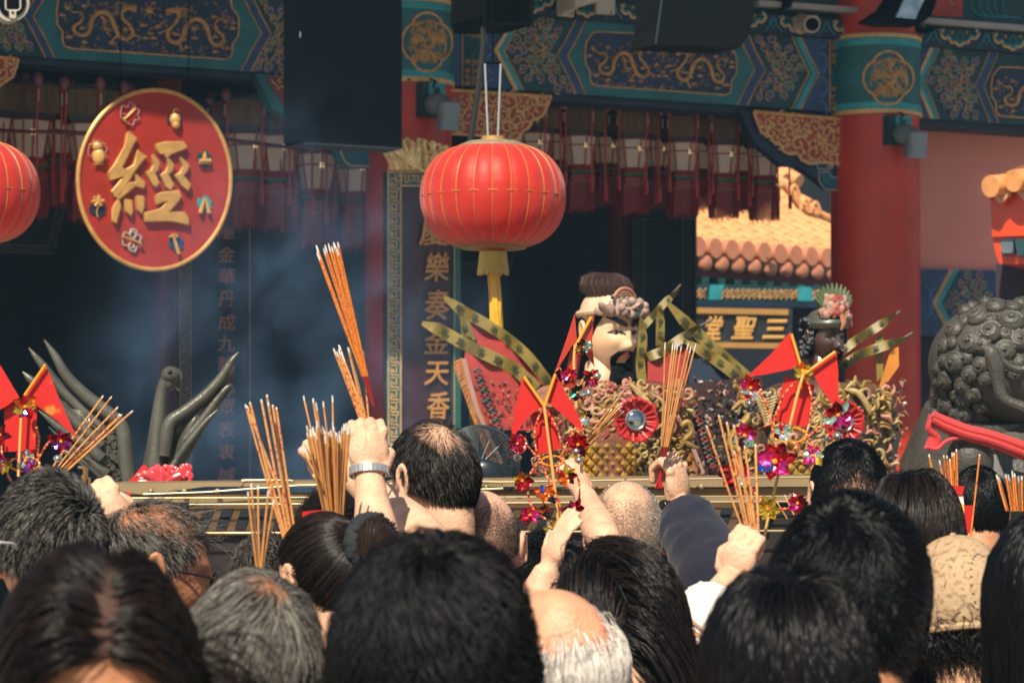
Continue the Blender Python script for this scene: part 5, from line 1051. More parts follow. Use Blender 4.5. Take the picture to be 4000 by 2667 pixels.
flag('dark blue pennant with olive trim between the two statues, lower one', FLP, [(2700, 1345), (2850, 1430), (2960, 1520), (2960, 1660), (2720, 1660), (2690, 1500)], None, [([(2680, 1335), (2760, 1380), (2850, 1445), (2930, 1520)], 54)], [(2670, 1330), (2760, 1375), (2940, 1530)], SNAVY, .04, [(2700, 1470), (2940, 1560), (2940, 1660), (2700, 1660)])
flag('olive pennant on the red column, upper of the pair beside the dark-faced statue', FLP, [(3420, 1320), (3450, 1300), (3450, 1470), (3425, 1490)], None, [([(3500, 1225), (3430, 1275), (3350, 1325), (3270, 1385)], 42)], [(3516, 1216), (3440, 1268), (3270, 1380)], YTRIM, -.02)
flag('olive pennant on the red column, lower of the pair beside the dark-faced statue', FLP, [(3478, 1370), (3510, 1352), (3512, 1430), (3440, 1530), (3432, 1520)], None, [([(3545, 1320), (3440, 1355), (3350, 1390), (3270, 1450)], 46)], [(3565, 1300), (3500, 1335), (3280, 1440)], mat('orange_silk', '#c07a30', .45, var=.2), -.01)
for x0, y0, x1, y1, lb, gm in ((1812, 1400, 1960, 1810, 'left leaning fringed post beside the red pennants', 0), (2655, 1480, 2745, 1850, 'leaning fringed post between the two statues', 1)):
    t = thing('banner_post', lb, 'banner', FLP(x1, y1)); m = MB(); m.line(FLP, [(x0, y0), ((x0+x1)/2-20, (y0+y1)/2), (x1, y1)], 20, .12, 0, 6, 2); m.build('post', mat('pink_braid', '#b08a78', .6), t)
    g = MB()
    for k in range(80): u = k/80; x, y = x0+(x1-x0)*u, y0+(y1-y0)*u; g.line(FLP, [(x-6, y), (x-30-10*random.random(), y+14), (x-40, y+30)], 6, .1, 0, 4, 0, (1, .5))
    g.build('fringe', ORANGE, t)
    g = MB()
    for k in range(18): u = .12+.85*k/18; x, y = x0+(x1-x0)*u+34+12*u, y0+(y1-y0)*u; g.line(FLP, [(x-16, y), (x, y-9), (x+16, y), (x, y+8), (x-14, y)], 9, .12, k % 2, 5)
    g.build('braid_pattern', [SGRN, SRED], t)
m = MB(); FT = Plane(2800, 1750, 12.2, 5)
tb = thing('altar_table', 'draped altar ledge on which the statues stand', 'table', FT(2500, 1900)*np.array((1, 1, 0)))
m.poly(FT, [(1980, 1905), (3560, 1905), (3560, 2880), (1980, 2880)], -1.2, .35); m.build('ledge', mat('altar_cloth', '#5c2a24', .6, var=.3, vs=4), tb, False)
g = MB(); rr = random.Random(12); FD = Plane(2800, 1750, 12.6, 5)
for k in range(330):
    x = rr.choice((rr.uniform(2660, 2960), rr.uniform(2680, 2940), rr.uniform(3400, 3540))); y = rr.uniform(1480 if x > 2600 else 1620, 1905); g.line(FD, [(x, y), (x+rr.uniform(-14, 14), y+rr.uniform(-14, 14)), (x+rr.uniform(-16, 16), y+rr.uniform(-10, 18))], rr.uniform(6, 13), .1+.1*rr.random(), rr.randrange(6), 6, 2, (.5, 1, .5))
m = MB(); m.poly(FD, [(2640, 1500), (2980, 1470), (2980, 1910), (2640, 1910)], -.1, .08, 0)
sc_ = thing('embroidered_screen', 'dark beaded and embroidered screen standing between the two statues', 'screen', FD(2800, 1905)); m.build('screen_board', mat('dark_brown_cloth', '#2e1d20', .6, var=.4, vs=20), sc_, False); g.build('beadwork', [SGOLD, mat('plum', '#5a2c34', .5), SRED, SNAVY, mat('pearl', '#b39a92', .3), SGRN], sc_)
# ---------------------------------------------------------------- bronze crane with raised wings
BRZ = mat('dark_grey_bronze', '#5b5a50', .36, metal=.3, var=.25, vs=9, bump=.25, bs=60, spec=.6)
CR = Plane(600, 1700, 11.0, 5)
cr = thing('bronze_crane', 'dark bronze crane statue with raised wings and open beak at left', 'statue', CR(560, 1900))
m = MB(); m.line(CR, [(600, 1900), (605, 1800), (612, 1700), (622, 1600), (632, 1530), (648, 1490), (668, 1470)], 64, 0, 0, 14, 4, (1.6, 1.4, 1.05, .85, .72, .8, 1.15)); m.ell(CR(666, 1464), (.038, .045, .034), 0, 20, 14)
m.line(CR, [(672, 1450), (694, 1456), (706, 1478), (702, 1500)], 34, 0, 0, 10, 3, (1, .9, .6, .1)); m.line(CR, [(660, 1485), (680, 1506), (700, 1526)], 26, 0, 0, 10, 3, (1, .8, .3)); m.ell(CR(662, 1495), (.022, .03, .03), 0, 12, 10)
m.ell(CR(570, 2080), (.2, .18, .2), 0, 20, 14)
m.build('body_and_neck', BRZ, cr)
m = MB(); m.ell(CR(663, 1452, .042), (.01,)*3); m.build('eye', BLK, cr)
def wing(fe, nm, base):
    m = MB()
    for pts, w, of in fe: m.line(CR, pts, w*1.12, of, 0, 10, 4, (1.0, 1.15, .95, .85, .75, .4))
    for (poly, o) in base: m.poly(CR, poly, o-.1, o)
    return m.build(nm, BRZ, cr, True, 50)
def sheet(outline, o, th, nm='wing_web'):
    """thick cast web: bulged towards the middle"""
    c = np.mean(outline, 0); q = smoothpath(V3(outline+[outline[0]]), 3); V = []; rings = 6; n = len(q)-1
    for r_ in range(rings+1):
        u = r_/rings
        for a in range(n): x, y = c+(q[a]-c)*(1-u*.98); V.append(CR(x, y, o+th*math.sin(u*math.pi/2)+.012*math.sin(x*.11+y*.05)))
    fs = [(r_*n+a, r_*n+(a+1) % n, (r_+1)*n+(a+1) % n, (r_+1)*n+a) for r_ in range(rings) for a in range(n)]; m0 = len(V)
    W = [v-CR.n*.02 for v in V[:n]]+[CR(c[0], c[1], o-.03)]; fs += [(m0+a, m0+(a+1) % n, m0+n)[::-1] for a in range(n)]+[(a, m0+a, m0+(a+1) % n, (a+1) % n) for a in range(n)]
    return mk(nm, np.array(V+W), fs, BRZ, None, cr, True, None)
TP = (1.0, 1.1, 1.0, .95, .9, .8, .72, .5, .12)
def feathers(fe, nm):
    m = MB()
    for pts, w, of in fe: m.line(CR, pts, w, of, 0, 10, 5, TP)
    return m.build(nm, BRZ, cr, True, 60)
sheet([(492, 1880), (470, 1700), (455, 1650), (360, 1560), (290, 1500), (230, 1490), (210, 1560), (230, 1620), (280, 1700), (330, 1760), (400, 1850), (440, 1900)], 0, .06)
feathers([([(505, 1880), (492, 1780), (482, 1690), (455, 1640), (340, 1548), (262, 1470), (215, 1390), (172, 1326)], 58, .06), ([(440, 1720), (340, 1620), (240, 1520), (170, 1430), (112, 1358)], 48, .03), ([(400, 1740), (300, 1650), (200, 1550), (130, 1490), (88, 1452)], 46, .05),
      ([(400, 1790), (330, 1730), (260, 1690), (150, 1602)], 44, .06), ([(420, 1850), (350, 1790), (280, 1740), (188, 1664)], 40, .04), ([(430, 1880), (360, 1820), (290, 1780), (220, 1750)], 36, .03)], 'wing_feathers')
sheet([(628, 1880), (640, 1760), (660, 1660), (740, 1590), (840, 1500), (905, 1410), (915, 1470), (895, 1530), (850, 1600), (790, 1690), (740, 1780), (690, 1850), (650, 1890)], 0, .06)
feathers([([(640, 1780), (650, 1700), (668, 1645), (720, 1608), (800, 1545), (860, 1480), (905, 1410), (932, 1376)], 52, .06), ([(720, 1720), (790, 1640), (840, 1570), (880, 1520), (908, 1500)], 34, .05), ([(690, 1790), (750, 1710), (800, 1650), (850, 1600)], 28, .06), ([(660, 1840), (710, 1770), (770, 1700)], 26, .06)], 'wing_feathers')
g = MB(); rr = random.Random(2)
for k in range(150):
    x = rr.uniform(380, 520); y = rr.uniform(1680, 1890)
    if x > 480+(y-1680)*.15: continue
    g.line(CR, [(x-9, y-5), (x, y+5), (x+9, y-5)], 7, .05, 0, 5, 2)
for k in range(12): x, y = 420-8*k, 1640+12*k; g.line(CR, [(x, y+50), (x-50, y+10), (x-90, y-40)], 7, .06, 0, 5, 2, (1, 1, .3))
g.build('feather_relief', BRZ, cr)
t = thing('red_rosette', 'shiny red satin rosette tied at the foot of the bronze crane', 'ribbon', CR(640, 1885, .3)); SAT = mat('red_satin', '#d8323a', .25, var=.1, vs=8, sheen=.4, spec=.7)
m = MB(); rr = random.Random(8)
for k in range(26):
    a = math.pi*k/25; cx, cy = 632, 1892; r = rr.uniform(85, 120)
    m.line(CR, [(cx+14*math.cos(a), cy-8*math.sin(a)), (cx+r*.6*math.cos(a)+rr.uniform(-8, 8), cy-r*.45*math.sin(a)), (cx+r*math.cos(a+.1), cy-r*.62*math.sin(a+.1)), (cx+r*.85*math.cos(a+.2), cy-r*.5*math.sin(a+.2))], rr.uniform(22, 34), .3+.06*rr.random(), 0, 8, 4, (.5, 1, .9, .5))
for k in range(14): x, y = rr.uniform(560, 720), rr.uniform(1830, 1880); m.line(CR, [(x, y), (x+15, y-14), (x+30, y), (x+22, y+14)], 18, .36, 0, 8, 4, (.6, 1, .6))
m.build('bow_loops', SAT, t)
m = MB(); m.poly(CR, [(500, 1880), (530, 1850), (560, 1812), (575, 1820), (570, 1850), (530, 1895), (508, 1905)], .3, .33); m.poly(CR, [(498, 1900), (520, 1905), (512, 1945), (490, 1935)], .3, .31); m.build('ribbon_tail', mat('red_satin2', '#c92a26', .4), t, False)
g = MB(); SPD = Plane(330, 1850, 12, 5); g.line(SPD, [(330, 1815), (335, 1850), (322, 1900)], 22, 0, 0, 6, 2); g.line(SPD, [(305, 1825), (365, 1832)], 12, 0, 0, 6); g.line(SPD, [(318, 1860), (350, 1870), (345, 1900)], 12, 0, 0, 6, 2)
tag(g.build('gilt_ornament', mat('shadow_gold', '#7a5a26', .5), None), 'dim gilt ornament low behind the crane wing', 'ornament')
# ---------------------------------------------------------------- stone lion
LN = Plane(3820, 1500, 11.0, 0); k = LN.k()
STN = mat('grey_carved_stone', '#45423b', .5, var=.2, vs=8, bump=.45, bs=70)
ln = thing('stone_lion', 'grey stone guardian lion with curled mane wearing a red scarf', 'statue', P(3850, 1900, 11)*np.array((1, 1, 0)))
m = MB(); c = P(3925, 1420, 11.2)
HRL = (.30, .30, .25)
m.ell(c, HRL, 0, 40, 30); m.tube([P(3830, 1600, 11.25), P(3810, 1800, 11.3), P(3850, 2100, 11.4)], [.22, .3, .36], 24); m.ell(P(3900, 2050, 11.3), (.42, .4, .5), 0, 30, 20); m.ell(P(3780, 1560, 11.25), (.15, .2, .24), 0, 20, 14)
m.ell(P(4190, 1470, 11.15), (.15, .17, .12), 0, 24, 16); m.ell(P(4170, 1590, 11.15), (.13, .15, .08), 0, 24, 16); m.ell(P(4110, 1380, 11.0), (.1, .09, .06), 0, 16, 12); m.ell(P(4300, 1440, 11.15), (.05, .08, .05), 0, 14, 10)
for yy in (10.95, 11.45): m.tube([P(4000, 1850, yy), P(4080, 2200, yy), P(4100, 2560, yy), P(4170, 2600, yy)], [.17, .13, .11, .13], 18)
for yy in (10.9, 11.5): m.tube([P(3760, 2300, yy), P(3900, 2420, yy), P(3840, 2580, yy), P(3980, 2600, yy)], [.22, .17, .12, .13], 18)
m.build('body', STN, ln); m = MB(); q = P(3920, 2640, 11.2); m.box((q[0], q[1], q[2]/2), (1.3, 1.1, max(q[2], .1))); m.build('plinth', mat('lion_plinth', '#7d786c', .8, var=.2, vs=12, bump=.3), ln, False)
def curl(px, py, r, d0=None):
    g = MB()
    rd = ray(px, py); best = None
    for (cc, rad) in ((c, V3(HRL)), (P(3780, 1560, 11.25), V3((.15, .2, .24))), (P(3820, 1700, 11.28), V3((.2, .22, .3)))):
        o = (CAMP-cc)/rad; dd = rd/rad; A = dd@dd; B_ = 2*o@dd; C_ = o@o-1; ds = B_*B_-4*A*C_
        if ds > 0:
            tt = (-B_-math.sqrt(ds))/(2*A)
            if best is None or tt < best[0]: best = (tt, unit((CAMP+rd*tt-cc)/rad/rad))
    if best is None: return
    p = CAMP+rd*best[0]; n = best[1]; Mx = basis(n, (1, 0, .2)); rr = r*k*1.28
    g.ell(p, (rr, rr, rr*.72), 0, 20, 10, Mx)
    q = [p+Mx@np.array((rr*(1-.9*i/14)*.92*math.cos(i*.72), rr*(1-.9*i/14)*.92*math.sin(i*.72), rr*(.3+.45*i/14))) for i in range(15)]
    g.tube(q, np.linspace(.17, .15, 15)*rr, 6); g.ell(p+n*rr*.72, (rr*.2,)*3, 0, 8, 6); g.build('mane_curl', STN, ln)
for x, y, r in ((3890, 1200, 34), (3820, 1240, 36), (3730, 1290, 34), (3870, 1300, 38), (3950, 1260, 40), (3990, 1190, 30), (3796, 1340, 42), (3925, 1370, 36), (3690, 1350, 28), (3735, 1415, 38), (3830, 1428, 28), (3790, 1460, 30), (3697, 1485, 32), (3762, 1505, 30), (3665, 1440, 24), (3660, 1545, 22), (3696, 1580, 30), (3762, 1560, 30), (3765, 1618, 32), (3980, 1330, 36), (3935, 1430, 22), (3962, 1458, 24), (3850, 1180, 22), (3840, 1350, 30), (3775, 1400, 26), (3690, 1410, 24), (3960, 1200, 26), (3930, 1305, 24), (3870, 1250, 24), (3765, 1255, 26), (3720, 1340, 22), (3665, 1490, 24), (3735, 1545, 24), (3690, 1530, 22), (3730, 1615, 22), (3900, 1160, 24), (3795, 1200, 24), (3850, 1480, 26), (3800, 1540, 30), (3830, 1590, 26), (3770, 1215, 24), (3985, 1420, 26), (3650, 1620, 24)): curl(x, y, r)

m = MB(); m.line(LN, [(3835, 1355), (3868, 1375), (3890, 1430), (3900, 1500), (3925, 1560), (4020, 1600)], 60, .27, 0, 10, 4, (.2, 1, 1.1, .8, .7, .8)); m.line(LN, [(3900, 1400), (3960, 1440), (4020, 1440)], 30, .25, 0, 8, 3); m.build('ear', STN, ln)
g = MB()
for kk in range(26):
    u = kk/25; x, y = 3740+260*u, 1715+75*u+6*math.sin(kk); g.line(LN, [(x-9, y), (x, y-9), (x+9, y), (x, y+9), (x-7, y)], 8, .36, 0, 6, 2)
g.line(LN, [(3710, 1700), (3780, 1760), (3900, 1860), (4010, 1900)], 12, .34, 0, 6, 3); g.line(LN, [(3760, 1690), (3880, 1730), (4010, 1775)], 10, .36, 0, 6, 3)
for a0 in range(1): g.line(LN, [(3757+26*math.cos(a), 1722+26*math.sin(a)) for a in np.linspace(0, 6.3, 14)], 11, .36, 0, 6)
g.ell(LN(3790, 1800, .3), (.09, .09, .11), 0, 16, 12); g.build('carved_collar', STN, ln)
sc2 = thing('red_scarf', 'bright red cloth scarf tied round the neck of the stone lion', 'scarf', LN(3640, 1760, .3)); RC_ = mat('red_scarf_cloth', '#b52422', .6, var=.12, vs=5, sheen=.3, bump=.2, bs=20)
m = MB()
for kk in range(7): o = kk*7; m.line(LN, [(3642, 1615+o*.8), (3700, 1640+o), (3780, 1672+o*.9), (3860, 1690+o*1.0), (3940, 1715+o*1.1), (4040, 1752+o*1.2)], 26, .38+.02*math.sin(kk*2), 0, 8, 5, (.9, 1, 1.1, 1, 1, 1))
for kk in range(6): o = kk*9; m.line(LN, [(3640, 1618+o*.5), (3632-o*.1, 1660+o*.3), (3640+o*.5, 1700+o*.2), (3620+o*.8, 1755-o*.1)], 26, .37+.015*math.sin(kk*3), 0, 8, 5)
m.line(LN, [(3618, 1745), (3660, 1752), (3700, 1720), (3760, 1705), (3800, 1690)], 16, .39, 0, 8, 4)
m.build('cloth_folds', RC_, sc2)
# ---------------------------------------------------------------- incense trough
FU = Plane(1800, 1900, 8.8, 2); MET = mat('brushed_trough_steel', '#7a6144', .35, metal=.55, var=.2, vs=4, stretch=(1, 1, 12)); METL = mat('pale_trough_edge', '#a8926e', .3, metal=.4, var=.12, vs=5); METD = mat('dark_trough_panel', '#36302e', .45, metal=.3, var=.3, vs=3)
fu = thing('incense_trough', 'long brushed steel incense trough with slotted side panels in front of the statues', 'incense burner', FU(1800, 1900)*np.array((1, 1, 0)))
m = MB(); m.poly(FU, [(360, 1888), (3230, 1858), (3230, 1900), (2620, 1900), (800, 1900), (560, 1932), (480, 1918)], -.9, 0.0); m.build('rim_sheet', METL, fu, False)
m = MB(); m.poly(FU, [(480, 1934), (3230, 1902), (3230, 1936), (480, 1942)], -.3, -.02, 0); m.line(FU, [(480, 1945), (1200, 1942), (3230, 1938)], 6, .03, 1); m.line(FU, [(560, 1930), (800, 1922), (1170, 1895), (3230, 1862)], 8, .03, 1, 6); m.build('upper_rail', [MET, METL], fu, False)
m = MB(); m.poly(FU, [(480, 1942), (3230, 1938), (3230, 1958), (480, 1962)], -.3, 0, 0); m.line(FU, [(740, 1970), (3230, 1958)], 8, .04, 0, 6); m.line(FU, [(740, 2082), (3230, 2072)], 10, .03, 0, 6); m.line(FU, [(1860, 1880), (1960, 1884), (1965, 1908), (1870, 1912)], 12, .06, 0, 6); m.build('lower_rail', METL, fu)
m = MB(); m.poly(FU, [(480, 1962), (3230, 1958), (3230, 2300), (480, 2300)], -.3, -.02); m.build('side_panel', METD, fu, False)
m = MB(); m.poly(FU, [(735, 1966), (1500, 1962), (3000, 1960), (3000, 2074), (735, 2090), (750, 2040)], -.02, .0); sp_ = m.build('slotted_panel', MET, fu, False)
for x in list(range(782, 1500, 74))+list(range(1560, 3000, 78)):
    m = MB(); m.poly(FU, [(x+12, 1986), (x+56, 1985), (x+26, 2066), (x-14, 2067)], .0, .005); m.build('vent_slot', mat('slot_shadow', '#141a22', .8), sp_, False)
m = MB()
for x in list(range(590, 1500, 130))+list(range(1900, 2900, 120)): m.ell(FU(x, 1918 if x < 1100 else 1900, .02), (.009,)*3, 0, 8, 6)
m.build('bolt', METL, fu)
m = MB(); m.line(FU, [(945, 1895), (948, 1880), (962, 1876), (1128, 1876), (1140, 1882), (1142, 1895)], 11, .0, 0, 8, 2); m.build('handle', METL, fu)
for x in (520, 3160): m = MB(); m.poly(FU, [(x, 2300), (x+60, 2300), (x+60, 2950), (x, 2950)], -.8, -.1); m.build('leg', METD, fu, False)
# wire fan
FN = Plane(1880, 1860, 10.5, 12); fn = thing('electric_fan', 'dark wire-cage electric fan beside the trough under the red pennant', 'fan', FN(1880, 1900))
m = MB(); cx, cy, r = 1870, 1820, 155
for kk in range(22):
    rr_ = r*(1-kk*.038); m.tube([FN(cx+rr_*math.cos(a), cy+rr_*math.sin(a), .02+.10*(kk/22)**.7) for a in np.linspace(0, 2*math.pi, 40)], .0022, 4, cap=False)
for kk in range(16): a = kk*math.pi/8; m.tube([FN(cx+r*.12*math.cos(a), cy+r*.12*math.sin(a), .12), FN(cx+r*.7*math.cos(a), cy+r*.7*math.sin(a), .1), FN(cx+r*math.cos(a), cy+r*math.sin(a), .02)], .002, 4)
m.build('wire_cage', mat('dark_wire', '#454c50', .4, metal=.5), fn)
m = MB(); m.tube([FN(cx+r*math.cos(a), cy+r*math.sin(a)) for a in np.linspace(0, 2*math.pi, 40)], .008, 8); m.build('rim', mat('dark_wire', '#454c50'), fn)
m = MB(); m.ell(FN(cx+18, cy+36, .13), (.07, .03, .06), 0, 16, 10); m.build('hub', mat('black_hub', '#1d252c', .3), fn); m = MB(); m.tube([FN(cx, cy, -.05), P(1870, 2850, 10.6)], .02, 8); m.build('stand', BLACKN, fn)

for o in bpy.data.objects:
    if o.parent and any(o.name.startswith(q) for q in ('beadwork', 'carved_ornament', 'shoulder_carving', 'skirt_carving', 'collar_carving', 'embroidery')): o['kind'] = 'stuff'
# ---------------------------------------------------------------- people
def skin(name, col, rough=.48):
    return mat(name, col, rough, var=.17, vs=28, bump=.3, bs=140, spec=.35, sss=.10)
SK1 = skin('fair_skin', '#d0a080'); SK2 = skin('tan_skin', '#b47a56'); SK3 = skin('light_skin', '#d9ab8c'); SK4 = skin('ruddy_skin', '#cf926f')
def hairmat(name, col, rough=.42, spec=.5):
    m = mat(name, col, rough-.10, var=.25, vs=60, spec=.32); return m
H_BLK = hairmat('black_hair', '#0e0c0b', .38); H_BLK2 = hairmat('soft_black_hair', '#181311', .4); H_BRN = hairmat('dark_brown_hair', '#281b13', .42); H_GRY = hairmat('grey_hair', '#6c675f', .5); H_LGR = hairmat('silver_hair', '#958f86', .5); H_WHT = hairmat('white_hair', '#e6dfd6', .5); H_BLU = hairmat('blue_black_hair', '#090b0e', .36)
def capsule(mb, a, b, ra, rb, n=12):
    a, b = V3(a), V3(b); T = unit(b-a); L = np.linalg.norm(b-a); M = basis(T, (1, .1, .2)); pr = []
    for q in range(5): ph = -math.pi/2+q*math.pi/8; pr.append((max(ra*math.cos(ph), .0004), ra*math.sin(ph)))
    for q in range(5): ph = q*math.pi/8; pr.append((max(rb*math.cos(ph), .0004), L+rb*math.sin(ph)))
    mb.lathe(pr, a, n, 0, M)
def remesh(o, vs, smooth_it=2):
    md = o.modifiers.new('r', 'REMESH'); md.mode = 'VOXEL'; md.voxel_size = vs; md.use_smooth_shade = True
    if smooth_it: ms = o.modifiers.new('s', 'SMOOTH'); ms.iterations = smooth_it; ms.factor = .5
    dg = bpy.context.evaluated_depsgraph_get(); me = bpy.data.meshes.new_from_object(o.evaluated_get(dg)); me.name = o.name
    o.modifiers.clear(); old = o.data; o.data = me; bpy.data.meshes.remove(old)
    me.shade_smooth(); return o
def hairline(az, kind='m'):
    """lowest scalp height (unit-sphere z) for azimuth az, 0 = face"""
    c = np.cos(az); f = .62 if kind != 'low' else .5
    return np.where(c > 0, -.05+(f+.05)*np.clip(c, 0, 1)**.8, -.05-(.52 if kind == 'm' else .75)*np.clip(-c, 0, 1)**.7)
def grow(rt, nr, rs, L, steps, lift, comb, grav, wave, jit, rad, cent, layer, adh=0.0):
    """vectorised strands; rt roots (N,3), returns (N,steps+1,3) in head space"""
    N = len(rt); p = rt.copy(); d = nr*lift+comb; d /= np.maximum(np.linalg.norm(d, axis=1, keepdims=True), 1e-6); out = [p.copy()]; st = (L/steps)[:, None]
    ph = rt@rs.normal(size=(3, 3))*wave[1]
    for k in range(steps):
        d = d+np.array((0, 0, -1.0))*grav+wave[0]*np.sin(ph+k*wave[2])+rs.normal(size=(N, 3))*jit
        d /= np.maximum(np.linalg.norm(d, axis=1, keepdims=True), 1e-6); p = p+d*st
        q = (p-cent)/(rad+layer[:, None]); r = np.linalg.norm(q, axis=1, keepdims=True); ins = (r < 1)[:, 0]
        if adh: nq = unit_rows(q/rad); up_ = np.clip((p[:, 2:3]+.035)/.03, 0, 1) if steps > 10 else 1.0; d = d-nq*adh*np.clip((r-1)*12, 0, 1)*up_
        if ins.any():
            nn = q/np.maximum(r, 1e-6); p[ins] = (nn[ins])*(rad+layer[ins][:, None])+cent
            nw = unit_rows(nn/(rad)); dn = (d*nw).sum(1, keepdims=True); d = np.where(ins[:, None] & (dn < 0), d-dn*nw, d)
        out.append(p.copy())
    return np.stack(out, 1)
def unit_rows(a): return a/np.maximum(np.linalg.norm(a, axis=1, keepdims=True), 1e-9)
def strand_mesh(S, r, view):
    """three-sided tapering tubes along strands S (N,K,3)"""
    N, K, _ = S.shape; T = np.gradient(S, axis=1); T = T/np.maximum(np.linalg.norm(T, axis=2, keepdims=True), 1e-9)
    up = np.broadcast_to(V3(view), T.shape); A = np.cross(T, up); A = A/np.maximum(np.linalg.norm(A, axis=2, keepdims=True), 1e-6); B = np.cross(T, A)
    tp = np.interp(np.linspace(0, 1, K), (0, .6, 1), (1, .95, .3))[None, :, None]*np.asarray(r).reshape(-1, 1, 1)
    V = np.stack([S+(A*math.cos(a)+B*math.sin(a))*tp for a in (0, 2.094, 4.189)], 2).reshape(-1, 3)
    base = (np.arange(N)*K*3)[:, None, None]; k = (np.arange(K-1)*3)[None, :, None]; j = np.arange(3)[None, None, :]; j2 = (j+1) % 3
    f = np.stack([base+k+j, base+k+j2, base+k+3+j2, base+k+3+j], -1).reshape(-1, 4)
    return V, f
ZC = np.array((0, -.006, .012)); ZR = np.array((.0765, .0985, .108))
def hair(t, M, c, sc, style, mats, seed, n=6000, L=(.03, .05), r=.0006, bald=None, bald_in=.12, grav=.12, lift=.8, comb='back', wave=(.15, 45, .5), jit=.08, layer=.008, steps=6, part=0.0, kind='m', cap=True, wmix=None, name='hair', whorl=(.0, -.55, .83), flow=1.0, back=1.0, adh=.35, capm=None):
    rs = np.random.default_rng(seed); D = unit_rows(rs.normal(size=(n*4, 3))); az = np.arctan2(D[:, 0], D[:, 1])
    ok = D[:, 2] > hairline(az, kind)+rs.normal(size=len(D))*.03
    dens = np.ones(len(D)); bd = None
    def bmask(D):
        g = 1/(1+np.exp(-(np.arccos(np.clip(D@unit(bald[:3]), -1, 1))-bald[3]-.12*np.sin(D[:, 0]*9+seed)*.5)/.07)); return bald_in+(1-bald_in)*g
    if bald is not None: dens = bmask(D)
    D = D[ok & (rs.random(len(D)) < dens)][:n]; N = len(D)
    rt = D*ZR*.99+ZC; nr = unit_rows(D/ZR)
    wv = unit(whorl)
    if comb == 'down': aw = rt-ZC-V3((0, -.03, .1)); cb = unit_rows(aw-nr*(aw*nr).sum(1, keepdims=True))
    elif comb == 'whorl':
        aw = rt/np.linalg.norm(rt, axis=1, keepdims=True)-wv; cb = aw-nr*(aw*nr).sum(1, keepdims=True); sw = np.cross(nr, unit_rows(cb)); cb = unit_rows(cb)*1.0*flow+sw*.35*flow
    elif comb == 'side': cb = np.stack([np.where(rt[:, 0]+rs.normal(size=N)*.006 > part, 1.0, -1.0), -.25*np.ones(N)*back, -.3*np.ones(N)], 1); cb = cb-nr*(cb*nr).sum(1, keepdims=True)
    elif comb == 'back': cb = np.tile((0, -1.0, -.2), (N, 1)); cb = cb-nr*(cb*nr).sum(1, keepdims=True)
    elif comb == 'fwd': cb = np.tile((.2, 1.0, .1), (N, 1)); cb = cb-nr*(cb*nr).sum(1, keepdims=True)
    elif comb == 'bun': tgt = V3(whorl)*.11; cb = tgt-rt; cb = unit_rows(cb-nr*(cb*nr).sum(1, keepdims=True))
    else: cb = rs.normal(size=(N, 3))*.8
    Ls = rs.uniform(L[0], L[1], N)
    if comb == 'bun': Ls = np.linalg.norm(V3(whorl)*.11-rt, axis=1)*1.12
    if comb == 'bun':
        bd_ = unit(whorl); u0 = rt-ZC; u0 = unit_rows(u0); lay = (rs.random(N)*layer+.001)[:, None]; S = []
        for k in range(steps+1):
            q = k/steps*.97; u = unit_rows(u0*(1-q)+bd_*q+rs.normal(size=(N, 3))*.004); S.append(ZC+u*(ZR+lay+.012*q**4))
        S = np.stack(S, 1)
    else: S = grow(rt, nr, rs, Ls, steps, lift, cb*flow if comb in ('side', 'back') else cb, grav, wave, jit, ZR, ZC, rs.random(N)*layer+.0005, adh)
    W = c+(S*sc)@M.T; V, f = strand_mesh(W, r*sc*rs.uniform(.6, 1.3, N), (0.1, -.9, .5))
    nm = len(mats); wm = wmix or [1/nm]*nm; mi = np.repeat(rs.choice(nm, N, p=np.array(wm)/sum(wm)), (steps)*3)
    VV, FF, MI = [V], [f], [mi]; off = len(V)
    if cap:
        na, npz = 48, 20; rows = []; G = []
        for i in range(npz+1):
            for j in range(na):
                a = 2*math.pi*j/na; z1 = float(hairline(np.array(a), kind))+.02; th = (math.acos(max(-1, min(1, z1))))*i/npz; G.append((math.sin(th)*math.sin(a), math.sin(th)*math.cos(a), math.cos(th)))
        G = V3(G); gp = G*(ZR+.0015)+ZC; keep = np.ones(len(G), bool) if bald is None else bmask(G) > .75
        if steps >= 9 and comb == 'side':     # curtain: the sheet of hair hanging from the lowest ring
            pass
        W2 = c+(gp*sc)@M.T; q = []
        for i in range(npz):
            for j in range(na):
                ids = (i*na+j, i*na+(j+1) % na, (i+1)*na+(j+1) % na, (i+1)*na+j)
                if all(keep[list(ids)]): q.append(ids)
        if q: VV.append(W2); FF.append(np.array(q)+off); MI.append(np.full(len(q), len(mats)))
    o = mk(name, np.concatenate(VV), np.concatenate(FF), list(mats)+[capm or mat('hair_shadow', '#0b0a0a', .95, var=.1, spec=.05)], np.concatenate(MI), t, True, None)
    return o
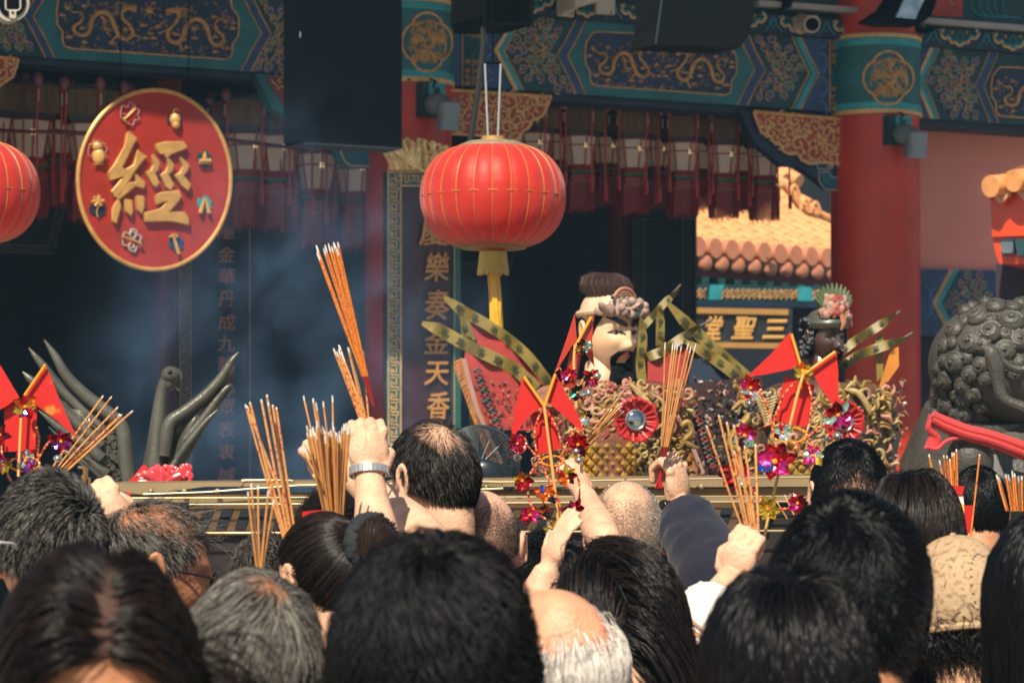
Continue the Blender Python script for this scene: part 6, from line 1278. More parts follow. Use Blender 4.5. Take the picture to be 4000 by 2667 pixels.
def hand_shapes(mb, w, Hd, Hn, side, mode='fist', s=1.0):
    """w wrist, Hd towards the knuckles, Hn back of the hand, side = +1 if the thumb is on +x"""
    z = unit(Hd); y = unit(V3(Hn)-z*np.dot(Hn, z)); x = np.cross(y, z)*side; M = np.stack([x, y, z], 1); L = lambda p: w+M@(V3(p)*s)
    mb.ell(L((0, 0, .0)), (.029*s, .021*s, .034*s), 0, 16, 10, M); mb.ell(L((.0, 0, .05)), (.041*s, .019*s, .046*s), 0, 20, 14, M); mb.ell(L((.022, -.010, .03)), (.019*s, .017*s, .032*s), 0, 14, 10, M); mb.ell(L((-.018, -.008, .035)), (.018*s, .015*s, .036*s), 0, 14, 10, M)
    fx = (.030, .0105, -.0095, -.028); ml = (1.0, 1.08, 1.0, .82)
    for i in range(4):
        f = ml[i]; k = L((fx[i], .002, .083+(.006, .009, .005, -.003)[i]))
        mb.ell(k, (.0108*s,)*3, 0, 10, 8)
        if mode == 'fist': seg = [(fx[i]*.98, -.018, .083+.030*f), (fx[i]*.9, -.046, .083+.016*f-.004), (fx[i]*.85, -.050, .074-.012*f)]
        elif mode == 'pinch': seg = [(fx[i]*.9, -.014-.004*i, .083+.036*f), (fx[i]*.6, -.042, .083+.030*f-.01*i), (fx[i]*.45+.006, -.056, .080+.010*f-.01*i)]
        else: seg = [(fx[i]*1.05, -.004, .083+.044*f), (fx[i]*1.1, -.010-.003*i, .083+.070*f), (fx[i]*1.12, -.019-.003*i, .083+.092*f)]
        a = (fx[i], .002, .083)
        for q, b in enumerate(seg): capsule(mb, L(a), L(b), (.0098, .0090, .0082)[q]*s, (.0090, .0082, .0070)[q]*s, 10); a = b
    T = {'fist': [(.030, -.006, .018), (.047, -.020, .050), (.036, -.044, .076), (.014, -.056, .082)], 'pinch': [(.030, -.006, .018), (.048, -.020, .052), (.038, -.042, .082), (.018, -.052, .104)], 'open': [(.030, -.006, .018), (.056, -.012, .045), (.070, -.018, .070), (.078, -.022, .092)]}[mode]
    for q in range(3): capsule(mb, L(T[q]), L(T[q+1]), (.0155, .0118, .0102)[q]*s, (.0118, .0102, .0085)[q]*s, 10)
    return L, M
def folds(sl, a, e, w_, k, u):
    rr = random.Random(5)
    for (p, q, lo, hi, n, r0, r1) in ((e, w_, .02, .85*u, 9, .073, .05), (a, e, .55, .98, 5, .075, .073)):
        T = unit(q-p); M = basis(T, (1, 0, 0))
        for i in range(n):
            t = lo+(hi-lo)*(i/(n-1))**1.3; c = p+(q-p)*t; R_ = (r0+(r1-r0)*t)*k; ph = rr.uniform(0, 6.3); ar = rr.uniform(1.6, 3.6); tl = rr.uniform(-.5, .5)
            sl.tube([c+M@V3((R_*1.0*math.cos(x), R_*math.sin(x), R_*tl*math.cos(x-ph))) for x in np.linspace(ph, ph+ar, 12)], np.interp(np.linspace(0, 1, 12), (0, .5, 1), (.002, .009, .002))*k, 7)
def person(label, hx, hy, d, sc=1.0, yaw=0.0, pitch=5.0, roll=0.0, skinm=SK1, top='#22252c', hairs=(), arms=(), vs=.0065, shoulder=1.0, collar=None, ears=True, lean=0.0, bare=False, ht=None, tmat=None, group=None):
    c = P(hx, hy, d); M = rotm(0, 0, -R(yaw))@rotm(-R(pitch), 0, 0)@rotm(0, R(roll), 0); Mb = rotm(0, 0, -R(yaw)); s = sc
    t = thing('person', label, 'person', (c[0], c[1], 0), group); mb = MB()
    B = lambda x, y, z: c+Mb@(V3((x, y, z))*s)
    mb.ell(c, V3(HR)*s, 0, 72, 56, M, lambda D, V: headfn()(D, V/s)*s)
    if ears:
        for q in (-1, 1): ear(mb, q, c, M, c, s*.97)
    nb = B(0, -.045+lean*.3, -.215)
    mb.tube([c+M@(np.array((0, -.03, -.02))*s), c+M@(np.array((0, -.032, -.09))*s), (c+M@(np.array((0, -.035, -.12))*s)+nb)/2, nb, B(0, -.04, -.27)], np.array((.055, .056, .056, .062, .075))*s, 22)
    mb.ell(B(0, -.03, -.30), (.13*s*shoulder, .085*s, .075*s), 0, 24, 16, Mb)
    sh = {}; H = c[2]
    for q in (-1, 1):
        p = B(q*.175*shoulder, -.02, -.335); sh[q] = p; capsule(mb, B(q*.05, -.04, -.265), p, .05*s, .062*s, 14)
    mb.ell(B(0, -.0, -.43), (.165*s*shoulder, .115*s, .19*s), 0, 26, 18, Mb); mb.ell(B(0, 0, -.66), (.150*s, .105*s, .2*s), 0, 24, 16, Mb); mb.ell(B(0, -.01, -.80), (.165*s, .12*s, .13*s), 0, 24, 16, Mb)
    hipz = c[2]-.84*s; foot = 0.06
    legs = []
    for q in (-1, 1):
        hp = B(q*.09, 0, -.84); kn = V3((hp[0], hp[1], foot+(hipz-foot)*.5)); an = V3((hp[0], hp[1], foot)); legs.append((hp, kn, an)); capsule(mb, hp, kn, .085*s, .055*s, 14); capsule(mb, kn, an, .055*s, .036*s, 14); capsule(mb, an+(0, 0, -.02), an+Mb@V3((0, .15, -.03)), .036, .028, 10)
    used = {a['side'] for a in arms}; sl = MB(); ends = {}
    for q in (-1, 1):
        if q in used: continue
        e = sh[q]+Mb@(V3((q*.05, 0, -.28))*s); w_ = e+Mb@(V3((0, .06, -.24))*s); capsule(mb, sh[q], e, .052*s, .04*s); capsule(mb, e, w_, .04*s, .027*s); hand_shapes(mb, w_, w_-e, Mb@V3((q, 0, 0)), -q, 'fist', s)
        capsule(sl, sh[q], e, .068*s, .056*s); capsule(sl, e, w_-(w_-e)*.05, .056*s, .04*s)
    for a in arms:
        S_ = sh[a['side']] if a.get('from') is None else P(*a['from']); e = P(*a['elbow']); w_ = P(*a['wrist']); r = a.get('r', 1.0)
        capsule(mb, sh[a['side']], S_, .055*s, .055*s) if a.get('from') else None
        capsule(mb, S_, e, .053*s*r, .043*s*r, 18); mb.tube([e, e+(w_-e)*.25, e+(w_-e)*.6, w_], np.array((.042, .046, .036, .0285))*s*r, 20)
        mb.ell(e, (.043*s*r,)*3, 0, 16, 12)
        if a.get('hand'):
            hd = P(*a['hand'])-w_; ends[a['side']] = hand_shapes(mb, w_, hd, V3(a.get('n', (0, -1, 0))), a.get('thumb', 1), a.get('mode', 'fist'), s*a.get('hs', 1.0))
        if not bare and a.get('sleeve', 1) > 0:
            u = a.get('sleeve', 1); capsule(sl, S_, e, .078*s*r, .072*s*r, 18)
            if u > .5: sl.tube([e, e+(w_-e)*.4*u, e+(w_-e)*.8*u, e+(w_-e)*u], np.array((.072, .066, .054, .046))*s*r, 20); sl.ell(e, (.074*s*r,)*3, 0, 16, 12); folds(sl, S_, e, w_, s*r, u)
        elif a.get('cuff'): capsule(sl, S_, S_+(e-S_)*.5, .075*s, .066*s)
    body_ = mb.build('body', skinm, t); remesh(body_, vs, 1 if vs < .004 else 3)
    # clothes
    m = MB(); tm = tmat or mat('cloth_'+top.strip('#'), top, .85, var=.15, vs=12, bump=.35, bs=45, sheen=.2)
    m.ell(B(0, -.03, -.325), (.15*s*shoulder, .105*s, .07*s), 0, 26, 16, Mb)
    for q in (-1, 1): capsule(m, B(q*.07, -.042, -.285), sh[q], .052*s, .076*s, 14)
    m.ell(B(0, 0, -.45), (.19*s*shoulder, .14*s, .2*s), 0, 26, 18, Mb); m.ell(B(0, 0, -.66), (.175*s, .13*s, .22*s), 0, 24, 16, Mb); m.ell(B(0, -.01, -.82), (.185*s, .14*s, .12*s), 0, 24, 16, Mb)
    m.v += sl.v; m.f += [tuple(i+m.n for i in f) for f in sl.f]; m.m += sl.m; m.n += sl.n
    sh_o = m.build('shirt', tm, t); remesh(sh_o, .011, 3)
    if collar:
        m = MB(); m.tube([B(.072*math.cos(a), -.042+.07*math.sin(a), -.245-.025*math.sin(a)) for a in np.linspace(0, 2*math.pi, 26)], .012*s, 8); m.build('collar', mat('collar_'+collar.strip('#'), collar, .7), t)
    m = MB()
    for hp, kn, an in legs: capsule(m, hp, kn, .1*s, .075*s, 14); capsule(m, kn, an+(0, 0, .03), .075*s, .055*s, 14)
    tr = m.build('trousers', mat('dark_trousers', '#23262e', .85, var=.15), t); remesh(tr, .015, 1)
    m = MB()
    for hp, kn, an in legs: capsule(m, an+(0, 0, -.015), an+Mb@V3((0, .16, -.02)), .045, .04, 12)
    m.build('shoes', mat('dark_shoes', '#1b1b1d', .5), t)
    for h in hairs:
        h = dict(h); st = h.pop('style', ''); mt = h.pop('mats'); hair(t, M, c, s, st, mt, h.pop('seed', 1), **h)
    return t, c, M, Mb, B, ends
# hair recipes
def short(mats, seed, **k): return dict(dict(mats=mats, seed=seed, n=9000, L=(.022, .042), r=.00075, comb='whorl', lift=.28, grav=.08, jit=.03, wave=(.05, 45, .4), layer=.005, steps=5), **k)
def longh(mats, seed, **k): return dict(dict(mats=mats, seed=seed, n=9000, L=(.34, .46), r=.0009, comb='side', lift=.10, grav=.42, jit=.012, wave=(.02, 25, .3), layer=.016, steps=14, kind='low', adh=.5), **k)
def glasses(t, M, c, s, temple=True, col='#17181a'):
    W = lambda p: c+M@(V3(p)*s); m = MB()
    for q in (-1, 1):
        m.tube([W((q*.034+.026*math.cos(a), .098, .006+.019*math.sin(a))) for a in np.linspace(0, 2*math.pi, 18)], .0022*s, 6); m.tube([W((q*.06, .097, .012)), W((q*.074, .085, .013)), W((q*.081, .0, .012)), W((q*.081, -.012, .006))], .0024*s, 6)
    m.tube([W((-.009, .103, .01)), W((.009, .103, .01))], .002*s, 6); m.build('glasses', mat('glasses_frame', col, .3), t)
def put(*a, **k): return person(*a, **k)
# --- back rows first ---------------------------------------------------------------------------
put('small brown-haired person low behind the thin incense sticks, left of the bun', 1030, 2245, 8.4, .98, 8, 12, 0, SK4, '#20242e', [short([H_BRN, H_BRN, H_GRY], 21, comb='none', L=(.05, .08), lift=.2, grav=.35, n=6000, jit=.03, steps=6, kind='low', wave=(.05, 40, .4))], vs=.008)
put('person with loose black curls between the bald heads, holding nothing in view', 2130, 2250, 8.2, 1.0, 0, 8, 0, SK1, '#1d2028', [short([H_BLU, H_BLK], 22, comb='none', adh=.1, L=(.05, .08), lift=.5, grav=.12, wave=(.55, 30, 1.4), steps=9, n=5000, r=.0009)], vs=.008)
put('dark-haired person hidden behind the raised watch arm', 1290, 2090, 8.2, 1.05, 0, 5, 0, SK1, '#3a2a2e', [short([H_BLK2, H_BRN], 23, comb='none', L=(.03, .06), lift=.5, grav=.12, adh=.15, wave=(.4, 30, 1.2), steps=7, n=6000)], vs=.008)
put('dark-haired person low behind the navy sweater arm', 2650, 2130, 7.6, 1.0, 0, 5, 0, SK1, '#17191f', [short([H_BLK], 24, L=(.03, .04))], vs=.009)
put('person with smooth dark hair and a thin necklace beside the red incense packet', 3822, 1990, 7.9, 1.0, 5, 8, 0, SK4, '#2a2f3c', [short([H_BLU, H_BLK], 25, L=(.03, .05), lift=.15, grav=.2, jit=.02, n=8000)], collar='#d8d2c8', vs=.008)
put('person with cropped black hair and shaved nape, in front of the dark-faced statue', 3315, 1940, 6.6, 1.06, -8, 6, 0, SK3, '#2a2d33', [short([H_BLK, H_BLK2], 26, L=(.004, .008), r=.00042, layer=.001, lift=.9, n=7000, bald=(0, .1, 1, .95), bald_in=0, cap=False), short([H_BLK, H_BLU], 27, L=(.025, .05), n=7000, lift=.25, comb='whorl', bald=(0, -.75, -.95, 1.42), bald_in=0.0)], vs=.006)
# watch-arm person: left of the balding man
W_ = put('person reaching up with a steel wristwatch and a tall bundle of burning joss sticks', 1560, 2420, 6.0, 1.0, 0, 5, 0, SK3, '#b9a08c', [short([H_BLK, H_BRN], 28)], [dict(side=-1, elbow=(1478, 2150, 5.9), wrist=(1440, 1850, 6.0), hand=(1434, 1620, 6.05), n=(.25, -1, .15), thumb=-1, mode='fist', r=1.04, hs=1.10, sleeve=.2)], vs=.0038, bare=True)
# balding man with glasses and necklace
b8 = put('balding man with glasses and a gold chain, arm raised to hold incense', 1690, 1880, 6.5, 1.13, -42, 10, 0, SK3, '#3f3e44',
    [short([H_BLK, H_BLK2, H_GRY], 31, n=24000, L=(.020, .032), r=.00036, lift=.45, grav=.08, jit=.06, wmix=(5, 3, 1.3), bald=(.12, -.42, .9, .98), bald_in=.07, comb='whorl', cap=True)],
    [dict(side=-1, elbow=(1690, 2140, 6.1), wrist=(1375, 1850, 6.4), hand=(1280, 1770, 6.4), n=(-.3, -.8, .5), thumb=1, mode='fist', r=1.05, sleeve=.1, hs=.95)], vs=.005, shoulder=1.0, bare=True)
glasses(b8[0], b8[2], b8[1], 1.13)
m = MB(); Bf = b8[4]; m.tube([Bf(.082*math.cos(a), -.05+.075*math.sin(a), -.232-.02*math.sin(a)) for a in np.linspace(0, 2*math.pi, 90)], [.0035+.0012*(i % 2) for i in range(90)], 6); m.build('necklace', mat('gold_chain', '#d0a05a', .25, metal=.8), b8[0])
# smooth bald head
put('smooth bald-headed man with faint grey stubble, right of the balding man with glasses', 1888, 2142, 6.6, 1.13, 6, 8, 0, skin('peach_skin', '#d6a68a', .33), '#8a7f78', [short([H_GRY, H_BLK2, H_BRN], 33, n=16000, L=(.002, .004), r=.00026, layer=.0005, lift=1, comb='none', bald=(0, .25, 1, 1.22), bald_in=.0, cap=False)], vs=.006)
# man in the navy sweater
s12 = put('shaved-headed man in a navy sweater raising incense with black beads on his wrist', 2448, 2100, 6.9, 1.16, 2, 6, 0, SK3, '#2d3148',
    [short([H_LGR, H_GRY, H_WHT], 35, n=18000, L=(.002, .0045), r=.00026, layer=.0006, lift=1, comb='none', wmix=(2, 2, 1), bald=(0, -.2, 1, .85), bald_in=.06, cap=False), short([H_BLK, H_GRY], 36, n=500, L=(.02, .035), r=.0006, comb='fwd', bald=(0, -1, -.2, 1.9), bald_in=0, cap=False)],
    [dict(side=1, **{'from': (2600, 2540, 6.8)}, elbow=(2800, 2265, 6.4), wrist=(2660, 1978, 6.6), hand=(2640, 1840, 6.6), n=(.8, -.6, .1), thumb=-1, mode='fist', r=1.1, sleeve=.93, hs=.9)], vs=.0038, shoulder=.85, tmat=mat('navy_fleece', '#151829', .95, var=.12, vs=9, bump=1.0, bs=14, sheen=.1))
glasses(s12[0], s12[2], s12[1], 1.16, col='#3a3c40')
def bracelet(t, a, b, r, n, br, mt):
    m = MB(); M = basis(unit(V3(b)-V3(a)), (1, 0, 0))
    for k in range(n): q = 2*math.pi*k/n; m.ell(V3(a)+M@V3((r*math.cos(q), r*math.sin(q), 0)), (br,)*3, 0, 10, 8)
    m.build('bead_bracelet', mt, t)
bracelet(s12[0], P(2657, 1960, 6.6), P(2640, 1840, 6.6), .042, 17, .0095, mat('black_bead', '#0d0e12', .12))
# steel watch
wt = W_[0]; wc = P(1440, 1842, 6.0); Mw = basis(unit(P(1432, 1600, 6.05)-P(1440, 1850, 6.0)), (1, 0, 0)); m = MB()
for k in range(26):
    q = 2*math.pi*k/26; p = wc+Mw@V3((.040*math.cos(q), .036*math.sin(q), .0)); e = Mw@V3((math.cos(q), math.sin(q), 0)); m.box(p, (.0088, .004, .017), np.stack([np.cross(e, Mw[:, 2]), e, Mw[:, 2]], 1))
m.build('watch_strap', mat('watch_steel', '#c4c4c2', .3, metal=.6, var=.15, vs=60), wt, False)
m = MB(); p = wc+Mw@V3((-.043, -.004, 0)); m.tube([p-Mw@V3((.002, 0, 0)), p+Mw@V3((-.011, 0, 0))], .021, 22); m.tube([p-Mw@V3((.004, 0, -.024)), p+Mw@V3((-.008, 0, .024))], .004, 8); m.build('watch_case', mat('watch_case', '#8a8f94', .2, metal=.9), wt)
# hands holding the middle pinwheel
put('person hidden in the crowd holding up the middle pinwheels with both hands', 2200, 2330, 6.3, .95, 0, 8, 0, SK3, '#c9b9ae', [short([H_BLK], 41)],
    [dict(side=-1, elbow=(2110, 2330, 6.1), wrist=(2140, 2215, 6.1), hand=(2190, 2090, 6.1), n=(-.7, -.6, .3), thumb=1, mode='open', sleeve=.1, hs=.8), dict(side=1, elbow=(2360, 2110, 6.6), wrist=(2285, 1935, 6.9), hand=(2240, 1850, 6.9), n=(.5, -.8, .1), thumb=-1, mode='fist', sleeve=.1, hs=.85)], vs=.0055, bare=True)
# white-sleeved person
put('person in a white sleeve gripping joss sticks and the stalk of the right-hand pinwheel', 2950, 2560, 5.4, .95, 0, 5, 0, SK3, '#c9c6bf', [short([H_BLK], 43)],
    [dict(side=-1, elbow=(2700, 2480, 5.2), wrist=(2850, 2262, 5.4), hand=(2905, 2130, 5.4), n=(-.35, -.9, .1), thumb=1, mode='fist', r=.95, sleeve=.62, hs=.92)], vs=.0038, tmat=mat('white_knit', '#d9d5cd', .9, var=.08, vs=12, bump=.6, bs=30))
# left side heads
put('man with short greying black hair and a mask strap over his ear, upper left', 195, 2165, 5.1, 1.16, -22, 12, 0, SK4, '#2b2e34', [short([H_BLK, H_BLU, H_GRY, H_LGR], 51, n=20000, L=(.018, .032), r=.0005, lift=.75, grav=.03, jit=.07, wmix=(4, 3, 2.6, 1.4), comb='whorl', whorl=(.45, -.75, .5))], vs=.0055)
m = MB(); m.tube([P(-60, 2140, 4.9), P(0, 2118, 4.93), P(50, 2122, 4.98), P(74, 2150, 5.0)], .003, 6); tag(m.build('mask_strap', mat('white_elastic', '#d6d3cc', .7), None), 'white elastic mask strap round the ear at the left edge', 'strap')
a2 = put('older balding man with black-framed glasses looking right, tanned face', 592, 2250, 5.6, 1.2, 76, 12, -4, SK2, '#2a3442',
    [short([H_BLK2, H_GRY, H_LGR], 53, n=18000, L=(.022, .036), r=.00045, lift=.5, grav=.1, jit=.10, wmix=(4, 2.2, 1), bald=(.1, .15, .9, 1.12), bald_in=.06, comb='whorl'), short([H_BLK2, H_GRY], 54, n=260, L=(.05, .08), r=.0004, lift=.8, comb='fwd', wave=(.3, 20, .5), bald=(0, -1, -.2, 1.7), bald_in=0, cap=False)], vs=.005)
glasses(a2[0], a2[2], a2[1], 1.2)
put('person in dark blue whose raised bare wrist shows behind the greying man, upper left', 560, 2520, 6.4, .95, 0, 5, 0, SK3, '#1f2a3a', [short([H_BLK], 57)], [dict(side=-1, elbow=(500, 2220, 6.2), wrist=(480, 2085, 6.2), hand=(425, 1985, 6.2), n=(.2, -1, .3), thumb=-1, mode='fist', r=1.2, sleeve=.2, hs=1.15)], vs=.006, bare=True)
put('grey-haired man with thinning swirled crown at the bottom, left of the big black curls', 990, 2600, 4.05, 1.12, -4, 20, 0, SK2, '#2a3040', [short([H_GRY, H_LGR, H_BLK2], 59, n=22000, L=(.03, .05), r=.00048, lift=.22, grav=.06, jit=.06, flow=1.5, wmix=(3, 2.6, 2.2), bald=(.25, -.6, .8, .5), bald_in=.12, comb='whorl', whorl=(.25, -.6, .8), wave=(.2, 30, .5))], vs=.0055)
bn = put('woman with dark hair tied in a bun with a black scrunchie', 1262, 2268, 5.3, 1.0, -38, 8, 0, SK1, '#1f2128', [dict(mats=[H_BLK, H_BRN], seed=61, n=11000, L=(.1, .1), r=.0006, comb='bun', lift=.05, grav=.0, jit=.012, wave=(.02, 40, .3), layer=.008, steps=9, whorl=(.35, -.95, .62), kind='low')], vs=.006)
cB, MBn = bn[1], bn[2]; bc = cB+MBn@V3((.035, -.115, .055)); m = MB(); rr = random.Random(3)
for k in range(30): a = k*.21; q = bc+MBn@V3((.042*math.cos(a), .0, .042*math.sin(a))); m.ell(q, (.02, .018, .016), 0, 10, 8, rotm(k, k*1.3, k*.4))
m.build('scrunchie', mat('black_scrunchie', '#1d2026', .8, bump=.4, bs=60), bn[0])
m = MB()
for k in range(260): a = rr.random()*6.3; r0 = .034*rr.random(); m.tube([bc+MBn@V3((r0*math.cos(a), -.0, r0*math.sin(a))), bc+MBn@V3(((r0+.02)*math.cos(a), -.03, (r0+.02)*math.sin(a))), bc+MBn@V3(((.045)*math.cos(a+.6), -.045, .045*math.sin(a+.6)-.03)), bc+MBn@V3((.05*math.cos(a+1), -.03, -.05-.08*rr.random()))], [.003, .0025, .002, .0006], 4, 0)
m.ell(bc+MBn@V3((0, -.02, 0)), (.042, .03, .042), 0, 16, 10, MBn); m.build('bun', H_BRN, bn[0])
# right side
put('woman with straight dark hair to her shoulders below the red sunlit column foot', 3572, 2100, 5.9, 1.14, 24, 12, 0, SK3, '#2a2c33', [longh([H_BLK, H_BLK2, H_BRN], 63, n=11000, comb='down', r=.0008, layer=.014, grav=.5)], vs=.008)
fr_ = put('person with thick short black hair, reddened right ear and bare neck, beside the beige cap', 3310, 2380, 3.95, 1.22, -8, 10, 4, SK2, '#1f2430', [short([H_BLU, H_BLK], 65, n=16000, L=(.045, .07), r=.0008, lift=.3, grav=.08, jit=.05, wave=(.25, 28, .5), layer=.014, steps=8, adh=.7, comb='whorl', kind='low', whorl=(-.3, -.45, .84))], vs=.006)
put('woman with long straight glossy black hair seen from behind, beside the white sleeve', 3070, 2650, 3.7, 1.10, 0, 6, 0, SK3, '#23262e', [longh([H_BLU, H_BLK, H_BLK2], 67, n=15000, comb='down', layer=.024, r=.0009, L=(.4, .55), wave=(.03, 22, .2))], vs=.008)
put('long-haired woman in a pink top, cut by the edge beside the beige cap', 4120, 2365, 4.4, 1.12, 0, 5, 0, SK3, '#d9b9b9', [longh([H_BLU, H_BLK], 69, n=11000, layer=.02, comb='down', L=(.4, .5))], vs=.008)
cp = put('person in a beige patterned cap with sequins, dark curls below it', 3740, 2432, 5.5, 1.1, -12, 12, 0, SK1, '#1b1c20', [short([H_BLK, H_BLK2], 71, comb='none', L=(.06, .1), lift=.1, grav=.35, wave=(.3, 26, 1.2), steps=8, n=6000, bald=(0, 0, 1, 1.75), bald_in=0, cap=False, kind='low')], vs=.007)
cc_, Mc = cp[1], cp[2]; sca = 1.1
CAPM = mat('beige_patterned_cap', '#b09472', .75, col2='#8a6c48', vs=95, bump=.4, bs=60, thresh=(.50, .66), detail=3)
def capshape(D, V):
    z = D[:, 2:3]; V = V.copy(); V[:, 2] = np.where(V[:, 2] < -.055, -.055, V[:, 2]); seam = np.abs(np.sin(3*np.arctan2(D[:, 0], D[:, 1]))); V *= (1-.018*(seam[:, None] < .12)); return V
m = MB(); m.ell(cc_+Mc@V3((0, -.01, .028))*sca, np.array((.093, .115, .122))*sca*1.03, 0, 72, 30, Mc, capshape); m.build('cap_crown', CAPM, cp[0], True, None)
m = MB(); m.ell(cc_+Mc@V3((0, -.012, .155))*sca, (.006, .006, .004), 0, 12, 8, Mc); m.tube([cc_+Mc@V3((.090*math.cos(a), -.01+.112*math.sin(a), -.022))*sca for a in np.linspace(0, 2*math.pi, 48)], .008, 8); m.build('cap_band', CAPM, cp[0])
m = MB()
V = []; 
for i in range(15):
    for j in range(6): a = -.95+1.9*i/14; rr_ = .11+.018*j; V.append(cc_+Mc@V3((rr_*.92*math.sin(a), .01+rr_*math.cos(a)*1.05+.003*j, -.008-.004*j-.01*abs(math.sin(a))**2*j*.4))*sca)
V = np.array(V); q = [(i*6+j, i*6+j+1, (i+1)*6+j+1, (i+1)*6+j) for i in range(14) for j in range(5)]; n0 = len(V); m.add(np.vstack([V, V-np.array((0, 0, .004))]), q+[tuple(n0+i for i in f[::-1]) for f in q]); m.build('cap_brim', CAPM, cp[0])
m = MB(); rr = random.Random(5)
def oncap(az, el): D = np.array((math.sin(az)*math.cos(el), -math.cos(az)*math.cos(el), math.sin(el))); return cc_+Mc@(np.array((0, -.01, .028))*sca+D*np.array((.093, .115, .122))*sca*1.045)
for k in range(26): 
    p = oncap(.1+.28*math.cos(k*.24), .15+.5*math.sin(k*.24)); m.ell(p, (.0028,)*3, 0, 6, 4)
m.build('sequins', mat('sequin', '#f4ead0', .1, metal=.8), cp[0])
# old man with white hair fringe
om = put('old man with bald forehead, white hair fringe and lilac mask, bottom centre', 2185, 2620, 4.5, 1.1, -52, 4, -8, skin('rosy_skin', '#d09472', .38), '#303440', [short([H_WHT, H_LGR], 73, n=13000, L=(.025, .045), r=.0006, lift=.2, grav=.22, jit=.04, bald=(0, .0, 1, 1.36), bald_in=.0, comb='down', cap=True, wmix=(4, 1))], vs=.0055)
Wm = lambda p: om[1]+om[2]@(V3(p)*1.1); m = MB(); m.ell(Wm((0, .075, -.055)), (.056, .05, .055), 0, 24, 16, om[2]); m.build('face_mask', mat('lilac_mask', '#b9a3c0', .7, bump=.2), om[0])
m = MB()
for s_ in (-1, 1): m.tube([Wm((s_*.045, .085, -.03)), Wm((s_*.078, .03, -.005)), Wm((s_*.084, -.01, .012))], .0022, 6)
m.build('mask_loop', mat('white_elastic', '#d6d3cc'), om[0])
# dark long-haired woman centre right
put('woman with long dark brown-black hair and pale temple, behind the old man', 2400, 2460, 5.0, 1.17, -34, 10, 0, SK3, '#24262c', [longh([H_BLK, H_BLK2, H_BRN], 75, n=14000, part=-.04, r=.0008, layer=.022, L=(.38, .5), back=2.5)], vs=.007)
# near woman bottom left facing the camera
put('woman with long dark hair parted over her forehead, facing the camera at the bottom left', 370, 2680, 3.0, 1.10, 172, 20, 0, SK2, '#2b2b30', [longh([H_BLK2, H_BLK, H_BRN], 77, n=20000, lift=.04, part=-.012, r=.0009, layer=.022, L=(.36, .5), back=3.2, wave=(.03, 20, .2), capm=mat('parting_skin', '#4a3024', .8))], vs=.006)
# big black curls
put('person with a huge mop of black curly hair filling the bottom centre foreground', 1690, 2640, 3.35, 1.12, -6, 6, 0, SK2, '#191a1d', [dict(mats=[hairmat('deep_black_hair', '#070606', .6, .12), hairmat('deep_black_hair2', '#0d0b0a', .55, .15)], seed=79, n=22000, adh=.45, L=(.05, .08), r=.001, comb='whorl', lift=.4, grav=.06, jit=.035, wave=(.22, 22, .8), layer=.033, steps=9, kind='low')], vs=.007)
# ---------------------------------------------------------------- joss sticks
JS = mat('joss_tan', '#c68a4e', .6, var=.12, vs=60); JO = mat('joss_orange_printed', '#d9822e', .5, col2='#b4502a', vs=230, thresh=(.50, .62), detail=2); JP = mat('joss_pale_printed', '#d79a5a', .5, col2='#b4452a', vs=150, thresh=(.57, .62), detail=2); ASH = mat('ash_tip', '#cfc9c3', .9, var=.15, vs=80); JR = mat('joss_red_foot', '#8e1f1c', .5, var=.1); JF = mat('joss_foil_band', '#d66aa0', .25, metal=.4, col2='#9ed06a', vs=60)
def bundle(label, tips, bases, d, w, jm=JS, ash=22, foot=0, db=None, fan=.02):
    t = thing('incense_bundle', label, 'incense', P(bases[0][0], bases[0][1], d), 'bundles of joss sticks held up by the crowd'); rr = random.Random(len(label)*7+len(tips)); n = len(tips)
    for i, (x, y) in enumerate(tips):
        b = bases[i % len(bases)] if len(bases) > 1 else (bases[0][0]+rr.uniform(-9, 9), bases[0][1]); dz = rr.uniform(-fan, fan); a = P(x, y, d+dz*2); q = P(b[0], b[1], d+dz*.4); k = w*.70*d/F/2*rr.uniform(.85, 1.08)
        u = unit(a-q); L = np.linalg.norm(a-q); al = ash*d/F*rr.uniform(.7, 1.3); sag = np.cross(u, (0, 1, 0))*rr.uniform(-1, 1)*L*.006
        m = MB(); m.tube([q, (q+a)/2+sag, a-u*al], k, 7); st = m.build('joss_stick', jm, t)
        m = MB(); m.tube([a-u*al, a-u*al*.3+sag*.2, a+sag*.5], [k*.92, k*.85, k*.35], 6); m.build('ash_tip', ASH, st)
        if foot: m = MB(); m.tube([q-u*foot*d/F, q+u*.01], k*.7, 6); m.build('red_foot', JR, st)
    return t
bundle('tallest bundle of orange printed joss sticks above the hand with the watch', [(1234,958),(1238,985),(1263,969),(1268,956),(1282,951),(1295,962),(1301,945),(1306,949),(1315,967),(1319,945)], [(1416+2.2*i, 1470) for i in range(10)], 6.05, 13, JO, 30, 120)
bundle('pale printed joss sticks rising left of the hand with the watch', [(1302,1359),(1324,1346),(1322,1362),(1315,1373),(1333,1372),(1359,1355),(1364,1357),(1420,1368),(1337,1388)], [(1422+3*i, 1680) for i in range(9)], 6.1, 13, JP, 22)
bundle('fan of long pale printed joss sticks over the trough handle', [(958,1578),(976,1569),(980,1589),(1020,1558),(1042,1540),(1047,1571),(1065,1580),(1079,1589),(964,1585)], [(1112+6.5*i, 2120) for i in range(9)], 5.5, 14, JP, 12)
rr = random.Random(2); tp = [(1196+170*(i/37)+rr.uniform(-3, 3), 1668+26*math.sin(i*.5)*.5+rr.uniform(-16, 22)) for i in range(38)]
